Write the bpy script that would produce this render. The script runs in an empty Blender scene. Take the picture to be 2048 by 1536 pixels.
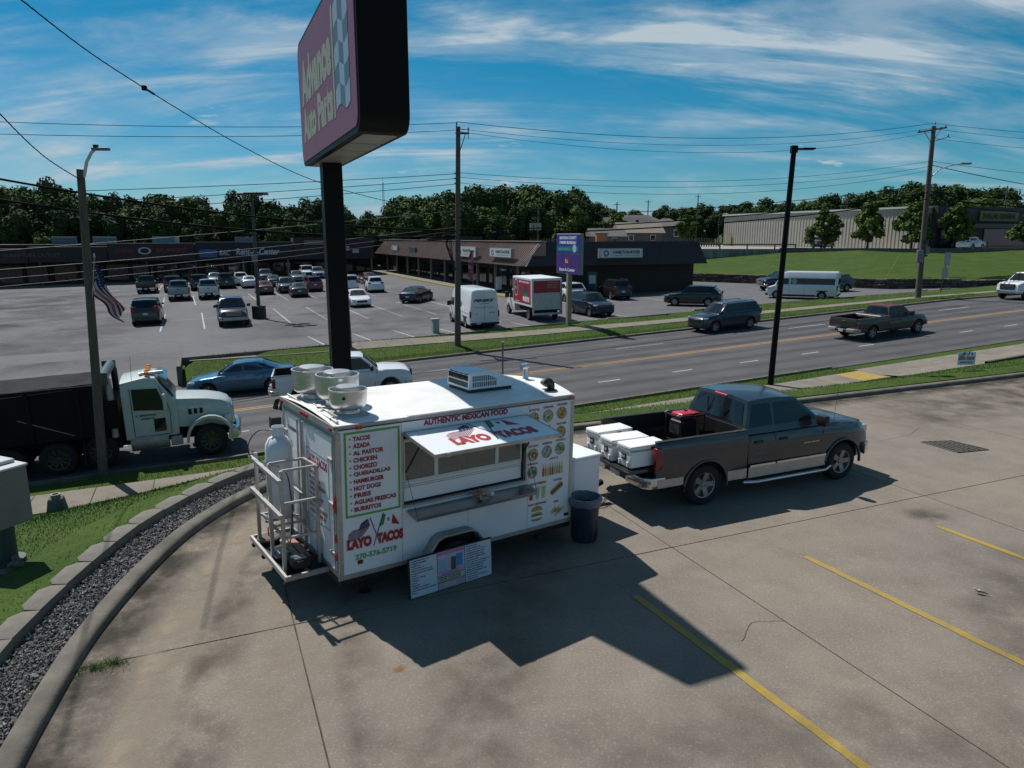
import bpy, bmesh, math, random
from mathutils import Vector, Matrix, Euler, noise
R = math.radians
PI = math.pi
SC = bpy.context.scene
COL = SC.collection
random.seed(7)

# ------------------------------------------------------------------ camera
cam_data = bpy.data.cameras.new('camera')
cam = bpy.data.objects.new('camera', cam_data)
COL.objects.link(cam)
cam_data.sensor_width = 36.0
cam_data.lens = 36.0 * 1420.0 / 2048.0
cam_data.clip_start = 0.1
cam_data.clip_end = 4000.0
cam.location = (0, 0, 5.0)
cam.rotation_euler = (R(90) - math.atan(293 / 1420.0), 0, 0)
SC.camera = cam

# ------------------------------------------------------------------ light
SUN_EL, SUN_AZ = R(55.0), math.atan2(0.728, -0.685)     # azimuth of the sun in the xy plane, from +x
SUN_DIR = Vector((math.cos(SUN_EL) * math.cos(SUN_AZ), math.cos(SUN_EL) * math.sin(SUN_AZ), math.sin(SUN_EL)))
world = bpy.data.worlds.new('World')
SC.world = world
world.use_nodes = True
wn, wl = world.node_tree.nodes, world.node_tree.links
wn.clear()
w_out = wn.new('ShaderNodeOutputWorld')
w_bg = wn.new('ShaderNodeBackground')
w_sky = wn.new('ShaderNodeTexSky')
w_sky.sky_type = 'NISHITA'
w_sky.sun_disc = False
w_sky.sun_elevation = SUN_EL
w_sky.sun_rotation = (PI / 2 - SUN_AZ) % (2 * PI)
w_sky.altitude = 150
w_sky.air_density = 1.0
w_sky.dust_density = 0.0
w_sky.ozone_density = 1.0
w_bg.inputs['Strength'].default_value = 0.050


def wmath(op, a, b=None, clamp=False):
    n = wn.new('ShaderNodeMath'); n.operation = op; n.use_clamp = clamp
    for i, v in enumerate((a, b)):
        if v is None: continue
        if isinstance(v, (int, float)): n.inputs[i].default_value = v
        else: wl.new(v, n.inputs[i])
    return n.outputs[0]


w_tc = wn.new('ShaderNodeTexCoord')
w_sep = wn.new('ShaderNodeSeparateXYZ'); wl.new(w_tc.outputs['Generated'], w_sep.inputs[0])
zc = wmath('MAXIMUM', w_sep.outputs['Z'], 0.0)
zz = wmath('ADD', zc, 0.26)
cx_ = wmath('DIVIDE', w_sep.outputs['X'], zz)
cy_ = wmath('DIVIDE', w_sep.outputs['Y'], zz)
w_comb = wn.new('ShaderNodeCombineXYZ'); wl.new(cx_, w_comb.inputs[0]); wl.new(cy_, w_comb.inputs[1])


def cloud_layer(scale, rot, stretch, lo, hi, detail, distort, off):
    m = wn.new('ShaderNodeMapping'); wl.new(w_comb.outputs[0], m.inputs[0])
    m.inputs['Location'].default_value = off
    m.inputs['Rotation'].default_value = (0, 0, rot)
    m.inputs['Scale'].default_value = (scale * stretch, scale, 1)
    n = wn.new('ShaderNodeTexNoise'); wl.new(m.outputs[0], n.inputs['Vector'])
    n.inputs['Scale'].default_value = 1.0; n.inputs['Detail'].default_value = detail
    n.inputs['Roughness'].default_value = 0.61; n.inputs['Distortion'].default_value = distort
    r = wn.new('ShaderNodeMapRange'); wl.new(n.outputs['Fac'], r.inputs[0])
    r.inputs[1].default_value = lo; r.inputs[2].default_value = hi
    r.interpolation_type = 'SMOOTHSTEP'
    return r.outputs[0]


c1 = cloud_layer(1.15, R(-46), 0.32, 0.44, 0.66, 12, 1.8, (3.1, 1.4, 0))     # long cirrus streaks
c2 = cloud_layer(3.4, R(-34), 0.26, 0.44, 0.70, 12, 1.4, (7.7, 2.0, 0))      # finer wisps
c3 = cloud_layer(1.0, R(-30), 0.75, 0.37, 0.55, 5, 0.8, (5.35, 5.3, 0))      # where the sky is veiled
c4 = cloud_layer(4.2, R(4), 0.5, 0.64, 0.70, 8, 0.0, (1.3, 9.2, 0))          # small bright cumulus low down
veil = wmath('ADD', wmath('MULTIPLY', c1, wmath('ADD', wmath('MULTIPLY', c2, 0.55), 0.40)), wmath('MULTIPLY', c2, 0.22))
veil = wmath('MULTIPLY', veil, wmath('ADD', wmath('MULTIPLY', c3, 1.05), 0.32))
low = wn.new('ShaderNodeMapRange'); wl.new(zc, low.inputs[0])
low.inputs[1].default_value = 0.10; low.inputs[2].default_value = 0.30
low.inputs[3].default_value = 1.0; low.inputs[4].default_value = 0.0
cum = wmath('MULTIPLY', c4, wmath('MULTIPLY', low.outputs[0], 0.85))
fac = wmath('MULTIPLY', wmath('ADD', veil, cum), 0.98, clamp=True)
w_rgb = wn.new('ShaderNodeSeparateColor'); wl.new(w_sky.outputs[0], w_rgb.inputs[0])
w_cc = wn.new('ShaderNodeCombineColor')
wl.new(wmath('MULTIPLY', wmath('MAXIMUM', wmath('SUBTRACT', w_rgb.outputs[0], 2.5), 0.10), 0.74), w_cc.inputs[0])
wl.new(wmath('MINIMUM', wmath('MULTIPLY', w_rgb.outputs[1], 0.99), wmath('MULTIPLY', w_rgb.outputs[2], 1.08)), w_cc.inputs[1])
wl.new(wmath('MULTIPLY', w_rgb.outputs[2], 1.27), w_cc.inputs[2])
w_mix = wn.new('ShaderNodeMix'); w_mix.data_type = 'RGBA'
wl.new(fac, w_mix.inputs[0])
wl.new(w_cc.outputs[0], w_mix.inputs[6])
w_mix.inputs[7].default_value = (8.6, 10.4, 11.8, 1)
wl.new(w_mix.outputs[2], w_bg.inputs['Color'])
wl.new(w_bg.outputs[0], w_out.inputs['Surface'])

sun_data = bpy.data.lights.new('sun', 'SUN')
sun_data.energy = 5.0
sun_data.angle = R(0.53)
sun_data.color = (1.0, 0.955, 0.89)
sun = bpy.data.objects.new('sun', sun_data)
COL.objects.link(sun)
sun.location = (-20, 22, 40)
sun.rotation_euler = SUN_DIR.to_track_quat('Z', 'Y').to_euler()

SC.view_settings.view_transform = 'Standard'
SC.view_settings.look = 'None'
SC.view_settings.gamma = 1.0
SC.view_settings.use_curve_mapping = False
SC.view_settings.exposure = 0.06

# ------------------------------------------------------------------ road frame: u along the road, w across it
TH = R(23.4)
CT, ST = math.cos(TH), math.sin(TH)
OX, OY = 0.86, 33.9


def xy(u, w): return (OX + u * CT - w * ST, OY + u * ST + w * CT)
def uw(x, y):
    dx, dy = x - OX, y - OY
    return (dx * CT + dy * ST, -dx * ST + dy * CT)


def interp(x, pts):
    if x <= pts[0][0]: return pts[0][1]
    for (a, fa), (b, fb) in zip(pts, pts[1:]):
        if x <= b: return fa + (fb - fa) * (x - a) / (b - a)
    return pts[-1][1]


def sstep(t):
    t = max(0.0, min(1.0, t)); return t * t * (3 - 2 * t)


def z_road(u):
    if u < -14: return -2.088 + .02 * (u + 14)
    if u > 40: return 0.18 + .02 * (u - 40)
    return -1.5 + .042 * u


def z_lot(u):
    return -.97 + .018 * u if u > -40 else -1.69 + .004 * (u + 40)


W_LOT = [(-16, 9.6), (-2.5, 10.8), (6, 12.1), (20, 13.4), (30, 15.2), (60, 16.5)]
WALL = [(38, 47), (41, 40), (44, 33), (46.5, 26), (49, 20.5), (56, 17.5), (66, 16.2)]      # stone wall line (u, w)


def w_lot(u): return interp(u, W_LOT)


def wall_side(u, w):
    """distance beyond the stone wall line (positive on the hill)"""
    best, sgn = 1e9, 1
    for (a, b), (c, d) in zip(WALL, WALL[1:]):
        ex_, ey_ = c - a, d - b
        t = max(0, min(1, ((u - a) * ex_ + (w - b) * ey_) / (ex_ * ex_ + ey_ * ey_)))
        px_, py_ = a + ex_ * t, b + ey_ * t
        dd = math.hypot(u - px_, w - py_)
        if dd < best - 1e-9:
            best = dd; sgn = 1 if (ex_ * (w - b) - ey_ * (u - a)) > 0 else -1
    return best * sgn


def G(u, w):
    """height of the natural ground"""
    zr = z_road(u)
    if w < -6.8:
        if w > -10.05: return zr + .13
        kd = max(0., kdist(u, w) - 1.15) if w > -34 and u < 60 else 0.
        a_ = -10.05 - w
        t = a_ / (a_ + kd + 1e-6)
        t = t * (1.25 - .25 * t)
        return (zr + .13) * (1 - t) + .13 * t
    if w <= 6.8: return zr - .2
    wl_ = w_lot(u)
    if u < -15.6:
        t = sstep((w - 6.8) / 9.0)
        return (zr + .02) * (1 - t) + z_lot(u) * t - .15
    za = zr + .13
    zb = z_lot(u) + .12
    if w < wl_:
        t = (w - 6.9) / (wl_ - 6.9)
        return za + (zb - za) * max(0, t)
    base = z_lot(u) - .12
    if u > 24 and (w > 13):
        d = wall_side(u, w)
        if d > 0:
            zz = z_lot(u) - .12 + .92 * sstep((d - .5) / .5) + .105 * max(0, d - .5)
            k_ = sstep((u - 24) / 10)
            return base + (max(base, min(zz, 3.35)) - base) * k_
        if u > 60 or w < wl_ + .01:
            return z_lot(u) + .1
    return base


# ------------------------------------------------------------------ materials
_M = {}


def nd(nt, t, **kw):
    n = nt.nodes.new(t)
    for k, v in kw.items():
        if hasattr(n, k) and not k[0].isupper(): setattr(n, k, v)
        else: n.inputs[k.replace('_', ' ')].default_value = v
    return n


def mat(name, color=(.5, .5, .5), rough=.6, metal=0., spec=.5, coat=0., var=0., vscale=4., bump=0., bscale=30., color2=None,
        stretch=(1, 1, 1), contrast=(.35, .65), alpha=None, trans=0., dirt=0., dirtcol=(.05, .045, .04), coord='Object', bdist=.01,
        mid=0., midscale=.6, midcol=None, speck=0., speckscale=60., speckcol=(.02, .02, .02), grain=0., grainscale=50.):
    if name in _M: return _M[name]
    m = bpy.data.materials.new(name); m.use_nodes = True
    nt = m.node_tree; b = nt.nodes['Principled BSDF']
    L = nt.links.new
    b.inputs['Roughness'].default_value = rough
    b.inputs['Metallic'].default_value = metal
    b.inputs['Specular IOR Level'].default_value = spec
    b.inputs['Coat Weight'].default_value = coat
    b.inputs['Coat Roughness'].default_value = .06
    b.inputs['Transmission Weight'].default_value = trans
    c4_ = (*color, 1)
    b.inputs['Base Color'].default_value = c4_
    tc = nd(nt, 'ShaderNodeTexCoord')
    mp = nd(nt, 'ShaderNodeMapping'); mp.inputs['Scale'].default_value = stretch
    L(tc.outputs[coord], mp.inputs[0])
    cur = None

    def blend(fac_sock, a, bcol):
        mx = nd(nt, 'ShaderNodeMix', data_type='RGBA')
        L(fac_sock, mx.inputs[0])
        if a is None: mx.inputs[6].default_value = c4_
        else: L(a, mx.inputs[6])
        mx.inputs[7].default_value = (*bcol, 1)
        return mx.outputs[2]

    def nz(scale, detail=6, r=.6, lo=.35, hi=.65, to=1.):
        n = nd(nt, 'ShaderNodeTexNoise'); L(mp.outputs[0], n.inputs['Vector'])
        n.inputs['Scale'].default_value = scale; n.inputs['Detail'].default_value = detail
        n.inputs['Roughness'].default_value = r
        mr = nd(nt, 'ShaderNodeMapRange'); L(n.outputs['Fac'], mr.inputs[0])
        mr.inputs[1].default_value = lo; mr.inputs[2].default_value = hi; mr.inputs[4].default_value = to
        return mr.outputs[0]
    if var or color2:
        c2_ = color2 or tuple(max(0, c * (1 - var)) for c in color)
        cur = blend(nz(vscale, lo=contrast[0], hi=contrast[1]), cur, c2_)
    if mid:
        cur = blend(nz(midscale, detail=4, lo=.42, hi=.7, to=mid), cur, midcol)
    if dirt:
        cur = blend(nz(1.3, detail=8, lo=.5, hi=.78, to=dirt), cur, dirtcol)
    if speck:
        cur = blend(nz(speckscale, detail=2, r=.7, lo=.56, hi=.64, to=speck), cur, speckcol)
    if grain:
        cur = blend(nz(grainscale, detail=3, r=.75, lo=.36, hi=.64, to=grain), cur, tuple(c * .52 for c in color))
        cur = blend(nz(grainscale * .63, detail=2, r=.6, lo=.55, hi=.70, to=grain), cur, tuple(min(1, c * 1.45) for c in color))
    if cur is not None: L(cur, b.inputs['Base Color'])
    if bump:
        n = nd(nt, 'ShaderNodeTexNoise'); L(mp.outputs[0], n.inputs['Vector'])
        n.inputs['Scale'].default_value = bscale; n.inputs['Detail'].default_value = 5
        bp = nd(nt, 'ShaderNodeBump'); L(n.outputs['Fac'], bp.inputs['Height'])
        bp.inputs['Strength'].default_value = bump; bp.inputs['Distance'].default_value = bdist
        L(bp.outputs[0], b.inputs['Normal'])
    if alpha is not None: b.inputs['Alpha'].default_value = alpha
    _M[name] = m
    return m


def paint(name, c, metal=.0, rough=.28):
    return mat('paint ' + name, c, rough=rough, metal=metal, coat=.6, spec=.45, var=.10, vscale=2., dirt=.18, dirtcol=tuple(x * .55 + .012 for x in c))


# ------------------------------------------------------------------ objects
def link(o, parent=None):
    COL.objects.link(o)
    if parent is not None: o.parent = parent
    return o


def tag(o, label=None, cat=None, group=None, kind=None):
    if label: o['label'] = label
    if cat: o['category'] = cat
    if group: o['group'] = group
    if kind: o['kind'] = kind
    return o


def empty(name, loc=(0, 0, 0), rz=0., label=None, cat=None, group=None, rot=None):
    o = bpy.data.objects.new(name, None)
    o.empty_display_size = .3
    o.location = loc
    o.rotation_euler = rot if rot else (0, 0, rz)
    link(o)
    return tag(o, label, cat, group)


def copy_tree(o, parent=None):
    c = o.copy(); COL.objects.link(c); c.parent = parent
    for ch in list(o.children): copy_tree(ch, c)
    return c


class MB:
    def __init__(s): s.v = []; s.f = []; s.m = []; s.cur = 0

    def add(s, vs, fs, M=None):
        b = len(s.v)
        for p in vs:
            p = Vector(p)
            s.v.append(M @ p if M is not None else p)
        for f in fs: s.f.append(tuple(b + i for i in f)); s.m.append(s.cur)
        return s

    def box(s, c, d, rz=0., M=None, taper=1.):
        x, y, z = d[0] / 2, d[1] / 2, d[2] / 2
        vs = []
        for sz, k in ((-1, 1.), (1, taper)):
            for sx, sy in ((-1, -1), (1, -1), (1, 1), (-1, 1)): vs.append((sx * x * k, sy * y * k, sz * z))
        T = Matrix.Translation(c) @ Matrix.Rotation(rz, 4, 'Z')
        if M is not None: T = M @ T
        return s.add(vs, [(3, 2, 1, 0), (4, 5, 6, 7), (0, 1, 5, 4), (1, 2, 6, 5), (2, 3, 7, 6), (3, 0, 4, 7)], T)

    def bb(s, x0, x1, y0, y1, z0, z1, M=None):
        return s.box(((x0 + x1) / 2, (y0 + y1) / 2, (z0 + z1) / 2), (x1 - x0, y1 - y0, z1 - z0), M=M)

    def prism(s, poly, axis, a, b, M=None):
        """poly: 2d points; axis: 0 x, 1 y, 2 z extrusion from a to b; triangulated by ngon"""
        n = len(poly)
        def P(p, t):
            if axis == 2: return (p[0], p[1], t)
            if axis == 1: return (p[0], t, p[1])
            return (t, p[0], p[1])
        vs = [P(p, a) for p in poly] + [P(p, b) for p in poly]
        fs = [tuple(range(n))[::-1], tuple(range(n, 2 * n))] + [(i, (i + 1) % n, n + (i + 1) % n, n + i) for i in range(n)]
        return s.add(vs, fs, M)

    def cyl(s, p0, p1, r0, r1=None, n=12, caps=True, M=None):
        r1 = r0 if r1 is None else r1
        p0, p1 = Vector(p0), Vector(p1)
        q = (p1 - p0).to_track_quat('Z', 'Y')
        vs = []
        for p, r in ((p0, r0), (p1, r1)):
            for i in range(n):
                a = 2 * PI * i / n
                vs.append(p + q @ Vector((r * math.cos(a), r * math.sin(a), 0)))
        fs = [(i, (i + 1) % n, n + (i + 1) % n, n + i) for i in range(n)]
        if caps: fs += [tuple(range(n))[::-1], tuple(range(n, 2 * n))]
        return s.add(vs, fs, M)

    def tube(s, pts, r, n=8, M=None):
        pts = [Vector(p) for p in pts]
        rs = r if isinstance(r, (list, tuple)) else [r] * len(pts)
        vs, fs = [], []
        up = Vector((0, 0, 1))
        for i, p in enumerate(pts):
            t = (pts[min(i + 1, len(pts) - 1)] - pts[max(i - 1, 0)]).normalized()
            a = t.cross(up)
            if a.length < .05: a = t.cross(Vector((1, 0, 0)))
            a.normalize(); b = t.cross(a)
            for k in range(n):
                g = 2 * PI * k / n
                vs.append(p + (a * math.cos(g) + b * math.sin(g)) * rs[i])
        for i in range(len(pts) - 1):
            for k in range(n):
                fs.append((i * n + k, i * n + (k + 1) % n, (i + 1) * n + (k + 1) % n, (i + 1) * n + k))
        fs += [tuple(range(n)), tuple(range(len(vs) - n, len(vs)))[::-1]]
        return s.add(vs, fs, M)

    def lathe(s, prof, c=(0, 0, 0), axis='Z', n=24, M=None):
        """prof: list of (r, h)"""
        vs, fs = [], []
        for r, h in prof:
            for i in range(n):
                a = 2 * PI * i / n
                x, y = r * math.cos(a), r * math.sin(a)
                vs.append(Vector((x, y, h)) if axis == 'Z' else Vector((x, h, y)) if axis == 'Y' else Vector((h, x, y)))
        for j in range(len(prof) - 1):
            for i in range(n):
                fs.append((j * n + i, j * n + (i + 1) % n, (j + 1) * n + (i + 1) % n, (j + 1) * n + i))
        T = Matrix.Translation(c)
        return s.add(vs, fs, (M @ T) if M is not None else T)

    def quad(s, a, b, c, d): return s.add([a, b, c, d], [(0, 1, 2, 3)])

    def build(s, name, mats, parent=None, smooth=None, bevel=0., seg=1, link_=True, fix=True):
        me = bpy.data.meshes.new(name)
        me.from_pydata([tuple(p) for p in s.v], [], s.f)
        if not isinstance(mats, (list, tuple)): mats = [mats]
        for m in mats: me.materials.append(m)
        for p, i in zip(me.polygons, s.m): p.material_index = i
        if fix or bevel:
            bm = bmesh.new(); bm.from_mesh(me)
            if fix: bmesh.ops.recalc_face_normals(bm, faces=bm.faces[:])
            if bevel:
                es = [e for e in bm.edges if len(e.link_faces) == 2 and e.calc_face_angle(0) > .6]
                bmesh.ops.bevel(bm, geom=es, offset=bevel, segments=seg, affect='EDGES', profile=.5, clamp_overlap=True)
            bm.to_mesh(me); bm.free()
        if smooth is not None: smooth_mesh(me, smooth)
        o = bpy.data.objects.new(name, me)
        if link_: link(o, parent)
        return o


def smooth_mesh(me, ang=40):
    me.polygons.foreach_set('use_smooth', [True] * len(me.polygons))
    me.set_sharp_from_angle(angle=R(ang))


def frame(origin, xa, ya):
    """matrix whose x axis is xa, y axis is ya (text plane)"""
    xa = Vector(xa).normalized(); ya = Vector(ya).normalized(); za = xa.cross(ya)
    return Matrix(((xa.x, ya.x, za.x, origin[0]), (xa.y, ya.y, za.y, origin[1]), (xa.z, ya.z, za.z, origin[2]), (0, 0, 0, 1)))


_TC = {}


def text_mesh(s, bold=.02, shear=0., ext=0.):
    key = (s, bold, shear, ext)
    if key in _TC: return _TC[key]
    cu = bpy.data.curves.new('lettering', 'FONT')
    cu.body = s; cu.size = 1.; cu.offset = bold; cu.shear = shear; cu.resolution_u = 3; cu.extrude = ext
    o = bpy.data.objects.new('lettering', cu); COL.objects.link(o)
    dg = bpy.context.evaluated_depsgraph_get()
    me = bpy.data.meshes.new_from_object(o.evaluated_get(dg))
    bpy.data.objects.remove(o); bpy.data.curves.remove(cu)
    _TC[key] = me
    return me


def text_into(mb, s, M, x, y, w, h, bold=.02, shear=0., ext=0., zoff=0.):
    """fit text s in the box x..x+w, y..y+h of the plane M and add it to mb"""
    me = text_mesh(s, bold, shear, ext)
    if not me.vertices: return
    xs = [v.co.x for v in me.vertices]; ys = [v.co.y for v in me.vertices]
    x0, x1, y0, y1 = min(xs), max(xs), min(ys), max(ys)
    kx = w / (x1 - x0); ky = h / (y1 - y0)
    vs = [((v.co.x - x0) * kx + x, (v.co.y - y0) * ky + y, v.co.z * min(kx, ky) + zoff) for v in me.vertices]
    mb.add(vs, [tuple(p.vertices) for p in me.polygons], M)


def text(s, M, x, y, w, h, m, parent, name='lettering', **kw):
    mb = MB(); text_into(mb, s, M, x, y, w, h, **kw)
    return mb.build(name, m, parent, fix=False)


def sheet(name, us, ws, zf, m, parent=None, kind='structure', off=0.):
    mb = MB(); n = len(ws)
    vs = []
    for u in us:
        for w in ws:
            wv = w(u) if callable(w) else w
            x, y = xy(u, wv); vs.append((x, y, zf(u, wv) + off))
    fs = [(i * n + j, (i + 1) * n + j, (i + 1) * n + j + 1, i * n + j + 1) for i in range(len(us) - 1) for j in range(n - 1)]
    mb.add(vs, fs)
    o = mb.build(name, m, parent, fix=False)
    me = o.data
    if me.polygons and me.polygons[0].normal.z < 0: me.flip_normals()
    if parent is None: tag(o, kind=kind)
    return o


def frange(a, b, st):
    n = max(1, int(round((b - a) / st)))
    return [a + (b - a) * i / n for i in range(n + 1)]
# ------------------------------------------------------------------ common materials
M_grass = mat('mown grass', (.030, .066, .009), rough=.95, spec=.15, color2=(.056, .090, .015), vscale=.55, bump=.9, bscale=9, bdist=.05,
              mid=.5, midscale=5., midcol=(.020, .042, .007), dirt=.35, dirtcol=(.075, .078, .030), speck=.45, speckscale=26, speckcol=(.085, .105, .030))
M_blade = mat('grass blade', (.050, .118, .014), rough=.8, spec=.2, color2=(.095, .150, .028), vscale=2.5)
M_conc = mat('weathered concrete', (.236, .204, .173), rough=.92, spec=.2, color2=(.170, .150, .126), vscale=.9, contrast=(.34, .66), bump=.6, bscale=55, bdist=.01,
             mid=.75, midscale=.33, midcol=(.262, .217, .170), dirt=.45, dirtcol=(.105, .092, .078), grain=.42, grainscale=42)
M_conc_old = mat('old worn concrete', (0.196, 0.178, 0.149), rough=.92, spec=.2, color2=(0.138, 0.127, 0.109), vscale=.8, bump=.5, bscale=30,
                 dirt=.5, dirtcol=(0.087, 0.080, 0.073), stretch=(1, 1, 1))
M_kerb = mat('kerb concrete', (0.164, 0.149, 0.125), rough=.92, spec=.2, color2=(0.106, 0.100, 0.086), vscale=2.2, bump=.5, bscale=40, dirt=.7, dirtcol=(0.054, 0.053, 0.045))
M_walk = mat('sidewalk concrete', (0.218, 0.192, 0.156), rough=.92, spec=.2, color2=(0.164, 0.149, 0.125), vscale=1.4, bump=.3, bscale=40, dirt=.4, dirtcol=(0.102, 0.095, 0.080))
M_joint = mat('dark joint', (.045, .042, .038), rough=.95)
M_road = mat('road asphalt', (0.086, 0.084, 0.088), rough=.82, spec=.3, color2=(0.065, 0.064, 0.070), vscale=.5, stretch=(1, 1, 1), bump=.4, bscale=60, bdist=.006,
             dirt=.3, dirtcol=(0.050, 0.050, 0.053), speck=.4, speckscale=30, speckcol=(0.123, 0.122, 0.123))
M_lot = mat('parking lot asphalt', (0.122, 0.120, 0.130), rough=.85, spec=.3, color2=(0.086, 0.085, 0.093), vscale=.22, contrast=(.3, .75), bump=.3, bscale=40, bdist=.006,
            mid=.55, midscale=.11, midcol=(0.145, 0.142, 0.149), dirt=.55, dirtcol=(0.058, 0.058, 0.064), speck=.4, speckscale=20, speckcol=(0.043, 0.043, 0.047))
M_yel = mat('yellow line paint', (0.363, 0.240, 0.026), rough=.75, color2=(0.291, 0.203, 0.051), vscale=5, dirt=.55, dirtcol=(0.167, 0.138, 0.087), speck=.6, speckscale=22, speckcol=(0.203, 0.175, 0.123))
M_yroad = mat('road yellow paint', (0.378, 0.196, 0.040), rough=.75, color2=(0.305, 0.175, 0.051), vscale=3, dirt=.3, dirtcol=(0.145, 0.102, 0.058))
M_wht = mat('white line paint', (0.436, 0.436, 0.436), rough=.75, color2=(0.320, 0.320, 0.328), vscale=3, dirt=.4, dirtcol=(0.160, 0.160, 0.167), speck=.4, speckscale=18, speckcol=(0.145, 0.145, 0.145))
M_gravel = mat('grey gravel', (.20, .19, .185), rough=.9, color2=(.075, .072, .07), vscale=14, contrast=(.3, .7), speck=.8, speckscale=11, speckcol=(.40, .39, .37))
M_gravbed = mat('gravel bed', (.075, .072, .07), rough=.95, color2=(.03, .03, .03), vscale=20)
M_block = mat('wall block concrete', (0.156, 0.145, 0.122), rough=.92, color2=(0.102, 0.098, 0.084), vscale=3, bump=.5, bscale=45, dirt=.4, dirtcol=(0.065, 0.064, 0.054))

# ------------------------------------------------------------------ kerb curve of the forecourt (u, w)
KP = [(60, -14.8), (30, -14.8), (10, -14.8), (0, -14.8), (-8, -14.8), (-10.6, -15.0), (-12.3, -15.62), (-13.55, -16.5), (-14.63, -17.9),
      (-15.33, -19.48), (-15.82, -21.07), (-16.06, -22.39), (-16.25, -24.0), (-16.4, -27), (-16.5, -36)]


def catmull(P, step):
    out = []
    for i in range(len(P) - 1):
        p0 = P[max(i - 1, 0)]; p1 = P[i]; p2 = P[i + 1]; p3 = P[min(i + 2, len(P) - 1)]
        n = max(1, int(math.hypot(p2[0] - p1[0], p2[1] - p1[1]) / step))
        for k in range(n):
            t = k / n
            out.append(tuple(.5 * ((2 * p1[j]) + (-p0[j] + p2[j]) * t + (2 * p0[j] - 5 * p1[j] + 4 * p2[j] - p3[j]) * t * t + (-p0[j] + 3 * p1[j] - 3 * p2[j] + p3[j]) * t ** 3) for j in (0, 1)))
    out.append(P[-1])
    return out


KC = catmull(KP, .3)
KN = []
for i in range(len(KC)):
    a, b = KC[max(i - 1, 0)], KC[min(i + 1, len(KC) - 1)]
    tx, ty = b[0] - a[0], b[1] - a[1]; l = math.hypot(tx, ty)
    KN.append((ty / l, -tx / l))            # outward normal (away from the lot)
if KN[0][1] < 0: KN = [(-a, -b) for a, b in KN]


def k_edge_u(w): # u of the kerb for a given w on the curved part
    return interp(-w, sorted([(-q[1], q[0]) for q in KC if q[0] < -8]))


_KD = {}


def kdist(u, w):
    """>0 outside the forecourt"""
    key = (round(u * 8), round(w * 8))
    if key not in _KD: _KD[key] = kdist_(key[0] / 8, key[1] / 8)
    return _KD[key]


def kdist_(u, w):
    if u > 8: return w + 14.8
    best, s = 1e9, 1
    for (a, b), (nx, ny) in zip(KC, KN):
        d = (u - a) ** 2 + (w - b) ** 2
        if d < best: best = d; s = 1 if (u - a) * nx + (w - b) * ny > 0 else -1
    return math.sqrt(best) * s


def ground_z(u, w):
    z = G(u, w)
    if w < -13.0 and u < 60.5:
        d = kdist(u, w)
        if d < 1.9: z = min(z, -.16)
        elif w < -11: z = G(u, w) - .02
    elif w < -14.8: z = -.16
    return z


def frange2(vals):
    out = []
    for a, b, s in vals:
        r = frange(a, b, s)
        out += r if not out else r[1:]
    return out


us = frange2([(-900, -120, 60), (-120, -40, 8), (-40, -22, 2), (-22, 34, 1.0), (34, 70, .8), (70, 110, 4), (110, 300, 19), (300, 1500, 100)])
ws = frange2([(-120, -40, 10), (-40, -26, 2), (-26, -9, .5), (-9, -6.8, .55), (-6.8, 6.8, 6.8), (6.8, 18, .8), (18, 60, 1.0), (60, 120, 6), (120, 300, 20), (300, 1800, 100)])
ground = sheet('ground', us, ws, ground_z, M_grass)

# lawn strip hugging the blocks and kerb
off = []
for i, (u, w) in enumerate(KC): off.append(.27 + .86 * sstep((-8.5 - u) / 1.5))
mb = MB(); rows = [0, .12, .35, .7, 1.1, 1.6]
for (u, w), (nx, ny), o_ in zip(KC, KN, off):
    for r_ in rows:
        uu, ww = u + nx * (o_ + r_), w + ny * (o_ + r_)
        x, y = xy(uu, ww)
        z = G(uu, ww) + .012 if r_ < 1.5 else G(uu, ww) - .1
        mb.v.append(Vector((x, y, z)))
n = len(rows)
for i in range(len(KC) - 1):
    for j in range(n - 1): mb.f.append((i * n + j, i * n + j + 1, (i + 1) * n + j + 1, (i + 1) * n + j)); mb.m.append(0)
o = mb.build('lawn', M_grass, fix=False)
if o.data.polygons[0].normal.z < 0: o.data.flip_normals()
tag(o, kind='structure')

# kerb (joined ring of profile)
mb = MB()
prof = [(0, -.15), (0.0, .02), (.012, .085), (.04, .118), (.085, .13), (.21, .13), (.25, .118), (.27, .02), (.27, -.15)]
for (u, w), (nx, ny) in zip(KC, KN):
    for a, z in prof:
        x, y = xy(u + nx * a, w + ny * a); mb.v.append(Vector((x, y, z)))
n = len(prof)
for i in range(len(KC) - 1):
    for j in range(n - 1): mb.f.append((i * n + j, i * n + j + 1, (i + 1) * n + j + 1, (i + 1) * n + j)); mb.m.append(0)
o = mb.build('kerb', M_kerb, smooth=50)
tag(o, kind='structure')

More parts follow.
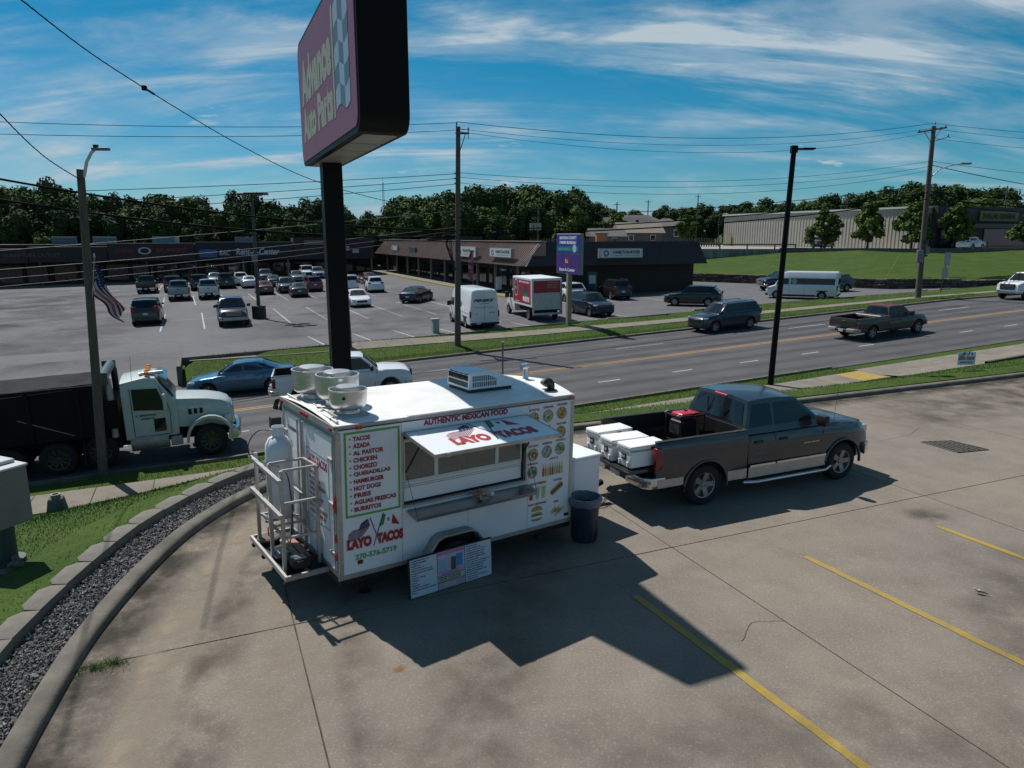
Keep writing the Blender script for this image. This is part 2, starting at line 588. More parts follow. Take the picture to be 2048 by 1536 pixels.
# gravel bed, stones, and the block edging
LEFT = [i for i, q in enumerate(KC) if q[0] < -9.6]
bed = MB()
for i in LEFT:
    (u, w), (nx, ny) = KC[i], KN[i]
    for a in (.24, .92):
        x, y = xy(u + nx * a, w + ny * a); bed.v.append(Vector((x, y, .045)))
for k in range(len(LEFT) - 1): bed.f.append((2 * k, 2 * k + 1, 2 * k + 3, 2 * k + 2)); bed.m.append(0)
o = bed.build('gravel_bed', M_gravbed, fix=False)
if o.data.polygons[0].normal.z < 0: o.data.flip_normals()
tag(o, kind='structure')
rg = random.Random(3)
st = MB()
near = [i for i in LEFT if KC[i][1] > -27]
for k in range(9500):
    i = rg.choice(near); (u, w), (nx, ny) = KC[i], KN[i]
    a = rg.uniform(.28, .88); j = rg.uniform(-.17, .17)
    x, y = xy(u + nx * a - ny * j, w + ny * a + nx * j)
    r_ = rg.uniform(.012, .03)
    q = Euler((rg.uniform(0, 6), rg.uniform(0, 6), rg.uniform(0, 6))).to_matrix()
    sx, sy, sz = r_ * rg.uniform(.8, 1.5), r_ * rg.uniform(.7, 1.1), r_ * rg.uniform(.5, .9)
    base = Vector((x, y, .05 + rg.uniform(0, .03)))
    vs = [base + q @ Vector(p) for p in ((sx, 0, 0), (-sx, 0, 0), (0, sy, 0), (0, -sy, 0), (0, 0, sz), (0, 0, -sz))]
    b = len(st.v); st.v += vs
    for f in ((0, 2, 4), (2, 1, 4), (1, 3, 4), (3, 0, 4), (2, 0, 5), (1, 2, 5), (3, 1, 5), (0, 3, 5)):
        st.f.append(tuple(b + t for t in f)); st.m.append(0)
o = st.build('gravel', M_gravel, fix=False)
tag(o, 'strip of loose grey gravel between the rounded kerb and the block edging', 'gravel', kind='stuff')

edging = empty('block_edging', (0, 0, 0), 0, 'curved row of weathered concrete wall blocks edging the lawn beside the gravel', 'garden edging')
path = [(KC[i][0] + KN[i][0] * 1.02, KC[i][1] + KN[i][1] * 1.02) for i in LEFT if KC[i][1] > -31]
acc = [0]
for p, q in zip(path, path[1:]): acc.append(acc[-1] + math.dist(p, q))


def along(s):
    for k in range(len(acc) - 1):
        if acc[k + 1] >= s:
            t = (s - acc[k]) / max(1e-6, acc[k + 1] - acc[k])
            return [path[k][j] + (path[k + 1][j] - path[k][j]) * t for j in (0, 1)]
    return path[-1]


s = .2; bl = .72
while s + bl < acc[-1]:
    p, q = along(s), along(s + bl)
    a = xy(*p); b = xy(*q)
    mid_ = ((a[0] + b[0]) / 2, (a[1] + b[1]) / 2); ang = math.atan2(b[1] - a[1], b[0] - a[0])
    d = math.dist(a, b)
    mb = MB()
    h1 = rg.uniform(-.006, .012)
    # outline: straight front face, rounded back as trapezoid blocks
    poly = [(-d / 2 + .006, .15), (d / 2 - .006, .15), (d / 2 - .02, -.06), (d * .3, -.155), (-d * .3, -.17), (-d / 2 + .012, -.06)]
    gv = Vector((mid_[0] - xy(-13, -21)[0], mid_[1] - xy(-13, -21)[1]))
    nrm = Vector((-math.sin(ang), math.cos(ang)))
    flip = 1 if nrm.dot(gv) < 0 else -1     # +y side of block faces the gravel
    poly = [(x, y * flip) for x, y in poly]
    mb.prism(poly, 2, -.1, .205 + h1)
    ob = mb.build('block', M_block, edging, bevel=.012, seg=2, smooth=35)
    ob.location = (*mid_, 0); ob.rotation_euler = (rg.uniform(-.02, .02), rg.uniform(-.01, .01), ang + rg.uniform(-.02, .02))
    s += bl

# ------------------------------------------------------------------ concrete forecourt: slabs
mb = MB(); mb.v = [Vector((*xy(u - nx * -.06, w - ny * -.06), -.05)) for (u, w), (nx, ny) in zip(KC, KN)] + [Vector((*xy(-16.5, -48), -.05)), Vector((*xy(62, -48), -.05))]
mb.f = [tuple(range(len(mb.v)))]; mb.m = [0]
lot0 = mb.build('forecourt', M_joint, fix=False)
if lot0.data.polygons[0].normal.z < 0: lot0.data.flip_normals()
tag(lot0, kind='structure')
U = [-19.5, -13.5, -7.5, -1.5, 4.5, 10.5, 16.5, 22.5, 28.5, 40, 60]
W = [-14.8, -21.8, -27.8, -33.8, -46]
for i in range(len(U) - 1):
    for j in range(len(W) - 1):
        u0, u1, w1, w0 = U[i], U[i + 1], W[j], W[j + 1]
        g = .009
        h_ = .012; pts = [(u0 + g, w0 + h_), (u1 - g, w0 + h_), (u1 - g, w1 - h_), (u0 + g, w1 - h_)]
        if u0 < -5 and w0 > -38:
            for (ku, kw), (nx, ny) in zip(KC, KN):
                if kw > -14.9 and ku > -6: continue
                out = []
                for a_, b_ in zip(pts, pts[1:] + pts[:1]):
                    da = (a_[0] - ku) * nx + (a_[1] - kw) * ny + .004; db = (b_[0] - ku) * nx + (b_[1] - kw) * ny + .004
                    if da <= 0: out.append(a_)
                    if (da < 0) != (db < 0) and abs(da - db) > 1e-9:
                        t = da / (da - db); out.append((a_[0] + (b_[0] - a_[0]) * t, a_[1] + (b_[1] - a_[1]) * t))
                pts = out
                if len(pts) < 3: break
        if len(pts) < 3: continue
        ar = abs(sum(a[0] * b[1] - b[0] * a[1] for a, b in zip(pts, pts[1:] + pts[:1]))) / 2
        if ar < .2: continue
        pl = [xy(*p) for p in pts]
        mb = MB(); mb.prism(pl, 2, -.04, random.uniform(-.0025, .0015))
        mb.build('slab', M_conc, lot0)

# worn yellow bay lines
def line(parent, u0, w0, u1, w1, wd, m, zf, name='road_marking', jag=0.):
    n = max(2, int(math.hypot(u1 - u0, w1 - w0) / (1.0 if not jag else .12)))
    du, dw = u1 - u0, w1 - w0; l = math.hypot(du, dw); nx, ny = -dw / l, du / l
    mb = MB()
    for k in range(n + 1):
        t = k / n
        for s_ in (-1, 1):
            jj = random.uniform(-jag, jag)
            uu, ww = u0 + du * t + nx * (wd / 2 * s_ + jj), w0 + dw * t + ny * (wd / 2 * s_ + jj)
            mb.v.append(Vector((*xy(uu, ww), zf(uu, ww))))
    for k in range(n): mb.f.append((2 * k, 2 * k + 1, 2 * k + 3, 2 * k + 2)); mb.m.append(0)
    o = mb.build(name, m, parent, fix=False)
    if o.data.polygons[0].normal.z < 0: o.data.flip_normals()
    return o


for u0 in (-8.95, -5.75, -2.68, .5, 3.7):
    line(lot0, u0, -22.93, u0 + .22 + .05, -28.5, .118, M_yel, lambda u, w: .0065, 'bay_line', jag=.006)

# ------------------------------------------------------------------ road
UR = frange2([(-900, -120, 60), (-120, -40, 8), (-40, 80, 2), (80, 200, 12), (200, 1200, 100)])
road = sheet('road', UR, [-6.8, 0, 6.8], lambda u, w: z_road(u), M_road)
zr_ = lambda o_: (lambda u, w: z_road(u) + o_)
for w0 in (.10, .38):
    for a in frange(-60, 100, 20)[:-1]: line(road, a, w0, a + 20, w0, .12, M_yroad, zr_(.005))
u = 1.6 - 4 * 12
k = 0
while u < 110:
    if abs(u - 21.65) > 2.2: line(road, u, -3.43, u + 1.15, -3.43, .11, M_wht, zr_(.005))
    u += 4.02
for a, b in ((-34, -31), (-19, -16.3), (-5.4, -2.6), (7, 10.2), (19.8, 22.9), (33.6, 36.8), (47, 50), (60, 63), (74, 77)):
    line(road, a, 3.5, b, 3.5, .10, M_wht, zr_(.005))
M_tar = mat('tar seam', (.035, .035, .038), rough=.6)
for a, b, w0, w1 in ((-4, 14, 1.1, 1.3), (-2, 16, 2.2, 2.05), (4, 26, 3.2, 3.3), (14, 40, 1.4, 1.55), (26, 52, 2.6, 2.5), (-14, -4, 4.6, 4.7)):
    line(road, a, w0, b, w1, .05, M_tar, zr_(.004), 'tar_seam', jag=.02)
# kerbs along the road
def kerb_run(name, u0, u1, w0, side, h=.13):
    mb = MB(); U_ = frange(u0, u1, 2.)
    pr = [(0, -.12), (0, h * .85), (.03, h), (.17, h), (.18, -.12)]
    for u in U_:
        for a, z in pr:
            mb.v.append(Vector((*xy(u, w0 + side * a), z_road(u) + z)))
    n = len(pr)
    for i in range(len(U_) - 1):
        for j in range(n - 1): mb.f.append((i * n + j, i * n + j + 1, (i + 1) * n + j + 1, (i + 1) * n + j)); mb.m.append(0)
    return tag(mb.build(name, M_kerb), kind='structure')


kerb_run('kerb', -15.2, 140, 6.78, 1)
kerb_run('kerb', -140, 12.2, -6.78, -1)

# sidewalks: a base sheet with its slabs on top
def walk(u0, u1, wa, wb, zf, step=1.5):
    base = sheet('sidewalk', frange(u0, u1, 1.5), [wa, wb], lambda u, w: zf(u, w) - .03, M_joint)
    u = u0
    while u < u1 - .01:
        e = min(u + step, u1); g = .010
        mb = MB(); P = []
        for z_ in (-.06, .0):
            for (a, b) in ((u + g, wa), (e - g, wa), (e - g, wb), (u + g, wb)):
                w_ = a; P.append(Vector((*xy(a, b(a) if callable(b) else b), zf(a, b(a) if callable(b) else b) + z_)))
        j = random.uniform(-.004, .004)
        mb.add([(p.x, p.y, p.z + j) for p in P], [(3, 2, 1, 0), (4, 5, 6, 7), (0, 1, 5, 4), (1, 2, 6, 5), (2, 3, 7, 6), (3, 0, 4, 7)])
        mb.build('paving_slab', M_walk, base)
        u = e
    return base


walk(-40, 12.4, -9.95, -8.35, lambda u, w: G(u, w) + .035)
walk(-15.2, 60, 9.15, 10.45, lambda u, w: G(u, w) + .03)

# driveway apron on the near side and the tactile ramp
ap = sheet('driveway', frange(12.4, 60, 1.2), [-10.5, -9.2, -8, -6.79], lambda u, w: G(u, w) + .01 - (.10 if w > -7.5 else 0), M_walk)
rampo = sheet('tactile_ramp', [10.8, 12.2], [-9.9, -8.4], lambda u, w: G(u, w) + .045, M_yel, kind=None)
rampo.name = 'ramp_panel'; tag(rampo, 'yellow tactile ramp panel at the end of the near sidewalk', 'ramp panel')
mb = MB()
for u in frange(17.5, 60, 1.5):
    for a, z in ((0, -.05), (0, .12), (.16, .12), (.16, -.05)): mb.v.append(Vector((*xy(u, -10.5 - a + interp(u, [(17.5, 0), (24, .25), (60, .4)])), G(u, -10.5) + z)))
for i in range(len(frange(17.5, 60, 1.5)) - 1):
    for j in range(3): mb.f.append((i * 4 + j, i * 4 + j + 1, i * 4 + 5 + j, i * 4 + 4 + j)); mb.m.append(0)
tag(mb.build('kerb', mat('asphalt kerb', (.05, .05, .05), rough=.9)), kind='structure')


# ------------------------------------------------------------------ parking lot of the strip mall
def zlot(u, w): return z_lot(u)
def w_l2(u): return w_lot(u) if u > -15.6 else 6.9
def zz_(u, w):
    if u < -15.55:
        t = sstep((w - 6.8) / 9.0)
        return (z_road(u) + .02) * (1 - t) + z_lot(u) * t + .01
    return z_lot(u)
lot = sheet('parking_lot', frange(-15.55, 44, 1.5), [w_l2, lambda u: w_l2(u) + 1.2, lambda u: w_l2(u) + 3, 22, 30, 40, 55, 70, 90, 130], zz_, M_lot)
lotw = sheet('parking_lot', frange(-90, -15.55, 2.), [6.82, 7.5, 8.3, 9.2, 10.2, 11.3, 12.5, 13.8, 15.0, 16, 22, 30, 40, 55, 70, 90, 130], lambda u, w: zz_(min(u, -15.551), w) if u > -15.56 and w < 15.9 else zz_(u, w), M_lot)
zl_ = lambda u, w: zz_(u, w) + .006
# right part of the lot up to the stone wall
WR = lambda u: interp(u, [(44, 33), (46.5, 26), (49, 20.5), (56, 17.5), (66, 16.6)])
lot2 = sheet('parking_lot', frange(44, 64, 1.), [w_lot, lambda u: (w_lot(u) + WR(u)) / 2, WR], lambda u, w: z_lot(u) + .0, M_lot)
for u0 in (-17.3, -14.5, -11.65, -8.7, -5.95, -3.05, -.4, 2.3, 5.2):
    line(lot, u0, 34.8, u0 + .15, 22.8, .10, M_wht, zl_, 'bay_line')
line(lot, -18.5, 29.7, 5.4, 29.7, .09, M_wht, zl_, 'bay_line')
for u0 in (-18.0, -15.2, -12.35, -9.55, -6.75, -3.9, -1.0, 1.9, 4.8):
    line(lot, u0 - .1, 54.2, u0 + .2, 42.8, .10, M_wht, zl_, 'bay_line')
for u0 in (-19.2, -16.3, -13.4, -10.5, -7.6, -4.7, -1.8, 1.1):
    line(lot, u0, 76, u0, 63.5, .10, M_wht, zl_, 'bay_line')
for u0 in (-8.3, -5.5, -2.8, 0., 3.0, 5.6, 9.2, 11.2, 14.2):
    line(lot, u0 - .1, 15.2, u0 + .35, w_lot(u0) + .25, .10, M_wht, zl_, 'bay_line')
for u0 in (15.2, 18.2, 20.2, 23.6): line(lot, u0 + .3, 28.8, u0, 22.6, .10, M_wht, zl_, 'bay_line')
M_crack = mat('sealed crack', (.045, .045, .05), rough=.8)
for k in range(26):
    cu, cw = rg.uniform(-38, 4), rg.uniform(12, 60); a = rg.uniform(0, 3)
    mb = MB(); P = []
    for t in range(rg.randint(8, 22)):
        a += rg.uniform(-.6, .6); cu += .5 * math.cos(a); cw += .5 * math.sin(a)
        if cw < w_l2(cu) + .6: break
        P.append((cu, cw))
    if len(P) < 3: continue
    for i, (p, q) in enumerate(zip(P, P[1:])):
        l = math.dist(p, q); nx, ny = -(q[1] - p[1]) / l * .035, (q[0] - p[0]) / l * .035
        for (c, s_) in ((p, -1), (p, 1), (q, 1), (q, -1)):
            x, y = xy(c[0] + nx * s_, c[1] + ny * s_); mb.v.append(Vector((x, y, zz_(*c) + .0055)))
        b = 4 * i; mb.f.append((b, b + 1, b + 2, b + 3)); mb.m.append(0)
    o = mb.build('crack', M_crack, lot, fix=False)
    me = o.data
    if me.polygons[0].normal.z < 0: me.flip_normals()
# lot edge kerb
mb = MB(); U_ = frange(-15.6, 62, 1.2)
for u in U_:
    w0 = w_lot(u)
    for a, z in ((0.05, -.1), (.05, .11), (-.12, .12), (-.13, -.3)): mb.v.append(Vector((*xy(u, w0 + a - .02), z_lot(u) + z)))
for i in range(len(U_) - 1):
    for j in range(3): mb.f.append((i * 4 + j, i * 4 + j + 1, i * 4 + 5 + j, i * 4 + 4 + j)); mb.m.append(0)
mb.prism([xy(-15.75, 6.95), xy(-15.55, 6.95), xy(-15.55, 9.65), xy(-15.75, 9.65)], 2, -2.4, -1.15)
tag(mb.build('kerb', M_kerb), kind='structure')

# forecourt cracks
for P in ([(-7.5, -24.3), (-7.95, -24.15), (-8.4, -24.5)], [(1.0, -18.7), (2.2, -18.6), (3.1, -18.2)]):
    mb = MB(); Q = []
    for p, q in zip(P, P[1:]):
        n = int(math.dist(p, q) / .06)
        Q += [(p[0] + (q[0] - p[0]) * k / n + rg.uniform(-.015, .015), p[1] + (q[1] - p[1]) * k / n + rg.uniform(-.015, .015)) for k in range(n)]
    for i, (p, q) in enumerate(zip(Q, Q[1:])):
        l = math.dist(p, q); wd = .0032; nx, ny = -(q[1] - p[1]) / l * wd, (q[0] - p[0]) / l * wd
        for (c, s_) in ((p, -1), (p, 1), (q, 1), (q, -1)):
            x, y = xy(c[0] + nx * s_, c[1] + ny * s_); mb.v.append(Vector((x, y, .0055)))
        b = 4 * i; mb.f.append((b, b + 1, b + 2, b + 3)); mb.m.append(0)
    o = mb.build('crack', M_joint, lot0, fix=False)
    if o.data.polygons[0].normal.z < 0: o.data.flip_normals()
# storm drain: frame with crossing bars over a dark pit
drain = empty('storm_drain', (0, 0, 0), 0, 'dark steel storm drain grate set flush in the concrete to the right of the pickup', 'drain')
gp = [Vector((10.2, 17.05, 0)), Vector((10.58, 16.15, 0)), Vector((11.44, 16.38, 0)), Vector((11.0, 17.14, 0))]
mb = MB(); mb.prism([(p.x, p.y) for p in gp], 2, .002, .006); mb.build('pit', mat('drain pit', (.008, .008, .008), rough=1.), drain)
M_iron = mat('cast iron', (.16, .15, .13), rough=.8, metal=.3, var=.4, vscale=20)
for k in range(7):
    t = k / 6
    mb = MB(); mb.tube([gp[0].lerp(gp[3], t) + Vector((0, 0, .014)), gp[1].lerp(gp[2], t) + Vector((0, 0, .014))], .016, 6); mb.build('grate_bar', M_iron, drain)
for k in range(5):
    t = k / 4
    mb = MB(); mb.tube([gp[0].lerp(gp[1], t) + Vector((0, 0, .012)), gp[3].lerp(gp[2], t) + Vector((0, 0, .012))], .012, 6); mb.build('grate_bar', M_iron, drain)

# ------------------------------------------------------------------ grass blades near the camera
def blades(name, n, region, zf, hmin, hmax, label, seed):
    r = random.Random(seed); mb = MB()
    c = 0
    while c < n:
        uu, ww = region(r)
        if uu is None: continue
        c += 1
        x, y = xy(uu, ww); z = zf(uu, ww)
        a = r.uniform(0, 6.28); h = r.uniform(hmin, hmax); wd = r.uniform(.004, .009) * (1 + h * 4)
        ca, sa = math.cos(a) * wd, math.sin(a) * wd; lx, ly = r.uniform(-.5, .5) * h, r.uniform(-.5, .5) * h
        b = len(mb.v)
        mb.v += [Vector((x - ca, y - sa, z)), Vector((x + ca, y + sa, z)), Vector((x + lx, y + ly, z + h))]
        mb.f.append((b, b + 1, b + 2)); mb.m.append(0)
    o = mb.build(name, M_blade, fix=False)
    return tag(o, label, 'grass', kind='stuff')


def reg_left(r):
    u, w = r.uniform(-24, -9.5), r.uniform(-27, -10.0)
    if kdist(u, w) < 1.17: return None, None
    if r.random() < .35 and kdist(u, w) > 5: return None, None
    return u, w


blades('grass', 60000, reg_left, lambda u, w: G(u, w) - .005, .015, .042, 'short bright green lawn between the sidewalk and the block edging', 1)


def reg_strip(r):
    u = r.uniform(-18, 26)
    if r.random() < .5: return u, r.uniform(-14.5, -10.05 if u < 12 else -10.7)
    if u > 12.2: return None, None
    return u, r.uniform(-8.3, -7.0)


blades('grass', 26000, reg_strip, lambda u, w: G(u, w) - .01, .04, .10, 'rough green verge along the near sidewalk', 2)


def reg_far(r):
    u = r.uniform(-15, 45)
    if r.random() < .5: return u, r.uniform(7.0, 9.1)
    return u, r.uniform(10.5, w_lot(u) - .15)


blades('grass', 22000, reg_far, lambda u, w: G(u, w) - .01, .05, .13, 'green verge between the far kerb and the parking lot', 4)
for k, (px_, py_) in enumerate(((-5.17, 7.43), (-4.93, 7.55), (-4.75, 7.65))):
    r = random.Random(k + 50); mb = MB()
    for i in range(150):
        a = r.uniform(0, 6.28); q = r.gauss(0, .06); x, y = px_ + q * math.cos(a) * 1.8, py_ + q * math.sin(a)
        h = r.uniform(.02, .09); b = len(mb.v); wd = .004; lx, ly = r.uniform(-.09, .09), r.uniform(-.09, .09)
        mb.v += [Vector((x - wd, y, 0)), Vector((x + wd, y, 0)), Vector((x + lx, y + ly, h))]; mb.f.append((b, b + 1, b + 2)); mb.m.append(0)
    o = mb.build('weed', M_blade, fix=False)
    tag(o, ['small green weed in the slab joint nearest the kerb', 'middle green weed of the three growing in the slab joint', 'green weed in the slab joint farthest from the kerb'][k], 'weed', 'weeds in the slab joint', kind='stuff')

# ------------------------------------------------------------------ dirt and tyre marks worn into the paving
def stain_mat(name, col, scale, lo, hi, stretch=(1, 1, 1)):
    m = bpy.data.materials.new(name); m.use_nodes = True; nt = m.node_tree; b = nt.nodes['Principled BSDF']; b.inputs['Base Color'].default_value = (*col, 1); b.inputs['Roughness'].default_value = .95; b.inputs['Specular IOR Level'].default_value = .1
    at_ = nd(nt, 'ShaderNodeAttribute'); at_.attribute_name = 'wear'
    tc = nd(nt, 'ShaderNodeTexCoord'); mp = nd(nt, 'ShaderNodeMapping'); mp.inputs['Scale'].default_value = stretch; mp.inputs['Rotation'].default_value = (0, 0, -TH)
    n = nd(nt, 'ShaderNodeTexNoise'); n.inputs['Scale'].default_value = scale; n.inputs['Detail'].default_value = 7; n.inputs['Roughness'].default_value = .65
    mr = nd(nt, 'ShaderNodeMapRange'); mr.inputs[1].default_value = lo; mr.inputs[2].default_value = hi
    mu = nd(nt, 'ShaderNodeMath', operation='MULTIPLY')
    L = nt.links.new; L(tc.outputs['Object'], mp.inputs[0]); L(mp.outputs[0], n.inputs['Vector']); L(n.outputs['Fac'], mr.inputs[0]); L(mr.outputs[0], mu.inputs[0]); L(at_.outputs['Fac'], mu.inputs[1]); L(mu.outputs[0], b.inputs['Alpha'])
    return m


def stain(rows, m, parent):
    """rows: list of lists of (x, y, z, wear)"""
    mb = MB(); n = len(rows[0])
    for r_ in rows: mb.v += [Vector(p[:3]) for p in r_]
    for i in range(len(rows) - 1):
        for j in range(n - 1): mb.f.append((i * n + j, i * n + j + 1, (i + 1) * n + j + 1, (i + 1) * n + j)); mb.m.append(0)
    o = mb.build('stain', m, parent, fix=False)
    at_ = o.data.attributes.new('wear', 'FLOAT', 'POINT')
    at_.data.foreach_set('value', [p[3] for r_ in rows for p in r_])
    if o.data.polygons[0].normal.z < 0: o.data.flip_normals()
    return o


S_dark = stain_mat('kerb dirt', (.042, .040, .034), 1.6, .30, .68)
S_tyre = stain_mat('tyre marks', (.060, .053, .046), 1.1, .38, .66)
S_sand = stain_mat('washed sand', (.30, .25, .19), 1.4, .40, .62)
def kband(o0, o1, peak, m, z, wmin=-34, umax=40, wmax=-14):
    rows = []
    for (u, w), (nx, ny) in zip(KC, KN):
        if w < wmin or u > umax: continue
        e = min(1, (w - wmin) / 3) * min(1, (umax - u) / 4)
        rows.append([(*xy(u - nx * (o0 + (o1 - o0) * t), w - ny * (o0 + (o1 - o0) * t)), z, peak * e * k) for t, k in ((0, 1 if o0 < .05 else 0), (.25, 1), (.6, .6), (1, 0))])
    stain(rows, m, lot0)


kband(.0, .75, .95, S_dark, .0042, umax=58)
kband(.55, 1.5, .75, S_sand, .0050, umax=-9)
kband(1.2, 2.0, .6, S_tyre, .0058, umax=-6)
kband(2.9, 3.6, .42, S_tyre, .0066, umax=0)
kband(1.9, 3.1, .45, S_sand, .0074, umax=-8)
for (u0, w0, u1, w1, wd, pk) in ((-14.5, -31, -8, -17, .8, .35), (-6, -30, 6, -19, 1.0, .30), (-2, -33, 3, -22, .8, .3), (2, -17.5, 26, -16.2, 2.0, .6), (8, -19, 24, -20.5, 1.6, .4), (-13, -26, -2, -29, 1.6, .3), (-5.0, -27.5, -3.0, -23.5, 1.2, .3)):
    rows = []; l = math.hypot(u1 - u0, w1 - w0); nx, ny = -(w1 - w0) / l, (u1 - u0) / l
    for k in range(13):
        t = k / 12; e = math.sin(PI * t) ** .5; bx = .6 * math.sin(t * 5)
        rows.append([(*xy(u0 + (u1 - u0) * t + nx * (q * wd + bx), w0 + (w1 - w0) * t + ny * (q * wd + bx)), .0086, pk * e * a) for q, a in ((-1, 0), (-.4, 1), (.4, 1), (1, 0))])
    stain(rows, S_tyre, lot0)
for (cx, cy, r_, m_) in ((-1.33, 7.55, .10, stain_mat('rust spot', (.26, .12, .03), 9, .3, .6)), (9.6, 10.9, .35, S_sand), (2.8, 8.4, .28, S_sand), (7.6, 12.2, .5, S_tyre)):
    stain([[(cx + r_ * k * math.cos(a), cy + r_ * k * math.sin(a), .0092, 1 - k) for k in (0.02, .5, 1)] for a in frange(0, 2 * PI, .4)], m_, lot0)
S_lane = stain_mat('lane wear', (.045, .045, .049), .9, .25, .75, (.08, 1, 1))
for wc in (-5.1, -1.7, 1.9, 5.2):
    for dw in (-.8, .8):
        stain([[(*xy(u, wc + dw + q), z_road(u) + .0022, a * .30) for q, a in ((-.5, 0), (-.15, 1), (.15, 1), (.5, 0))] for u in frange(-60, 110, 6)], S_lane, road)
S_lotd = stain_mat('lot patches', (.060, .060, .066), .22, .42, .64)
S_lotl = stain_mat('lot pale wear', (.22, .215, .225), .16, .45, .66)
for m_, pk, z_ in ((S_lotd, .55, .012), (S_lotl, .45, .016)):
    stain([[(*xy(u, w), zz_(u, w) + z_, pk * a * min(1, (-15.56 - u) / 9)) for w, a in ((10.8, 0), (13, 1), (16, 1), (22, 1), (30, 1), (40, 1), (60, 1), (82, 0))] for u in frange(-88, -15.56, 2)], m_, lotw)
    stain([[(*xy(u, w), zz_(u, w) + z_, pk * a * .6 * min(1, (u + 15.5) / 7, (10 - u) / 5)) for w, a in ((13.5, 0), (16, 1), (30, 1), (60, 1), (82, 0))] for u in frange(-15.5, 10, 2)], m_, lot)
# ------------------------------------------------------------------ food trailer
M_tw = mat('white trailer panel', (.79, .80, .82), rough=.35, spec=.5, color2=(.72, .74, .77), vscale=1.2, coat=.2, dirt=.12, dirtcol=(.45, .43, .4))
M_roof = mat('white trailer roof', (.80, .80, .79), rough=.5, color2=(.66, .66, .64), vscale=1.6, dirt=.5, dirtcol=(.50, .48, .44))
M_alu = mat('brushed aluminium', (.50, .485, .47), rough=.42, metal=.75, var=.25, vscale=6)
M_alud = mat('dull aluminium trim', (.42, .40, .385), rough=.55, metal=.5, var=.25, vscale=5)
M_spun = mat('spun aluminium', (.74, .735, .73), rough=.33, metal=.85, var=.22, vscale=3, stretch=(1, 1, 6), dirt=.25, dirtcol=(.42, .40, .38))
M_steel = mat('stainless steel', (.40, .40, .41), rough=.30, metal=.9, var=.2, vscale=4)
M_blk = mat('black plastic', (.012, .012, .013), rough=.55)
M_blks = mat('black steel', (.018, .017, .017), rough=.5, metal=.2, var=.4)
M_dark = mat('dark interior', (.02, .019, .018), rough=.9)
M_red = mat('red lettering', (.36, .012, .03), rough=.5)
M_redl = mat('red lens', (.42, .012, .012), rough=.2, coat=.5)
M_amb = mat('amber lens', (.55, .14, .02), rough=.25, coat=.5)
M_green = mat('green print', (.13, .34, .045), rough=.5)
M_navy = mat('navy print', (.02, .03, .10), rough=.5)
M_white = mat('white print', (.78, .79, .80), rough=.5)
M_tail = mat('dark red tail lens', (.17, .008, .010), rough=.25, coat=.4)
M_rubber = mat('tyre rubber', (.014, .014, .015), rough=.85, var=.3, vscale=8)
M_glass = mat('tinted glass', (.010, .015, .017), rough=.05, spec=.5)
M_tglass = mat('trailer window glass', (.85, .9, .9), rough=.03, trans=.92, spec=.5)
M_orange = mat('orange outline print', (.55, .20, .05), rough=.5)

TR = empty('food_trailer', (-2.327, 8.887, .456), rot=(0, .023, .614),
           label='white food trailer with red menu lettering, open awning hatch and serving shelf', cat='food trailer')
TL, TWD, THT = 4.03, 2.23, 2.16
OUT = [(0, 0), (TL, 0), (4.31, 1.08), (3.97, TWD), (0, TWD)]
WX0, WX1, WZ0, WZ1 = .96, 3.08, .86, 1.89
mb = MB()
mb.bb(0, WX0, 0, .045, .04, 2.07); mb.bb(WX1, TL, 0, .045, .04, 2.07)
mb.bb(WX0, WX1, 0, .045, .04, WZ0); mb.bb(WX0, WX1, 0, .045, WZ1, 2.07)
mb.bb(.02, TL - .02, TWD - .045, TWD, .04, 2.07)
for a, b in ((1, 2), (2, 3)):
    (x0, y0), (x1, y1) = OUT[a], OUT[b]
    l = math.hypot(x1 - x0, y1 - y0); tx, ty = (x1 - x0) / l, (y1 - y0) / l; nx, ny = -ty * .04, tx * .04
    mb.prism([(x0, y0), (x1, y1), (x1 + nx, y1 + ny), (x0 + nx, y0 + ny)], 2, .04, 2.07)
mb.build('wall', M_tw, TR)
# rear wall frame and two doors
mb = MB(); mb.bb(-.0, .05, 0.001, .10, 0, 2.06); mb.bb(0, .05, TWD - .1, TWD, 0, 2.06); mb.bb(0, .05, .1, TWD - .1, 1.98, 2.06); mb.bb(0, .05, .1, TWD - .1, 0, .07)
mb.build('rear_frame', M_alud, TR)
for k, (y0, y1) in enumerate(((.11, 1.30), (1.34, TWD - .11))):
    mb = MB(); mb.bb(-.012, .03, y0, y1, .08, 1.97)
    d = mb.build('door', M_tw, TR, bevel=.008)
    mb = MB()
    for (a0, a1, b0, b1) in ((y0, y1, .08, .11), (y0, y1, 1.94, 1.97), (y0, y0 + .03, .11, 1.94), (y1 - .03, y1, .11, 1.94)): mb.bb(-.02, -.0125, a0, a1, b0, b1)
    mb.build('door_edge', M_alud, d)
    yr = y0 + .03 if k == 0 else y1 - .03
    mb = MB(); mb.cyl((-.04, y1 - .08 if k == 0 else y0 + .08, .1), (-.04, y1 - .08 if k == 0 else y0 + .08, 1.95), .014)
    mb.build('lock_rod', M_alu, d, smooth=40)
    for z in (.32, 1.02, 1.64):
        mb = MB(); mb.bb(-.035, -.0125, (y0 if k == 0 else y1 - .16), (y0 + .16 if k == 0 else y1), z - .03, z + .03); mb.build('hinge', M_alud, d, bevel=.004)
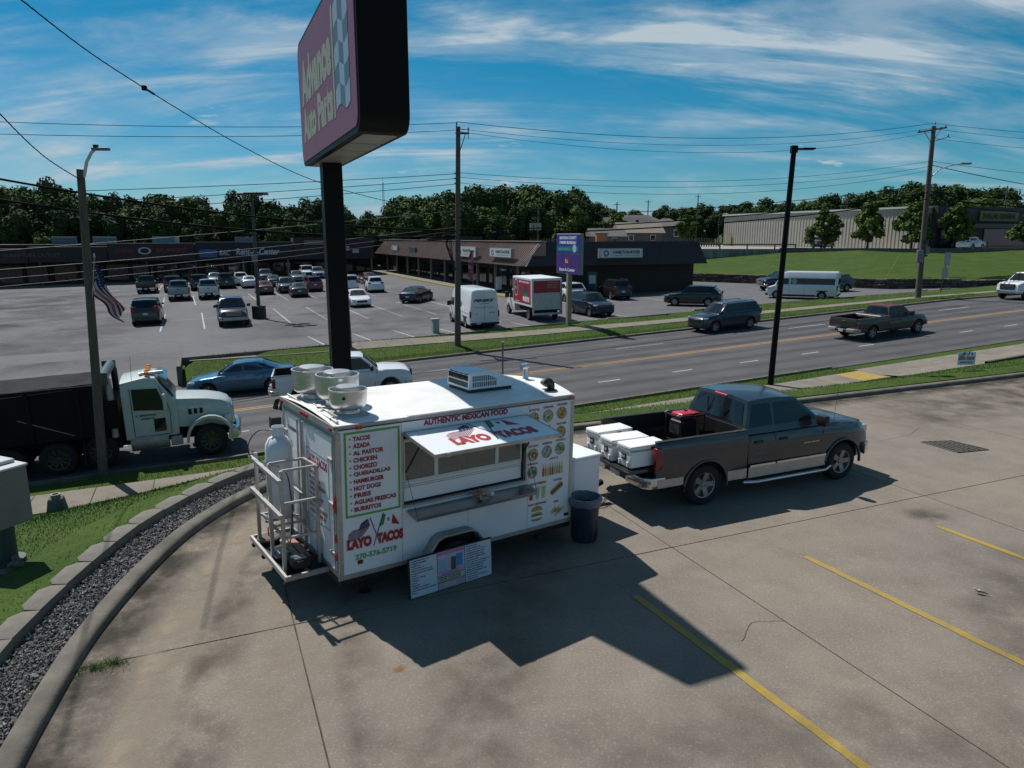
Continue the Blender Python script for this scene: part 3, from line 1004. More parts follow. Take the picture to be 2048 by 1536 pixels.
# roof with a slight crown
mb = MB(); NY = 10
roofpts = lambda y: interp(y, [(0, TL), (1.08, 4.31), (TWD, 3.97)])
xs_ = [0, .25, .5, .75, 1.]
for i, fx in enumerate(xs_):
    for j in range(NY + 1):
        y = TWD * j / NY
        mb.v.append(Vector((fx * (roofpts(y) + .02) - .02 * (1 - fx), -.012 + y * (TWD + .024) / TWD, 2.135 + .055 * math.sin(PI * j / NY))))
for i in range(len(xs_) - 1):
    for j in range(NY): mb.f.append((i * (NY + 1) + j, (i + 1) * (NY + 1) + j, (i + 1) * (NY + 1) + j + 1, i * (NY + 1) + j + 1)); mb.m.append(0)
roof = mb.build('roof', M_roof, TR, smooth=50, fix=False)
if roof.data.polygons[0].normal.z < 0: roof.data.flip_normals()
mb = MB(); mb.bb(1.05, 4.0, -.02, .07, 2.1365, 2.160); mb.build('roof_flashing', M_roof, TR, bevel=.006)
# aluminium trims
mb = MB(); mb.bb(-.03, TL + .01, -.016, .02, 2.09, 2.140); mb.build('roof_rail', M_alud, TR, bevel=.006)
mb = MB(); mb.bb(-.03, .02, -.016, TWD + .016, 2.045, 2.14); mb.build('roof_rail', M_alud, TR, bevel=.006)
mb = MB()
for a, b in ((1, 2), (2, 3)):
    (x0, y0), (x1, y1) = OUT[a], OUT[b]
    mb.prism([(x0, y0), (x1, y1), (x1 + .02, y1), (x0 + .02, y0)], 2, 2.05, 2.15)
mb.build('roof_rail', M_alud, TR)
mb = MB(); mb.bb(-.02, TL + .01, -.012, .02, -.02, .045); mb.build('bottom_rail', M_alud, TR, bevel=.004)
mb = MB(); mb.bb(-.014, .055, -.010, .03, .045, 2.044); mb.build('corner_trim', M_alu, TR, bevel=.006)
mb = MB(); mb.bb(TL - .055, TL + .014, -.010, .03, .045, 2.044); mb.build('corner_trim', mat('yellowed trim', (.52, .49, .40), rough=.6), TR, bevel=.006)
mb = MB(); mb.prism(OUT, 2, -.10, .0); mb.build('chassis', M_blks, TR)
mb = MB(); mb.bb(.06, 3.9, .06, TWD - .06, 0.001, .03); mb.build('interior_floor', mat('interior floor', (.10, .10, .10), rough=.6), TR)
# window: dark opening frame, sashes, glass
mb = MB()
for (a0, a1, b0, b1) in ((WX0 - .03, WX1 + .03, WZ1, WZ1 + .035), (WX0 - .03, WX1 + .03, WZ0 - .035, WZ0), (WX0 - .03, WX0, WZ0, WZ1), (WX1, WX1 + .03, WZ0, WZ1)): mb.bb(a0, a1, -.014, .04, b0, b1)
mb.build('window_frame', M_alu, TR, bevel=.004)
mb = MB()
for x in (WX0 + .0, WX1 - .03): mb.bb(x, x + .03, .0455, .12, WZ0, WZ1)
mb.bb(WX0 + .03, WX1 - .03, .0455, .12, WZ0 - .0, WZ0 + .02)
mb.build('window_reveal', mat('black seal', (.01, .01, .01), rough=.7), TR)
mb = MB(); mb.bb(WX0 + .03, WX1 - .03, .07, .10, WZ0 + .03, WZ0 + .30); mb.build('lower_panel', M_tw, TR, bevel=.004)
mb = MB()
for z in (WZ0 + .235, WZ0 + .265): mb.bb(WX0 + .03, WX1 - .03, .062, .0695, z, z + .007)
mb.build('panel_groove', M_alud, TR)
WH = (WZ0 + .30, WZ1 - .13)
for (x0, x1) in ((WX0 + .03, 1.52), (1.52, 2.58), (2.58, WX1 - .03)):
    f = MB()
    f.bb(x0, x1, .06, .09, WH[0], WH[0] + .045); f.bb(x0, x1, .06, .09, WH[1], WH[1] + .045)
    f.bb(x0, x0 + .03, .06, .09, WH[0] + .045, WH[1]); f.bb(x1 - .03, x1, .06, .09, WH[0] + .045, WH[1])
    fo = f.build('sash', mat('white sash', (.62, .62, .60), rough=.5), TR, bevel=.003)
    g = MB(); g.bb(x0 + .03, x1 - .03, .073, .077, WH[0] + .045, WH[1]); g.build('pane', M_tglass, fo)
# things inside, seen through the glass
M_in = mat('interior lining', (.20, .22, .21), rough=.6, var=.3, vscale=2)
mb = MB(); mb.bb(.1, 3.9, TWD - .075, TWD - .05, .05, 2.0); mb.bb(.06, .08, .1, TWD - .1, .05, 2.); mb.build('interior_lining', M_in, TR)
mb = MB(); mb.bb(.98, 3.0, .2, .72, .95, 1.0); mb.bb(1.0, 2.9, 1.5, 2.1, .05, .92); mb.build('worktop', M_steel, TR, bevel=.006)
mb = MB(); mb.bb(1.9, 2.9, 1.45, 2.1, 1.45, 1.95); mb.build('extractor_hood', M_steel, TR, bevel=.01)
k = 0
for (x, y, r_, h, c) in ((2.05, .33, .045, .2, (.4, .04, .03)), (2.16, .36, .045, .2, (.35, .05, .03)), (1.72, .4, .07, .12, (.5, .5, .48)), (1.85, .42, .09, .09, (.55, .54, .5)),
                         (2.32, .35, .08, .12, (.28, .26, .14)), (1.4, .4, .08, .16, (.12, .05, .04)), (2.48, .4, .05, .17, (.3, .33, .3))):
    mb = MB(); mb.lathe([(0, 0), (r_, 0), (r_ * .95, h * .75), (r_ * .4, h * .88), (r_ * .35, h), (0, h)], (x, y, 1.0), n=12)
    o = mb.build('container', mat('container %d' % k, c, rough=.4), None, smooth=40)
    o.matrix_basis = TR.matrix_basis
    tag(o, ['red squeeze bottle on the worktop just inside the serving window', 'second red squeeze bottle beside the first behind the glass', 'small white tub beside the squeeze bottles behind the glass',
            'wide white bowl between the white tub and the red bottles', 'olive jar right of the red bottles behind the glass', 'dark brown jar behind the middle window pane', 'pale slim bottle at the right of the middle pane'][k], 'container', 'containers inside the serving window')
    k += 1
# awning hatch
aw = Matrix.Translation((0, 0, WZ1 + .02)) @ Matrix.Rotation(R(6.5), 4, 'X')
mb = MB(); mb.bb(.975, 3.065, -.88, -.02, -.018, .018, M=aw); aw_o = mb.build('awning_panel', mat('awning white', (.76, .78, .80), rough=.32, coat=.2), TR, bevel=.006)
mb = MB()
for (a0, a1, b0, b1) in ((.965, 3.075, -.895, -.8805), (.965, .9745, -.88, -.02), (3.0655, 3.075, -.88, -.02)): mb.bb(a0, a1, b0, b1, -.024, .024, M=aw)
mb.bb(.96, 3.08, -.03, .0, -.02, .025, M=aw)
mb.build('awning_edge', M_alu, aw_o)
mb = MB(); mb.tube([(1.0, .0, 1.35), (1.02, -.42, 1.87)], .013); mb.build('gas_strut', M_blks, TR, smooth=40)
mb = MB(); mb.tube([(3.04, .0, 1.35), (3.02, -.42, 1.87)], .013); mb.build('gas_strut', M_blks, TR, smooth=40)
mb = MB(); mb.bb(1.14, 1.2, -.91, -.88, -.03, .02, M=aw); mb.build('latch', M_alu, aw_o)
AWM = TR.matrix_basis.copy()
# shelf
sh = Matrix.Translation((0, 0, .80)) @ Matrix.Rotation(R(8), 4, 'X')
mb = MB(); mb.bb(1.0, 3.13, -.30, -.015, -.012, .0, M=sh); mb.bb(1.0, 3.13, -.312, -.3005, -.045, .008, M=sh); mb.bb(1.0, 1.012, -.30, -.015, -.04, -.0125, M=sh); mb.bb(3.118, 3.13, -.30, -.015, -.04, -.0125, M=sh)
mb.build('serving_shelf', M_steel, TR, bevel=.003)
for x in (1.03, 3.10):
    mb = MB(); mb.tube([(x, -.29, .765), (x + (.02 if x > 2 else -.02), -.01, 1.30)], .004, 5); mb.build('shelf_cable', M_blks, TR)
# print on the near side (plane y = 0, facing -y)
SM = Matrix(((1, 0, 0, 0), (0, 0, -1, -.006), (0, 1, 0, 0), (0, 0, 0, 1)))


def SP(x0, x1, z0, z1, m, name='print', y=-.004, parent=TR):
    mb = MB(); mb.bb(x0, x1, y, -.0005, z0, z1); return mb.build(name, m, parent)


f = MB()
for (a0, a1, b0, b1) in ((.10, .91, 2.005, 2.035), (.10, .91, .85, .88), (.10, .13, .88, 2.005), (.88, .91, .88, 2.005)): f.bb(a0, a1, -.004, -.0005, b0, b1)
f.build('menu_border', M_green, TR)
items = ['TACOS', 'AZADA', 'AL PASTOR', 'CHICKEN', 'CHORIZO', 'QUESADILLAS', 'HAMBURGER', 'HOT DOGS', 'FRIES', 'AGUAS FRESCAS', 'BURRITOS']
for i, s_ in enumerate(items):
    z = 1.905 - i * .0985
    text(s_, SM, .225, z, .049 * len(s_) * (1.0 if 'S F' not in s_ else .97), .066, M_red, TR, bold=.045)
    mb = MB(); mb.bb(.17, .195, -.004, -.0005, z + .02, z + .045); mb.build('bullet', M_orange, TR)
text('AUTHENTIC MEXICAN FOOD', SM, 1.28, 1.982, 1.44, .088, M_red, TR, bold=.05)


def flags(M, x, y, s_, parent, n_='flag_print'):
    """two crossed waving flags drawn as flat print, s_ = overall width"""
    us_, mx = [], []
    # stars and stripes, waving to the left; pole leans right
    for k in range(7):
        mbk = MB(); P = []
        for t in range(9):
            q = t / 8
            P.append((x + s_ * (.02 + .36 * q), y + s_ * (.10 + .20 * q + .028 * math.sin(q * 7 + .4) + .024 * (k - 3))))
        for t in range(8):
            (a, b), (c, d) = P[t], P[t + 1]
            mbk.add([(a, b, .001), (c, d, .001), (c, d + s_ * .013, .001), (a, b + s_ * .013, .001)], [(0, 1, 2, 3)], M)
        mbk.build(n_, M_red if k % 2 == 0 else M_navy, parent, fix=False)
    mbk = MB(); mbk.add([(x + s_ * .20, y + s_ * .235, .002), (x + s_ * .40, y + s_ * .285, .002), (x + s_ * .35, y + s_ * .41, .002), (x + s_ * .24, y + s_ * .345, .002)], [(0, 1, 2, 3)], M)
    mbk.build(n_, M_navy, parent, fix=False)
    mbk = MB()
    for (a, b) in ((.25, .27), (.30, .29), (.35, .30), (.27, .31), (.32, .335), (.35, .355)): mbk.add([(x + s_ * a, y + s_ * b, .003), (x + s_ * (a + .012), y + s_ * b, .003), (x + s_ * (a + .006), y + s_ * (b + .014), .003)], [(0, 1, 2)], M)
    mbk.build(n_, M_white, parent, fix=False)
    for (pts, m_) in (([(.56, .22), (.64, .26), (.68, .42), (.62, .44)], mat('flag green', (.02, .20, .07), rough=.5)), ([(.64, .26), (.78, .24), (.80, .40), (.68, .42)], M_white),
                      ([(.78, .24), (.93, .20), (.83, .37), (.80, .40)], M_red), ([(.70, .30), (.745, .30), (.75, .36), (.71, .36)], M_navy)):
        mbk = MB(); mbk.add([(x + s_ * a, y + s_ * b, .002) for a, b in pts], [(0, 1, 2, 3)], M); mbk.build(n_, m_, parent, fix=False)
    for (a, b, c, d) in ((.39, .43, .56, -.06), (.63, .46, .45, -.08)):
        mbk = MB(); mbk.add([(x + s_ * a, y + s_ * b, .003), (x + s_ * (a + .014), y + s_ * b, .003), (x + s_ * (c + .014), y + s_ * d, .003), (x + s_ * c, y + s_ * d, .003)], [(0, 1, 2, 3)], M)
        mbk.build(n_, M_blks, parent, fix=False)


def logo(M, x, y, s_, parent):
    flags(M, x, y + s_ * .06, s_, parent)
    text('LAYO', M, x - s_ * .008, y - s_ * .008, s_ * .43, s_ * .19, M_orange, parent, bold=.075, zoff=.0035)
    text('LAYO', M, x, y, s_ * .42, s_ * .18, M_red, parent, bold=.06, zoff=.005)
    text('TACOS', M, x + s_ * .515, y - s_ * .008, s_ * .48, s_ * .19, M_orange, parent, bold=.075, zoff=.0035)
    text('TACOS', M, x + s_ * .52, y, s_ * .47, s_ * .18, M_red, parent, bold=.06, zoff=.005)


logo(SM, .11, .395, .84, TR)
text('270-576-5719', SM, .22, .225, .62, .085, M_green, TR, bold=.035)
SP(.255, .325, .165, .215, M_blks, 'marker_lamp', y=-.02); SP(.265, .315, .175, .205, M_redl, 'marker_lamp', y=-.028)
SP(.27, .35, 2.07, 2.115, M_redl, 'marker_lamp', y=-.045)
SP(3.93, 4.0, 2.075, 2.115, M_amb, 'marker_lamp', y=-.05)
SP(3.90, 3.98, .10, .145, M_blk, 'marker_lamp', y=-.02)
for x in (.93, 3.135, 2.02):
    mb = MB(); mb.bb(x, x + .006, -.0022, -.0005, .05, WZ0 - .05 if x == 2.02 else 2.08); mb.build('panel_seam', mat('seam grey', (.36, .37, .38), rough=.6), TR)
mb = MB()
def rivet(x, z): mb.add([(x - .006, -.003, z), (x, -.003, z - .006), (x + .006, -.003, z), (x, -.003, z + .006)], [(0, 1, 2, 3)])
for k in range(50):
    rivet(.06 + k * .08, .062)
    if k > 6: rivet(.06 + k * .08, 2.078)
for k in range(24):
    for x in (.028, TL - .03, 3.12, .942):
        if x in (.942,) and .8 < .12 + k * .083 < .95: continue
        rivet(x, .12 + k * .083) if x > .03 and x < 4 else mb.add([(x - .006, -.0115, .12 + k * .083), (x, -.0115, .114 + k * .083), (x + .006, -.0115, .12 + k * .083), (x, -.0115, .126 + k * .083)], [(0, 1, 2, 3)])
tag(mb.build('rivet', mat('rivet grey', (.30, .31, .32), rough=.5), TR, fix=False), kind='stuff')
# food pictures: printed discs with plates
def food_mat(nm, cols, sc=26):
    if nm in _M: return _M[nm]
    m = bpy.data.materials.new(nm); m.use_nodes = True; nt = m.node_tree; b = nt.nodes['Principled BSDF']; b.inputs['Roughness'].default_value = .5
    tc = nd(nt, 'ShaderNodeTexCoord'); v = nd(nt, 'ShaderNodeTexVoronoi'); v.inputs['Scale'].default_value = sc
    nt.links.new(tc.outputs['Object'], v.inputs['Vector'])
    cr = nd(nt, 'ShaderNodeValToRGB'); e = cr.color_ramp.elements; cr.color_ramp.interpolation = 'CONSTANT'
    while len(e) < len(cols): e.new(.5)
    for i, c in enumerate(cols): e[i].position = i / len(cols); e[i].color = (*c, 1)
    sp = nd(nt, 'ShaderNodeSeparateColor'); nt.links.new(v.outputs['Color'], sp.inputs[0]); nt.links.new(sp.outputs[0], cr.inputs[0]); nt.links.new(cr.outputs[0], b.inputs['Base Color'])
    _M[nm] = m; return m


F1 = food_mat('print tacos plate', [(.35, .20, .08), (.16, .22, .05), (.45, .36, .2), (.2, .09, .04), (.5, .42, .3)])
F2 = food_mat('print burrito bowl', [(.12, .19, .04), (.30, .34, .14), (.42, .38, .28), (.2, .1, .05), (.45, .45, .38)])
F3 = food_mat('print fries', [(.48, .28, .06), (.35, .17, .05), (.55, .38, .12), (.25, .1, .04)])
F4 = food_mat('print salad', [(.40, .40, .36), (.16, .2, .07), (.3, .3, .24), (.1, .1, .06), (.48, .48, .44)])
M_plate = mat('plate print', (.30, .31, .33), rough=.5)


def disc(x, z, r_, m, nm='food_picture', el=1.):
    for rr, mm, y in ((r_, M_plate, -.003), (r_ * .84, m, -.005)):
        mb = MB(); mb.prism([(x + rr * math.cos(2 * PI * k / 20), z + rr * el * math.sin(2 * PI * k / 20)) for k in range(20)], 1, y, -.0005); mb.build(nm, mm, TR)


for (x, z, m_, lab) in ((3.225, 1.84, F1, 'AL PASTOR'), (3.505, 1.855, F2, 'BURRITO BOWL'), (3.785, 1.87, F3, 'PAPAS SUPREME'), (3.775, 1.555, F3, 'CRAZY FRIES'),
                        (3.225, 1.255, F2, "STEAK BURRITO"), (3.50, 1.265, F4, 'SUPREME BOWL'), (3.77, 1.28, F2, 'QUESADILLA'), (3.22, .965, F4, 'CHICKEN BOWL')):
    disc(x, z, .105, m_); text(lab, SM, x - .095, z + .125, .20, .035, M_red, TR, bold=.03)
text('BURRITO', SM, 3.42, 1.66, .14, .035, M_red, TR, bold=.03)
text('JARRITOS', SM, 3.56, 1.115, .17, .035, M_red, TR, bold=.03)
cols = [(.45, .05, .03), (.5, .25, .03), (.5, .4, .08), (.45, .12, .03), (.4, .05, .05), (.5, .35, .05), (.3, .32, .2), (.25, .3, .06), (.5, .4, .1), (.1, .2, .05)]
for k in range(9):
    x = 3.42 + k * .048; mb = MB()
    mb.prism([(x, .86), (x + .036, .86), (x + .036, .97), (x + .024, 1.01), (x + .022, 1.06), (x + .014, 1.06), (x + .012, 1.01), (x, .97)], 1, -.004, -.0005)
    mb.build('bottle_picture', mat('print drink %d' % k, cols[k], rough=.4), TR)
text('AGUAS FRESCAS', SM, 3.17, .745, .33, .04, M_red, TR, bold=.03)
for k, c in enumerate(((.38, .05, .04), (.42, .42, .40), (.45, .48, .14))):
    x = 3.16 + k * .125; mb = MB(); mb.prism([(x + .015, .50), (x + .075, .50), (x + .09, .70), (x, .70)], 1, -.004, -.0005); mb.build('drink_picture', mat('print agua %d' % k, c, rough=.4), TR)
text('HOT DOGS', SM, 3.66, .74, .17, .038, M_red, TR, bold=.03)
for (w_, c) in ((.05, (.42, .26, .12)), (.024, (.25, .06, .03))):
    mb = MB(); a, b = (3.62, .545), (3.83, .675); l = math.dist(a, b); nx, nz_ = -(b[1] - a[1]) / l * w_, (b[0] - a[0]) / l * w_
    mb.prism([(a[0] - nx, a[1] - nz_), (a[0] - .02, a[1] - .01), (a[0] + nx, a[1] + nz_), (b[0] + nx, b[1] + nz_), (b[0] + .02, b[1] + .012), (b[0] - nx, b[1] - nz_)], 1, -.003 - (.003 if w_ < .03 else 0), -.0005)
    mb.build('hot_dog_picture', mat('print dog %f' % w_, c, rough=.5), TR)
text('PLAIN CHEESE BURGER', SM, 3.15, .405, .37, .035, M_red, TR, bold=.03)
for (el, z, h, c) in ((1, .30, .085, (.45, .27, .10)), (1, .245, .03, (.5, .38, .10)), (1, .215, .035, (.16, .08, .04)), (1, .17, .045, (.42, .26, .11))):
    mb = MB(); mb.prism([(3.33 + .115 * math.cos(t * PI / 8) * 1., z + h * abs(math.sin(t * PI / 8)) * (1 if z > .2 else -1)) for t in range(9)] , 1, -.004 - z * .003, -.0005)
    mb.build('burger_picture', mat('print burger %f' % z, c, rough=.5), TR)
text('FRIES', SM, 3.67, .37, .10, .038, M_red, TR, bold=.03)
fr = MB(); r2 = random.Random(5)
for k in range(46):
    a = r2.uniform(-.7, .9); x, z = 3.74 + r2.gauss(0, .05), .225 + r2.gauss(0, .03); l = .05
    dx, dz = math.cos(a) * l, math.sin(a) * l
    fr.prism([(x - dx - .005, z - dz), (x - dx + .005, z - dz - .006), (x + dx + .005, z + dz - .006), (x + dx - .005, z + dz)], 1, -.003 - k * .00006, -.0005)
tag(fr.build('fries_picture', mat('print fries yellow', (.55, .36, .05), rough=.5, var=.4, vscale=60), TR), kind='stuff')
# logo on the awning (lies in the hatch plane, read from the shelf side)
AM = aw @ Matrix(((1, 0, 0, 0), (0, 1, 0, 0), (0, 0, 1, .0185), (0, 0, 0, 1)))
logo(AM, 1.42, -.70, 1.40, aw_o)
# print on the rear doors (plane x = -.0125, facing -x); text runs toward -y
BM = Matrix(((0, 0, -1, -.0135), (-1, 0, 0, 0), (0, 1, 0, 0), (0, 0, 0, 1)))
mb = MB()
for (y0, y1, z0, z1) in ((.28, 1.14, 1.60, 1.606), (.28, 1.14, .60, .606), (.28, .286, .606, 1.60), (1.134, 1.14, .606, 1.60)): mb.bb(-.0165, -.0125, y0, y1, z0, z1)
mb.build('menu_border', mat('teal print', (.10, .2, .2), rough=.5), TR)
text('LAYO TACOS', BM, -1.09, 1.42, .76, .13, M_red, TR, bold=.05)
for i, s_ in enumerate(['TACOS', 'AL PASTOR', 'AZADA CHICKEN', 'CHORIZO', 'QUESADILLAS', 'HAMBURGER', 'HOT DOGS FRIES', 'AGUAS FRESCAS']):
    text(s_, BM, -1.05, 1.25 - i * .083, .048 * len(s_), .055, M_red, TR, bold=.04)
text('TRADESMAN', BM, -1.95, 1.70, .5, .06, M_navy, TR, bold=.05)
text('LAYO', BM, -2.05, 1.42, .3, .12, M_green, TR, bold=.05)
# rear lamps
for (z0, z1, y0, y1) in ((.92, 1.17, .045, .10), (.50, .62, .05, .09), (.25, .36, .05, .09)):
    mb = MB(); mb.lathe([(0, 0), (.03, .004), (.026, .03), (0, .04)], n=14); 
    o = mb.build('tail_lamp', M_redl, TR, smooth=60); o.rotation_euler = (0, R(-90), 0); o.scale = ((z1 - z0) / .06, (y1 - y0) / .055, 1); o.location = (-.003, (y0 + y1) / 2, (z0 + z1) / 2)
for y in (1.02, 1.12, 1.22, .12, TWD - .12):
    mb = MB(); mb.bb(-.05, -.031, y - .035, y + .035, 2.06, 2.10); mb.build('marker_lamp', M_redl, TR)
mb = MB(); mb.bb(-.16, -.01, TWD + .02, TWD + .18, 1.62, 1.80); mb.build('porch_light', M_blk, TR, bevel=.01)
# fender and wheel
A = [(1.20, -.08), (1.27, .12), (1.40, .30), (1.50, .345), (1.98, .345), (2.08, .30), (2.17, .16), (2.24, -.08)]
mb = MB()
for (x, z) in A:
    cx__, cz__ = 1.72, -.05
    d_ = math.hypot(x - cx__, z - cz__); ix, iz = x - (x - cx__) / d_ * .02, z - (z - cz__) / d_ * .02
    mb.v += [Vector((x, -.002, z)), Vector((x, -.20, z)), Vector((ix, -.20, iz)), Vector((ix, -.002, iz))]
for i in range(len(A) - 1):
    for j in range(4): mb.f.append((i * 4 + j, i * 4 + (j + 1) % 4, (i + 1) * 4 + (j + 1) % 4, (i + 1) * 4 + j)); mb.m.append(0)
mb.f += [(0, 1, 2, 3), (28, 31, 30, 29)]; mb.m += [0, 0]
mb.build('fender', M_alud, TR, smooth=50)
mb = MB(); mb.tube([(x, -.20, z) for x, z in A], .012); mb.build('fender_trim', M_alu, TR, smooth=50)
mb = MB(); mb.prism(A, 1, -.0035, -.0006); mb.build('wheel_well', M_dark, TR)
mb = MB(); mb.lathe([(.20, -.10), (.31, -.10), (.335, -.08), (.335, .08), (.31, .10), (.20, .10)], (1.72, -.095, -.12), axis='Y', n=28); wo = mb.build('wheel', M_rubber, TR, smooth=50)
mb = MB(); mb.lathe([(0, -.07), (.07, -.08), (.10, -.03), (.17, -.05), (.20, -.09), (.20, .05), (0, .05)], (1.72, -.095, -.12), axis='Y', n=20); mb.build('rim', M_alud, wo, smooth=40)
mb = MB(); mb.lathe([(.20, -.10), (.31, -.10), (.335, -.08), (.335, .08), (.31, .10), (.20, .10)], (1.72, TWD + .115, -.12), axis='Y', n=20); mb.build('wheel', M_rubber, TR, smooth=50)
for (x, y) in ((.5, .35), (.5, TWD - .35), (3.6, .35), (3.6, TWD - .35)):
    mb = MB(); mb.cyl((x, y, -.46), (x, y, -.1), .03); mb.cyl((x, y, -.46), (x, y, -.44), .09); mb.build('jack_stand', M_blks, TR)
# ---- roof gear (each lies on the roof)
def on_tr(o): o.matrix_basis = TR.matrix_basis @ o.matrix_basis; return o


def fan(x, y, r_, h, label, port=False):
    e = empty('exhaust_fan', (x, y, 2.16), 0, label, 'exhaust fan', 'spun metal exhaust fans on the trailer roof')
    on_tr(e)
    mb = MB(); mb.bb(-r_ * .85, r_ * .85, -r_ * .85, r_ * .85, -.02, .035); mb.build('curb', M_alud, e, bevel=.01)
    mb = MB(); nk = h * .22; mb.lathe([(r_ * .62, .03), (r_ * .60, nk * .6), (r_ * .62, nk), (r_ * .80, nk + .02), (r_ * .93, nk + .05), (r_ * .985, nk + .10), (r_, nk + .14), (r_, h - .02), (r_ * 1.03, h - .012), (r_ * 1.03, h), (r_ * .96, h), (r_ * .95, h - .02), (r_ * .93, nk + .12), (r_ * .5, nk + .04)], n=44)
    mb.build('bowl', M_spun, e, smooth=40)
    mb = MB(); mb.cyl((0, 0, .14), (0, 0, h - .04), r_ * .50, n=28); mb.lathe([(r_ * .50, h - .05), (r_ * .64, h - .045), (r_ * .64, h + .03), (r_ * .60, h + .042), (r_ * .2, h + .05), (0, h + .05)], n=32)
    mb.build('motor_cap', M_spun, e, smooth=35)
    if port:
        mb = MB(); mb.cyl((-r_ * .55, -r_ * .80, .27), (-r_ * .60, -r_ * .86, .27), .022); mb.build('port', M_blk, e)
    return e


fan(.38, .50, .258, .36, 'smallest of three exhaust fans, nearest the lettered side of the trailer', True)
fan(.46, 1.08, .305, .47, 'middle one of three spun metal exhaust fans on the trailer roof')
fan(.32, 1.72, .300, .46, 'exhaust fan farthest from the lettered side of the trailer roof')
mb = MB()
for y in (.3, .75, 1.4): mb.tube([(.03, y, 2.17), (.14, y, 2.19), (.14, y + .45, 2.19)], .016)
mb.tube([(.06, .1, 2.165), (.06, 2.1, 2.18)], .02); mb.build('roof_bars', M_alu, TR, smooth=40)
mb = MB(); mb.tube([(.1, .95, 2.2), (.3, .80, 2.2), (.34, .6, 2.2)], .022); mb.build('conduit', M_alud, TR, smooth=40)
ac = on_tr(empty('air_conditioner', (2.48, .74, 2.185), 0, 'white slotted rooftop air conditioner in the middle of the trailer roof', 'air conditioner'))
mb = MB(); mb.bb(.02, .84, .02, .64, -.02, .05); mb.build('base', M_blk, ac)
P = [(0, .05), (.02, .30), (.08, .33), (.36, .345), (.55, .29), (.78, .15), (.86, .09), (.87, .05)]
mb = MB(); mb.prism(P, 1, 0, .68); sh_ = mb.build('shroud', M_tw, ac, bevel=.018, seg=2, smooth=35)
mb = MB()
for k in range(13):
    x = .075 + k * .036; zt = interp(x, [(0, .27), (.36, .27), (.6, .17)])
    if zt > .165: mb.bb(x, x + .017, -.004, .004, .185, zt)
    mb.bb(x, x + .017, -.004, .004, .095, min(.17, zt))
for k in range(17):
    y = .04 + k * .036
    mb.add([(-.004 + .0, y, .095), (-.004, y + .018, .095), (.0038, y + .018, .165), (.0038, y, .165)], [(0, 1, 2, 3)])
    mb.bb(.0, .006, y, y + .018, .09, .17); mb.bb(.004, .016, y, y + .018, .19, .275)
for k in range(4): mb.bb(.012, .026, .05 + k * .15, .16 + k * .15, .285, .298)
mb.build('vent_slots', M_dark, ac)
chim = on_tr(empty('flue_pipe', (4.02, 1.32, 2.17), 0, 'shiny metal flue pipe with round cap at the front of the trailer roof', 'flue pipe'))
mb = MB(); mb.lathe([(.085, 0), (.06, .02), (.052, .03), (.05, .20), (.0, .20)], n=18); mb.build('pipe', M_spun, chim, smooth=40)
mb = MB(); mb.cyl((-.10, 0, .235), (.03, 0, .25), .055); mb.lathe([(.05, .20), (.055, .235), (.0, .26)], n=16); mb.build('cap', M_spun, chim, smooth=40)
vt = on_tr(empty('roof_vent', (3.84, .42, 2.16), 0, 'black curved vent hood near the front corner of the trailer roof', 'roof vent'))
mb = MB(); mb.bb(-.08, .10, -.09, .09, 0, .02); mb.build('flange', M_blk, vt)
mb = MB(); mb.tube([(.04, 0, .0), (.04, 0, .06), (.03, 0, .10), (.0, 0, .135), (-.05, 0, .15), (-.09, 0, .135), (-.115, 0, .11)], [.06, .065, .07, .073, .073, .07, .07], 14); mb.build('hood', M_blk, vt, smooth=50)
# ---- rear rack, cylinder, gear
rk = on_tr(empty('rear_rack', (0, 0, 0), 0, 'welded aluminium rack behind the trailer doors holding the gas cylinder', 'rack'))
T_ = .024
def bar(p, q, w=T_, nm='rack_bar', m=None):
    p, q = Vector(p), Vector(q); d = q - p; l = d.length
    mb = MB(); ro = d.to_track_quat('Z', 'Y').to_matrix().to_4x4()
    mb.box((0, 0, l / 2), (2 * w, 2 * w, l), M=Matrix.Translation(p) @ ro)
    return mb.build(nm, m or M_alu, rk, bevel=.003)


for (x, y, z) in ((-.55, .62, 1.46), (-.06, .62, 1.46), (-.55, 1.16, 1.42), (-.55, 1.80, 1.42), (-.06, 1.16, 1.40), (-.06, 1.80, 1.40)): bar((x, y, .03), (x, y, z))
for z in (.85, 1.34): bar((-.605, .50, z), (-.605, 1.90, z), .028)
for z in (.48, .98, 1.45): bar((-.55, .645, z), (-.06, .645, z), .017)
for z in (.48, 1.42): bar((-.55, 1.16, z), (-.06, 1.16, z), .017)
bar((-.06, .62, 1.45), (-.06, 1.16, 1.42), .02); bar((-.06, 1.2, .85), (-.06, 1.8, .85), .017); bar((-.55, 1.80, .45), (-.06, 1.80, .45), .017)
bar((-.5, .7, .46), (-.5, 1.75, .46), .017); bar((-.12, .7, .46), (-.12, 1.75, .46), .017); bar((-.55, 1.45, .46), (-.06, 1.45, .46), .017)
mb = MB()
for (x0, x1, y0, y1) in ((-.62, -.58, .38, 2.08), (-.58, .0, .38, .42), (-.58, .0, 2.04, 2.08), (-.3, -.26, .42, 2.04)): mb.bb(x0, x1, y0, y1, -.03, .04)
mb.build('platform_frame', M_alud, rk, bevel=.004)
mb = MB(); mb.bb(-.58, -.01, .42, 2.04, -.025, -.005); mb.build('platform_mesh', M_blks, rk)
for (x, y) in ((-.60, 1.95), (-.60, 1.45), (-.60, .95), (-.60, .42)):
    mb = MB(); mb.cyl((x, y - .02, -.07), (x, y + .02, -.07), .035); mb.build('caster', M_blk, rk)
cy = on_tr(empty('gas_cylinder', (-.30, 1.50, .49), 0, 'tall white propane cylinder standing in the rear rack', 'gas cylinder'))
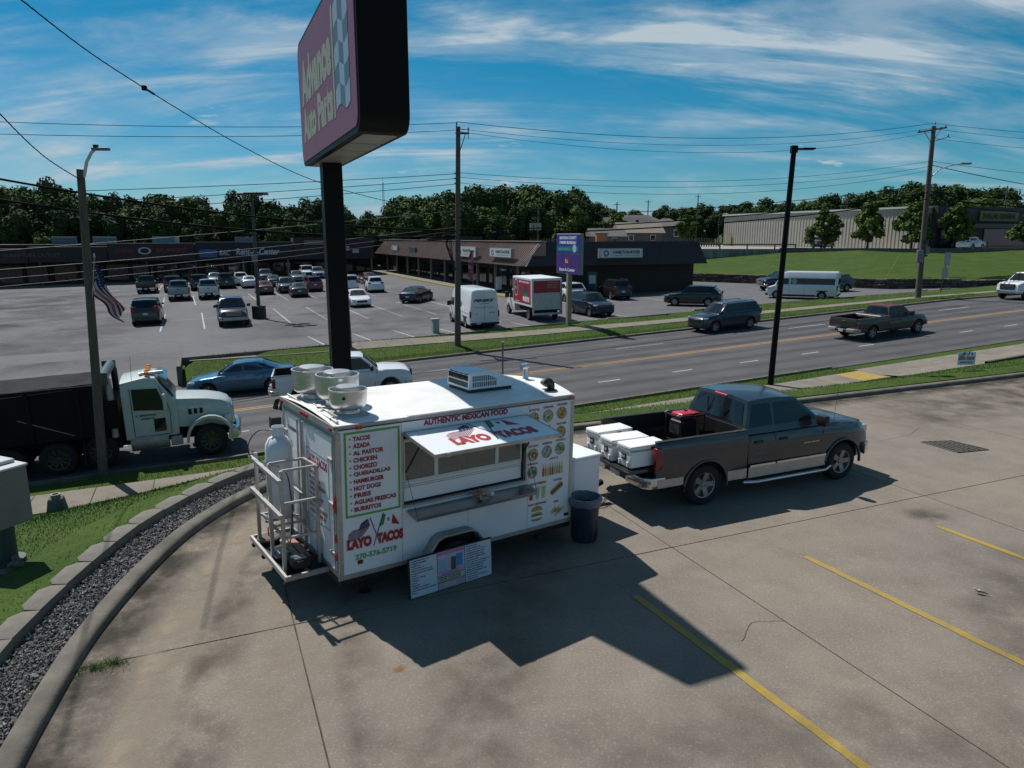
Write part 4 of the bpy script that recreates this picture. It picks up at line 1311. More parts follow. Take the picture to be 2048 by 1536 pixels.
mb = MB(); mb.lathe([(0, 0), (.15, .0), (.185, .05), (.19, .08), (.19, .86), (.192, .88), (.192, 1.02), (.185, 1.10), (.14, 1.19), (.07, 1.235), (0, 1.24)], n=36); mb.build('tank', mat('white tank paint', (.74, .76, .78), rough=.35, color2=(.62, .64, .68), vscale=3, dirt=.4, dirtcol=(.30, .27, .23)), cy, smooth=50)
mb = MB(); mb.lathe([(.075, 1.22), (.085, 1.23), (.085, 1.37), (.078, 1.37), (.078, 1.24)], n=20); mb.build('collar', M_tw, cy, smooth=40)
mb = MB(); mb.cyl((0, 0, 1.23), (0, 0, 1.33), .025); mb.cyl((0, 0, 1.30), (-.12, .02, 1.31), .018); mb.build('valve', M_alu, cy)
hs = on_tr(empty('gas_hose', (0, 0, 0), 0, 'thin black rubber hose looping from the gas cylinder valve into the rack', 'hose'))
mb = MB(); P = [(-.40, 1.52, 1.80), (-.52, 1.62, 1.80), (-.62, 1.72, 1.68), (-.66, 1.78, 1.50), (-.62, 1.74, 1.36), (-.5, 1.5, 1.33), (-.42, 1.1, 1.37), (-.38, .9, 1.30), (-.36, .86, 1.1), (-.34, .85, .8), (-.36, .86, .5), (-.38, .9, .25)]
Q = []
for i in range(len(P) - 1):
    p0, p1, p2, p3 = [Vector(P[max(0, min(len(P) - 1, i + k))]) for k in (-1, 0, 1, 2)]
    for t in (0, .25, .5, .75): Q.append(.5 * ((2 * p1) + (-p0 + p2) * t + (2 * p0 - 5 * p1 + 4 * p2 - p3) * t * t + (-p0 + 3 * p1 - 3 * p2 + p3) * t ** 3))
mb.tube(Q, .0085, 6); mb.build('hose', M_blk, hs, smooth=60)
for k, (x, y, sx, sy, sz, c, nm, lab) in enumerate(((-.42, 1.80, .17, .17, .05, (.18, .15, .13), 'burner', 'round cast iron burner at the far end of the rack platform'),)):
    e = on_tr(empty('gas_burner', (x, y, .045), 0, lab, 'burner'))
    mb = MB(); mb.lathe([(0, 0), (sx, 0), (sx, .03), (sx * .8, .05), (0, .05)], n=22); mb.build('ring', mat('rusty iron', (.16, .12, .10), rough=.9, metal=.3), e, smooth=30)
    mb = MB(); mb.cyl((0, 0, .05), (0, 0, .17), .01); mb.tube([(0, 0, .17), (.03, 0, .2), (.04, 0, .17)], .008); mb.build('hook', mat('rusty iron', (0, 0, 0)), e)
def loose(nm, label, cat, boxes, M=None):
    e = on_tr(empty(nm, (0, 0, 0), 0, label, cat))
    for (pn, x0, x1, y0, y1, z0, z1, m_, bv) in boxes:
        mb = MB(); mb.bb(x0, x1, y0, y1, z0, z1); mb.build(pn, m_, e, bevel=bv)
    return e


M_wood = mat('weathered board', (.33, .27, .22), rough=.85, color2=(.22, .18, .15), vscale=3, stretch=(1, 8, 8))
loose('wood_board', 'pale weathered boards lying lengthwise on the rack platform', 'board', [('board', -.33, -.25, .75, 1.5, .045, .10, M_wood, .004), ('board', -.22, -.12, .70, 1.55, .045, .085, mat('red board', (.32, .16, .13), rough=.8), .004)])
loose('trailer_jack', 'dark steel jack and winch lying at the near end of the rack platform', 'jack', [('body', -.46, -.20, .50, .78, .045, .16, M_blks, .02), ('cover', -.42, -.26, .55, .70, .161, .19, M_steel, .01), ('handle', -.20, .0, .60, .64, .12, .15, M_blks, .005), ('foot', -.50, -.38, .76, .92, .045, .1, M_blks, .01)])
loose('leveling_pad', 'stack of square grey pads in the middle of the rack platform', 'pad', [('pad', -.55, -.36, 1.0, 1.28, .045, .075, M_alud, .01), ('pad', -.52, -.34, 1.04, 1.26, .076, .10, M_alud, .01)])
# ---- coupling: tongue, box, chains
mb = MB()
for y0 in (.45, 1.75): mb.tube([(4.0, y0, -.06), (5.45, 1.1, -.10)], .05, 4)
mb.build('tongue', M_blks, TR)
mb = MB(); mb.tube([(5.3, 1.1, -.06), (5.75, 1.1, .04)], .06, 8); mb.cyl((5.1, 1.1, -.40), (5.1, 1.1, .25), .035); mb.build('coupler', M_blks, TR)
cab = loose('tongue_box', 'tall white metal box on the tongue between trailer and pickup', 'equipment box', [('body', 4.42, 5.02, .38, 1.30, .0, .86, M_tw, .012), ('lid', 4.40, 5.04, .36, 1.32, .861, .91, M_tw, .012)])
for k, (y0, sg) in enumerate(((.98, .22), (1.22, .17))):
    e = on_tr(empty('safety_chain', (0, 0, 0), 0, ['rusty safety chain sagging lowest between trailer tongue and pickup', 'shorter safety chain on the road side of the trailer tongue'][k], 'chain', 'safety chains at the hitch'))
    n = 15
    for i in range(n):
        t = (i + .5) / n; x = 5.15 + .72 * t; z = -.06 - sg * 4 * t * (1 - t) + .05 * t; y = y0 + (.12 if k else -.2) * (1 - abs(2 * t - 1))
        mb = MB(); pts = [(.034 * math.cos(a * PI / 4), .017 * math.sin(a * PI / 4), 0) for a in range(9)]
        mb.tube(pts, .0065, 5); o = mb.build('chain_link', mat('chain iron', (.06, .045, .035), rough=.8, metal=.4), e, smooth=60)
        o.location = (x, y, z); o.rotation_euler = (PI / 2 * (i % 2), math.atan(sg * 4 * (1 - 2 * t) / .72), 0)
# ---- small jar basket on the shelf
tj = on_tr(empty('tip_jar', (2.18, -.13, .79), 0, 'small wire tip basket with a hand lettered TIPS card on the serving shelf', 'tip basket'))
mb = MB()
for z in (.0, .05, .10):
    mb.tube([(-.11, -.07, z), (.11, -.07, z), (.11, .07, z), (-.11, .07, z), (-.11, -.07, z)], .004, 5)
for x in (-.11, -.055, 0, .055, .11):
    for y in (-.07, .07): mb.tube([(x, y, 0), (x, y, .1)], .003, 5)
mb.build('wire_basket', M_alu, tj)
mb = MB(); mb.bb(-.08, .07, -.082, -.0755, .01, .085); cd = mb.build('card', mat('kraft card', (.34, .33, .24), rough=.8), tj)
text('TIPS', Matrix(((1, 0, 0, 0), (0, 0, -1, -.083), (0, 1, 0, 0), (0, 0, 0, 1))), -.065, .02, .12, .05, M_blk, cd, bold=.05)
mb = MB(); mb.lathe([(0, 0), (.045, 0), (.045, .11), (.03, .13), (0, .13)], (-.03, 0, .01), n=14); mb.build('jar', mat('salsa', (.25, .10, .05), rough=.4), tj, smooth=40)
sj = on_tr(empty('small_cup', (2.36, -.13, .785), 0, 'small round pale cup right of the tip basket on the shelf', 'cup'))
mb = MB(); mb.lathe([(0, 0), (.03, 0), (.042, .035), (.042, .055), (0, .06)], n=16); mb.build('cup_body', M_tw, sj, smooth=40)

# ------------------------------------------------------------------ menu board
MBD = empty('menu_board', (-1.43, 9.18, 0), rot=(R(-2), 0, math.atan2(.77, 1.12)), label='three panel menu board leaning below the serving window beside the trailer wheel', cat='menu board')
M_pan = mat('menu panel white', (.55, .60, .66), rough=.35)
mb = MB(); mb.bb(-.015, 1.375, -.005, .03, .0, .60); mb.build('board_frame', M_blk, MBD, bevel=.01)
PM = Matrix(((1, 0, 0, 0), (0, 0, -1, -.0105), (0, 1, 0, 0), (0, 0, 0, 1)))
for (x0, x1) in ((.01, .435), (.905, 1.355)):
    mb = MB(); mb.bb(x0, x1, -.0095, -.0055, .015, .58); mb.build('menu_panel', M_pan, MBD)
L1 = ['HAMBURGUERS 6.00', 'CHEESE BURGERS', 'BURRITO 9', 'QUESADILLA 8', 'TACO AL PASTOR 2.25', 'W CILANTRO AND ONION', 'TACO 2', 'AZADA - STEAK', 'CHORIZO', 'POLLO', 'CHICKEN', 'CHEESE W CHIPS 4', 'ADD SIDE OF SOUR CREAM', 'ETC 1']
L2 = ['NACHOS 8.00', 'CORN DOGS 2.50', 'JUMBO HOT DOG 3.50', 'CHEDDAR FRIES 5.25', 'LOADED FRIES 6.50', 'LOADED CHEESE FRIES', 'ADD ICE 1.00', 'HOT NACHOS SUPREME 7.50', 'CHICKEN NACHOS 8.00', 'TACO SUPREME 4.50', 'ENSALADA ESPECIAL', 'BURRITO SUPREME 9.85', 'W YOUR MEAT', 'QUESADILLA OF MEXICAN', '1 MEAT 8.50']
for L_, x0 in ((L1, .025), (L2, .92)):
    mb = MB()
    for i, s_ in enumerate(L_): text_into(mb, s_, PM, x0, .545 - i * .0365, .0175 * len(s_), .021, bold=.05)
    mb.build('lettering', M_navy, MBD, fix=False)
mb = MB(); mb.bb(.445, .895, -.0095, -.0055, .22, .585); mb.build('photo_panel', mat('pink photo print', (.50, .50, .60), rough=.35, color2=(.50, .16, .28), vscale=3), MBD)
for (x0, x1, z0, z1, c) in ((.47, .56, .27, .46, (.25, .42, .55)), (.57, .64, .27, .48, (.42, .42, .52)), (.665, .745, .27, .47, (.10, .09, .08)), (.75, .86, .31, .50, (.08, .25, .50)), (.45, .89, .53, .58, (.55, .20, .32))):
    mb = MB(); mb.bb(x0, x1, -.0115, -.0098, z0, z1); mb.build('cup_picture', mat('cup print %f' % x0, c, rough=.4), MBD)
mb = MB(); mb.bb(.445, .895, -.0095, -.0055, .125, .212); mb.build('menu_panel', mat('cream panel', (.48, .47, .38), rough=.4), MBD)
mb = MB()
for i, s_ in enumerate(['SPRITE COKE 2.00', 'WATER 1.00 BOTTLE', 'JUGOS 2.50 MEXICAN']): text_into(mb, s_, PM, .46, .185 - i * .026, .36, .017, bold=.05)
mb.build('lettering', M_blk, MBD, fix=False)
mb = MB(); mb.bb(.445, .895, -.0095, -.0055, .015, .115); mb.build('menu_panel', mat('pink panel', (.42, .34, .40), rough=.4), MBD)
text('Enjoy', PM, .55, .035, .2, .06, mat('pale script', (.55, .5, .6), rough=.5), MBD, shear=.3, bold=.01)

# ------------------------------------------------------------------ trash can
tc_ = empty('trash_can', (1.22, 11.25, 0), 0, 'dark navy plastic trash can with a bag over its rim at the trailer corner', 'trash can')
mb = MB(); mb.lathe([(0, .0), (.20, .0), (.205, .02), (.25, .70), (.27, .71), (.27, .76), (.245, .76), (.24, .70), (.20, .04), (0, .03)], n=32); mb.build('bin', mat('navy plastic', (.018, .022, .042), rough=.45), tc_, smooth=40)
mb = MB()
for k in range(12):
    a = k * PI / 6; mb.bb(-.012, .012, .212, .225, .05, .66, M=Matrix.Rotation(a, 4, 'Z'))
mb.build('rib', mat('navy plastic', (0, 0, 0)), tc_)
mb = MB(); n = 40; r3 = random.Random(2)
for j, (rr, z) in enumerate(((.20, .62), (.248, .775), (.285, .765), (.29, .70), (.27, .64))):
    for k in range(n):
        a = 2 * PI * k / n; q = rr + r3.uniform(-.006, .006); mb.v.append(Vector((q * math.cos(a), q * math.sin(a), z + r3.uniform(-.012, .012))))
for j in range(4):
    for k in range(n): mb.f.append((j * n + k, j * n + (k + 1) % n, (j + 1) * n + (k + 1) % n, (j + 1) * n + k)); mb.m.append(0)
mb.build('bag', mat('clear bag', (.16, .19, .23), rough=.35, alpha=.75), tc_, smooth=60)
# ------------------------------------------------------------------ vehicles
M_chrome = mat('chrome', (.62, .62, .63), rough=.18, metal=.9, var=.15)
M_rim = mat('alloy rim', (.30, .30, .30), rough=.45, metal=.7, var=.2, vscale=8)
M_rimd = mat('dark rim', (.07, .07, .072), rough=.4, metal=.6)
M_lamp = mat('headlamp', (.50, .52, .54), rough=.12, coat=.6, metal=.3)
M_under = mat('underbody', (.010, .010, .010), rough=.95)
M_plate2 = mat('licence plate', (.55, .56, .58), rough=.5)
_WH = {}


def wheel(parent, x, y, r_, side, style=0, w=.22, z=None):
    """side: -1 outer face to -y"""
    key = (r_, style, w)
    if key not in _WH:
        h = w / 2; ri = r_ * .62
        t = MB(); t.lathe([(ri, -h * .9), (r_ * .86, -h), (r_ * .97, -h * .8), (r_, -h * .5), (r_, h * .5), (r_ * .97, h * .8), (r_ * .86, h), (ri, h * .9)], axis='Y', n=30)
        to = t.build('wheel', M_rubber, smooth=50, link_=False).data
        m = MB(); m.lathe([(ri, -h * .92), (ri * .93, -h * .85), (ri * .88, -h * .2), (ri * .88, h * .5), (ri, h * .9)], axis='Y', n=26)
        m.lathe([(ri * .9, -h * .15), (0, -h * .15)], axis='Y', n=20)
        ns = [5, 5, 7, 10][style]
        for k in range(ns):
            a = 2 * PI * k / ns + .3
            T = Matrix.Rotation(a, 4, 'Y')
            ww = ri * (.19 if style != 3 else .08)
            m.add([(-ww, -h * .62, ri * .15), (ww, -h * .62, ri * .15), (ww * 1.1, -h * .80, ri * .95), (-ww * 1.1, -h * .80, ri * .95), (-ww, -h * .3, ri * .15), (ww, -h * .3, ri * .15), (ww * 1.1, -h * .4, ri * .95), (-ww * 1.1, -h * .4, ri * .95)],
                  [(0, 1, 2, 3), (0, 4, 5, 1), (1, 5, 6, 2), (2, 6, 7, 3), (3, 7, 4, 0)], T)
        m.lathe([(0, -h * .8), (ri * .2, -h * .75), (ri * .24, -h * .3)], axis='Y', n=14)
        # dark backing between the spokes is part of the rim mesh with its own material
        m.cur = 1; m.lathe([(ri * .89, -h * .12), (0, -h * .16)], axis='Y', n=18)
        ro = m.build('rim', [M_rim if style not in (1, 3) else M_rimd, M_under], smooth=35, link_=False).data
        _WH[key] = (to, ro)
    to, ro = _WH[key]
    o = bpy.data.objects.new('wheel', to); link(o, parent); o.location = (x, y, r_ if z is None else z)
    if side > 0: o.rotation_euler = (0, 0, PI)
    q = bpy.data.objects.new('rim', ro); link(q, o)
    return o


def body_mesh(name, S, topf, wf, gc, mats, wells, parent, crease_z, zmidk=.45, smooth=32, sub=0):
    """S: stations x; topf(x): top height; wf(x): half width; crease: shoulder height"""
    mb = MB(); n = 0
    for x in S:
        zt, hw = topf(x), wf(x)
        g = gc(x) if callable(gc) else gc
        sh = min(crease_z(x) if callable(crease_z) else crease_z, zt - .02)
        zm = g + (sh - g) * zmidk
        half = [(0, g), (hw * .82, g), (hw * .955, g + .05), (hw * .985, g + (zm - g) * .5), (hw, zm), (hw * .985, sh - (sh - zm) * .34), (hw * .94, sh), (hw * .88, sh + (zt - sh) * .62), (hw * .72, sh + (zt - sh) * .93), (0, zt)]
        ring = [(-y, z) for y, z in half] + [(y, z) for y, z in half[-2:0:-1]]
        n = len(ring)
        for y, z in ring: mb.v.append(Vector((x, y, z)))
    for i in range(len(S) - 1):
        for j in range(n): mb.f.append((i * n + j, i * n + (j + 1) % n, (i + 1) * n + (j + 1) % n, (i + 1) * n + j)); mb.m.append(0)
    mb.f += [tuple(range(n)), tuple(range(len(mb.v) - n, len(mb.v)))[::-1]]; mb.m += [0, 0]
    o = mb.build(name, mats, parent)
    if wells: cut(o, wells)
    smooth_mesh(o.data, smooth)
    return o


def cut(o, wells, mtl=None):
    c = MB()
    for (x, z, r_, y0, y1) in wells:
        for s_ in (-1, 1):
            c.cyl((x, s_ * y0, z), (x, s_ * y1, z), r_, n=28)
            # open downwards
            a, b = sorted((s_ * y0, s_ * y1))
            c2 = MB()
    co = c.build('cutter', M_under)
    md = o.modifiers.new('cut', 'BOOLEAN'); md.operation = 'DIFFERENCE'; md.object = co; md.solver = 'EXACT'
    dg = bpy.context.evaluated_depsgraph_get(); dg.update()
    me = bpy.data.meshes.new_from_object(o.evaluated_get(dg))
    o.modifiers.clear(); old = o.data; o.data = me; bpy.data.meshes.remove(old)
    me.name = o.name
    cm = co.data; bpy.data.objects.remove(co); bpy.data.meshes.remove(cm)


def greenhouse(root, A, B, C, D, hwb, hwt, zb_extra, pillars, m_paint, m_glass=M_glass, ws_inset=.06, roofname='cab', crown=.045, rearglass=True, sidez=.07, roofm=None):
    """A windshield base, B windshield top, C rear roof edge, D rear glass base: (x,z). Sides lean in from hwb to hwt."""
    zb = min(A[1], D[1]) - zb_extra
    mb = MB()
    H = lambda z: hwb + (hwt - hwb) * (z - zb) / (B[1] - zb)
    nn = 6
    stn = [(A[0] + (A[0] - B[0]) * .02, zb), (A[0], A[1]), (B[0], B[1]), (B[0] - (B[0] - C[0]) * .15, B[1] + .02), ((B[0] + C[0]) / 2, (B[1] + C[1]) / 2 + .035), (C[0] + (B[0] - C[0]) * .15, C[1] + .02), (C[0], C[1]), (D[0], D[1]), (D[0] - .0, zb)]
    for (x, z) in stn:
        for j in range(nn + 1):
            t = 2 * j / nn - 1; h = H(min(z, max(B[1], C[1])))
            cz = crown * (1 - t * t) if z > max(A[1], D[1]) + .05 else .0
            bow = .06 * (1 - t * t) if (x > B[0] - .01) else (-.03 * (1 - t * t) if x < C[0] + .01 else 0)
            mb.v.append(Vector((x + bow, t * h, z + cz)))
    for i in range(len(stn) - 1):
        for j in range(nn): mb.f.append((i * (nn + 1) + j, (i + 1) * (nn + 1) + j, (i + 1) * (nn + 1) + j + 1, i * (nn + 1) + j + 1)); mb.m.append(0)
    for j in (0, nn):
        mb.f.append(tuple(i * (nn + 1) + j for i in range(len(stn)))); mb.m.append(0)
    cab = mb.build(roofname, roofm or m_paint, root, smooth=38)
    def face_patch(P0, P1, zlo_in, zhi_in, side_in, bowk, nm, sgn):
        q = MB(); l = math.dist(P0, P1); nx, nz = (P1[1] - P0[1]) / l, -(P1[0] - P0[0]) / l
        if nx * sgn < 0: nx, nz = -nx, -nz
        rows = [zlo_in, .5, 1 - zhi_in]
        for tt in rows:
            x, z = P0[0] + (P1[0] - P0[0]) * tt, P0[1] + (P1[1] - P0[1]) * tt
            for j in range(9):
                t = (2 * j / 8 - 1); h = H(z) - side_in
                cz = crown * (1 - t * t) * max(0, (tt - .35) / .65) if z > 0 else 0
                q.v.append(Vector((x + bowk * (1 - (t * .93) ** 2) * 1. + nx * .012, t * h, z + cz * .9 + nz * .012 + .0)))
        for i in range(2):
            for j in range(8): q.f.append((i * 9 + j, (i + 1) * 9 + j, (i + 1) * 9 + j + 1, i * 9 + j + 1)); q.m.append(0)
        o = q.build(nm, m_glass, root, smooth=60, fix=False)
        md = [f.normal.x for f in o.data.polygons]
        if md[0] * sgn < 0: o.data.flip_normals()
        return o
    face_patch(A, B, .06, .07, ws_inset, .06, 'windshield', 1)
    if rearglass: face_patch(D, C, .14, .12, ws_inset + .04, -.03, 'rear_window', -1)
    zt = min(B[1], C[1]) - .055; zl = max(A[1], D[1]) + sidez - .03
    lo = lambda z: D[0] + (C[0] - D[0]) * (z - D[1]) / (C[1] - D[1]) + .09
    hi = lambda z: A[0] + (B[0] - A[0]) * (z - A[1]) / (B[1] - A[1]) - .10
    xsl = [None] + list(pillars) + [None]
    for s_ in (-1, 1):
        for k in range(len(xsl) - 1):
            a, b = xsl[k], xsl[k + 1]
            xb0 = hi(zl) if a is None else a - .035; xt0 = hi(zt) if a is None else a - .035
            xb1 = lo(zl) if b is None else b + .035; xt1 = lo(zt) if b is None else b + .035
            if a is None and xt0 < xt1: continue
            if a is not None: xt0 = min(xt0, hi(zt)); 
            if xb0 - xb1 < .12: continue
            q = MB(); P = [(xb1, zl), (xb0, zl), (xt0, zt), (xt1, zt)]
            q.v = [Vector((x, s_ * (H(z) + .006), z)) for x, z in P] + [Vector((x, s_ * (H(z) - .01), z)) for x, z in P]
            q.f = [(0, 1, 2, 3), (7, 6, 5, 4), (0, 4, 5, 1), (1, 5, 6, 2), (2, 6, 7, 3), (3, 7, 4, 0)]; q.m = [0] * 6
            q.build('window', m_glass, root)
    return cab, H


def seam(root, pts, hw, m=None, nm='door_seam', w=.006):
    m = m or M_under
    mb = MB()
    for s_ in (-1, 1):
        for (p, q) in zip(pts, pts[1:]):
            l = math.dist(p, q); nx, nz = -(q[1] - p[1]) / l * w, (q[0] - p[0]) / l * w
            y0, y1 = s_ * (hw(p) + .003), s_ * (hw(q) + .003)
            mb.add([(p[0] - nx, y0, p[1] - nz), (p[0] + nx, y0, p[1] + nz), (q[0] + nx, y1, q[1] + nz), (q[0] - nx, y1, q[1] - nz)], [(0, 1, 2, 3)])
    return mb.build(nm, m, root, fix=False)


def box_part(root, nm, m, b, bevel=.01, mirror=False, seg=1):
    r_ = None
    for s_ in ((1, -1) if mirror else (1,)):
        mb = MB(); y0, y1 = (b[2], b[3]) if s_ == 1 else (-b[3], -b[2])
        mb.bb(b[0], b[1], y0, y1, b[4], b[5]); r_ = mb.build(nm, m, root, bevel=bevel, seg=seg, smooth=40)
    return r_


def car(spec, paint_m, name, label, cat, group=None):
    """sedans, hatchbacks and suvs"""
    L, W, Hh, wb, gcz, r_ = spec['L'], spec['W'], spec['H'], spec['wb'], spec['gc'], spec['r']
    root = empty(name, (0, 0, 0), 0, label, cat, group)
    xf, xr = L / 2, -L / 2; fo = spec.get('fo', (L - wb) * .47); ax_f = xf - fo; ax_r = ax_f - wb
    A, B, C, D = [(p[0], p[1]) for p in spec['ABCD']]
    hz = spec['hood']; dz = spec['deck']; belt = (A[1] + D[1]) / 2
    tp = [(xr, spec['bz']), (xr + .06, dz - .06), (xr + .16, dz), (D[0] - .02, D[1] - .005), (A[0] + .05, A[1] - .01), (A[0] + .35, A[1] - .045), (xf - .40, hz), (xf - .15, hz - .07), (xf - .04, hz - .17), (xf, spec['fz'])]
    topf = lambda x: interp(x, sorted(tp))
    wf = lambda x: (W / 2) * interp(x, [(xr, .80), (xr + .10, .90), (xr + .45, .975), (xr + 1.1, 1), (xf - 1.2, 1), (xf - .5, .965), (xf - .12, .86), (xf, .74)])
    gf = lambda x: gcz + interp(x, [(xr, .16), (xr + .35, .04), (xr + .7, 0), (xf - .6, 0), (xf - .25, .03), (xf, .08)])
    S = sorted(set([xr, xr + .03, xr + .06, xr + .16, xr + .3, xr + .5, xr + .8, D[0], (D[0] + A[0]) / 2, A[0], A[0] + .35, xf - .7, xf - .55, xf - .4, xf - .28, xf - .15, xf - .08, xf - .04, xf] + [xr + 1.1 + k * .4 for k in range(int((L - 2.3) / .4))]))
    S = [s for i, s in enumerate(S) if i == 0 or s - S[i - 1] > .015]
    cz = lambda x: interp(x, [(xr, dz - .16), (D[0], belt - .07), (A[0], belt - .07), (xf - .4, hz - .10), (xf, hz - .24)])
    wells = [(ax_f, r_, r_ + .055, W / 2 - .27, W / 2 + .2), (ax_r, r_, r_ + .055, W / 2 - .27, W / 2 + .2)]
    body = body_mesh('body', S, topf, wf, gf, [paint_m], wells, root, cz)
    greenhouse(root, A, B, C, D, W / 2 * .905, spec.get('rw', W / 2 * .70), .04, spec['pillars'], paint_m, roofm=spec.get('roofm'))
    und = MB(); und.bb(xr + .35, xf - .35, -W / 2 + .1, W / 2 - .1, gcz + .015, gcz + .3); und.build('underbody', M_under, root)
    for x in (ax_f, ax_r):
        for s_ in (-1, 1): wheel(root, x, s_ * (W / 2 - .125), r_, s_, spec.get('rim', 0))
    hwp = lambda p: wf(p[0]) * (.99 if p[1] > gcz + .25 else .97)
    box_part(root, 'headlight', M_lamp, (xf - .42, xf - .10, W / 2 * .58, W / 2 * .90, hz - .21, hz - .09), .03, True, 2)
    box_part(root, 'grille', M_blk, (xf - .16, xf + .004, -W / 2 * .48, W / 2 * .48, gcz + .26, hz - .19), .02)
    box_part(root, 'lower_grille', M_blk, (xf - .16, xf + .0, -W / 2 * .62, W / 2 * .62, gcz + .06, gcz + .20), .02)
    tz = spec.get('tz', dz - .14); th = spec.get('th', .13)
    box_part(root, 'taillight', M_tail, (xr - .002, xr + .22, W / 2 * .56, W / 2 * .90, tz - th / 2, tz + th / 2), .02, True)
    box_part(root, 'licence_plate', M_plate2, (xr - .02, xr + .05, -.16, .16, spec.get('pz', gcz + .42), spec.get('pz', gcz + .42) + .14), .004)
    box_part(root, 'mirror', paint_m, (A[0] - .30, A[0] - .14, W / 2 * .95, W / 2 + .12, A[1] + .01, A[1] + .15), .035, True, 2)
    xp = spec['pillars'][0] if spec['pillars'] else 0
    seam(root, [(A[0] - .12, belt - .02), (A[0] - .10, gcz + .35), (A[0] - .2, gcz + .12)], hwp)
    seam(root, [(xp, belt - .02), (xp, gcz + .12)], hwp)
    if len(spec['pillars']) > 1: seam(root, [(spec['pillars'][1] + .05, belt - .02), (spec['pillars'][1] + .02, belt - .3), (ax_r + r_ + .1, gcz + .2)], hwp)
    mb = MB()
    for s_ in (-1, 1):
        for x in (xp + .14, (spec['pillars'][1] + .2) if len(spec['pillars']) > 1 else xp - .7):
            mb.bb(x, x + .17, s_ * wf(x) * .985 - .012 * (s_ < 0), s_ * wf(x) * .985 + .03 * (s_ > 0) - (.02 if s_ < 0 else 0), belt - .17, belt - .14)
    mb.build('door_handle', spec.get('hm', paint_m), root)
    if spec.get('rack'):
        mb = MB()
        for s_ in (-1, 1): mb.tube([(B[0] - .1, s_ * spec.get('rw', W / 2 * .70) * .88, B[1] + .03), (B[0] - .25, s_ * spec.get('rw', W / 2 * .7) * .9, B[1] + .10), (C[0] + .25, s_ * spec.get('rw', W / 2 * .7) * .9, C[1] + .10), (C[0] + .1, s_ * spec.get('rw', W / 2 * .7) * .88, C[1] + .03)], .02, 6)
        mb.build('roof_rack', spec['rack'], root)
    if spec.get('spoiler'):
        box_part(root, 'spoiler', paint_m, (C[0] - .22, C[0] + .03, -W * .33, W * .33, C[1] - .0, C[1] + .045), .015)
    if spec.get('clad'):
        mb = MB()
        for s_ in (-1, 1):
            for ax in (ax_f, ax_r):
                P = []; mb = MB()
                for k in range(13):
                    a = PI * k / 12 * 1.1 - .05 * PI; P.append((ax + (r_ + .06) * math.cos(a), s_ * (wf(ax) + .004), r_ + (r_ + .06) * math.sin(a)))
                mb.tube(P, .028, 6); mb.build('arch_cladding', M_blk, root, smooth=50)
            mb = MB(); mb.bb(ax_r + r_ + .1, ax_f - r_ - .1, s_ * wf(0) - .02, s_ * wf(0) + .012, gcz - .0, gcz + .13); mb.build('sill_cladding', M_blk, root)
    return root


SPEC = {
    'sedan': dict(L=4.75, W=1.84, H=1.45, wb=2.78, gc=.17, r=.33, hood=.83, deck=1.02, bz=.55, fz=.42, ABCD=[(.98, .96), (.22, 1.40), (-.85, 1.40), (-1.72, 1.04)], pillars=[-.12, -1.02], rw=.62, tz=.86, pz=.62),
    'fast': dict(L=4.70, W=1.85, H=1.44, wb=2.87, gc=.15, r=.34, hood=.78, deck=1.02, bz=.55, fz=.40, ABCD=[(1.18, .92), (.22, 1.40), (-.55, 1.40), (-1.95, 1.05)], pillars=[-.10, -1.05], rw=.60, tz=.88, pz=.55, rim=2),
    'suv': dict(L=4.65, W=1.87, H=1.70, wb=2.69, gc=.21, r=.36, hood=1.02, deck=1.10, bz=.62, fz=.50, ABCD=[(.92, 1.12), (.28, 1.63), (-1.62, 1.62), (-2.12, 1.16)], pillars=[-.10, -1.05], rw=.66, tz=1.08, th=.16, pz=.75, clad=True, spoiler=True, rim=2),
    'bigsuv': dict(L=5.15, W=2.02, H=1.90, wb=2.95, gc=.24, r=.40, hood=1.16, deck=1.20, bz=.62, fz=.55, ABCD=[(1.05, 1.24), (.55, 1.82), (-2.10, 1.82), (-2.46, 1.24)], pillars=[-.02, -1.05], rw=.78, tz=1.20, th=.42, pz=.80, rim=2),
    'boxsuv': dict(L=4.78, W=1.85, H=1.84, wb=2.85, gc=.24, r=.375, hood=1.06, deck=1.12, bz=.60, fz=.55, ABCD=[(1.10, 1.16), (.45, 1.70), (-1.98, 1.72), (-2.30, 1.16)], pillars=[-.08, -1.0], rw=.70, tz=1.10, th=.35, pz=.72, rack=None, rim=0),
}
SPEC['boxsuv']['rack'] = M_blk
PROTO = {}


def place(root, u, w, zf, ang, dz=0.):
    """ang: heading in degrees; u,w the centre; the body is pitched and rolled with the surface"""
    x, y = xy(u, w)
    a = R(ang); hx, hy = math.cos(a), math.sin(a)
    def z_at(px_, py_): return zf(*uw(px_, py_))
    z0 = z_at(x, y); pz = (z_at(x + hx, y + hy) - z_at(x - hx, y - hy)) / 2; rz = (z_at(x - hy, y + hx) - z_at(x + hy, y - hx)) / 2
    root.location = (x, y, z0 + dz)
    root.rotation_euler = (math.atan(rz), -math.atan(pz), a)
    return root


def recolor(root, old, new):
    for ch in root.children_recursive if hasattr(root, 'children_recursive') else []:
        if ch.type != 'MESH': continue
        for i, sl in enumerate(ch.material_slots):
            if sl.material == old:
                ch.data = ch.data.copy() if ch.data.users > 1 else ch.data
                ch.data.materials[i] = new


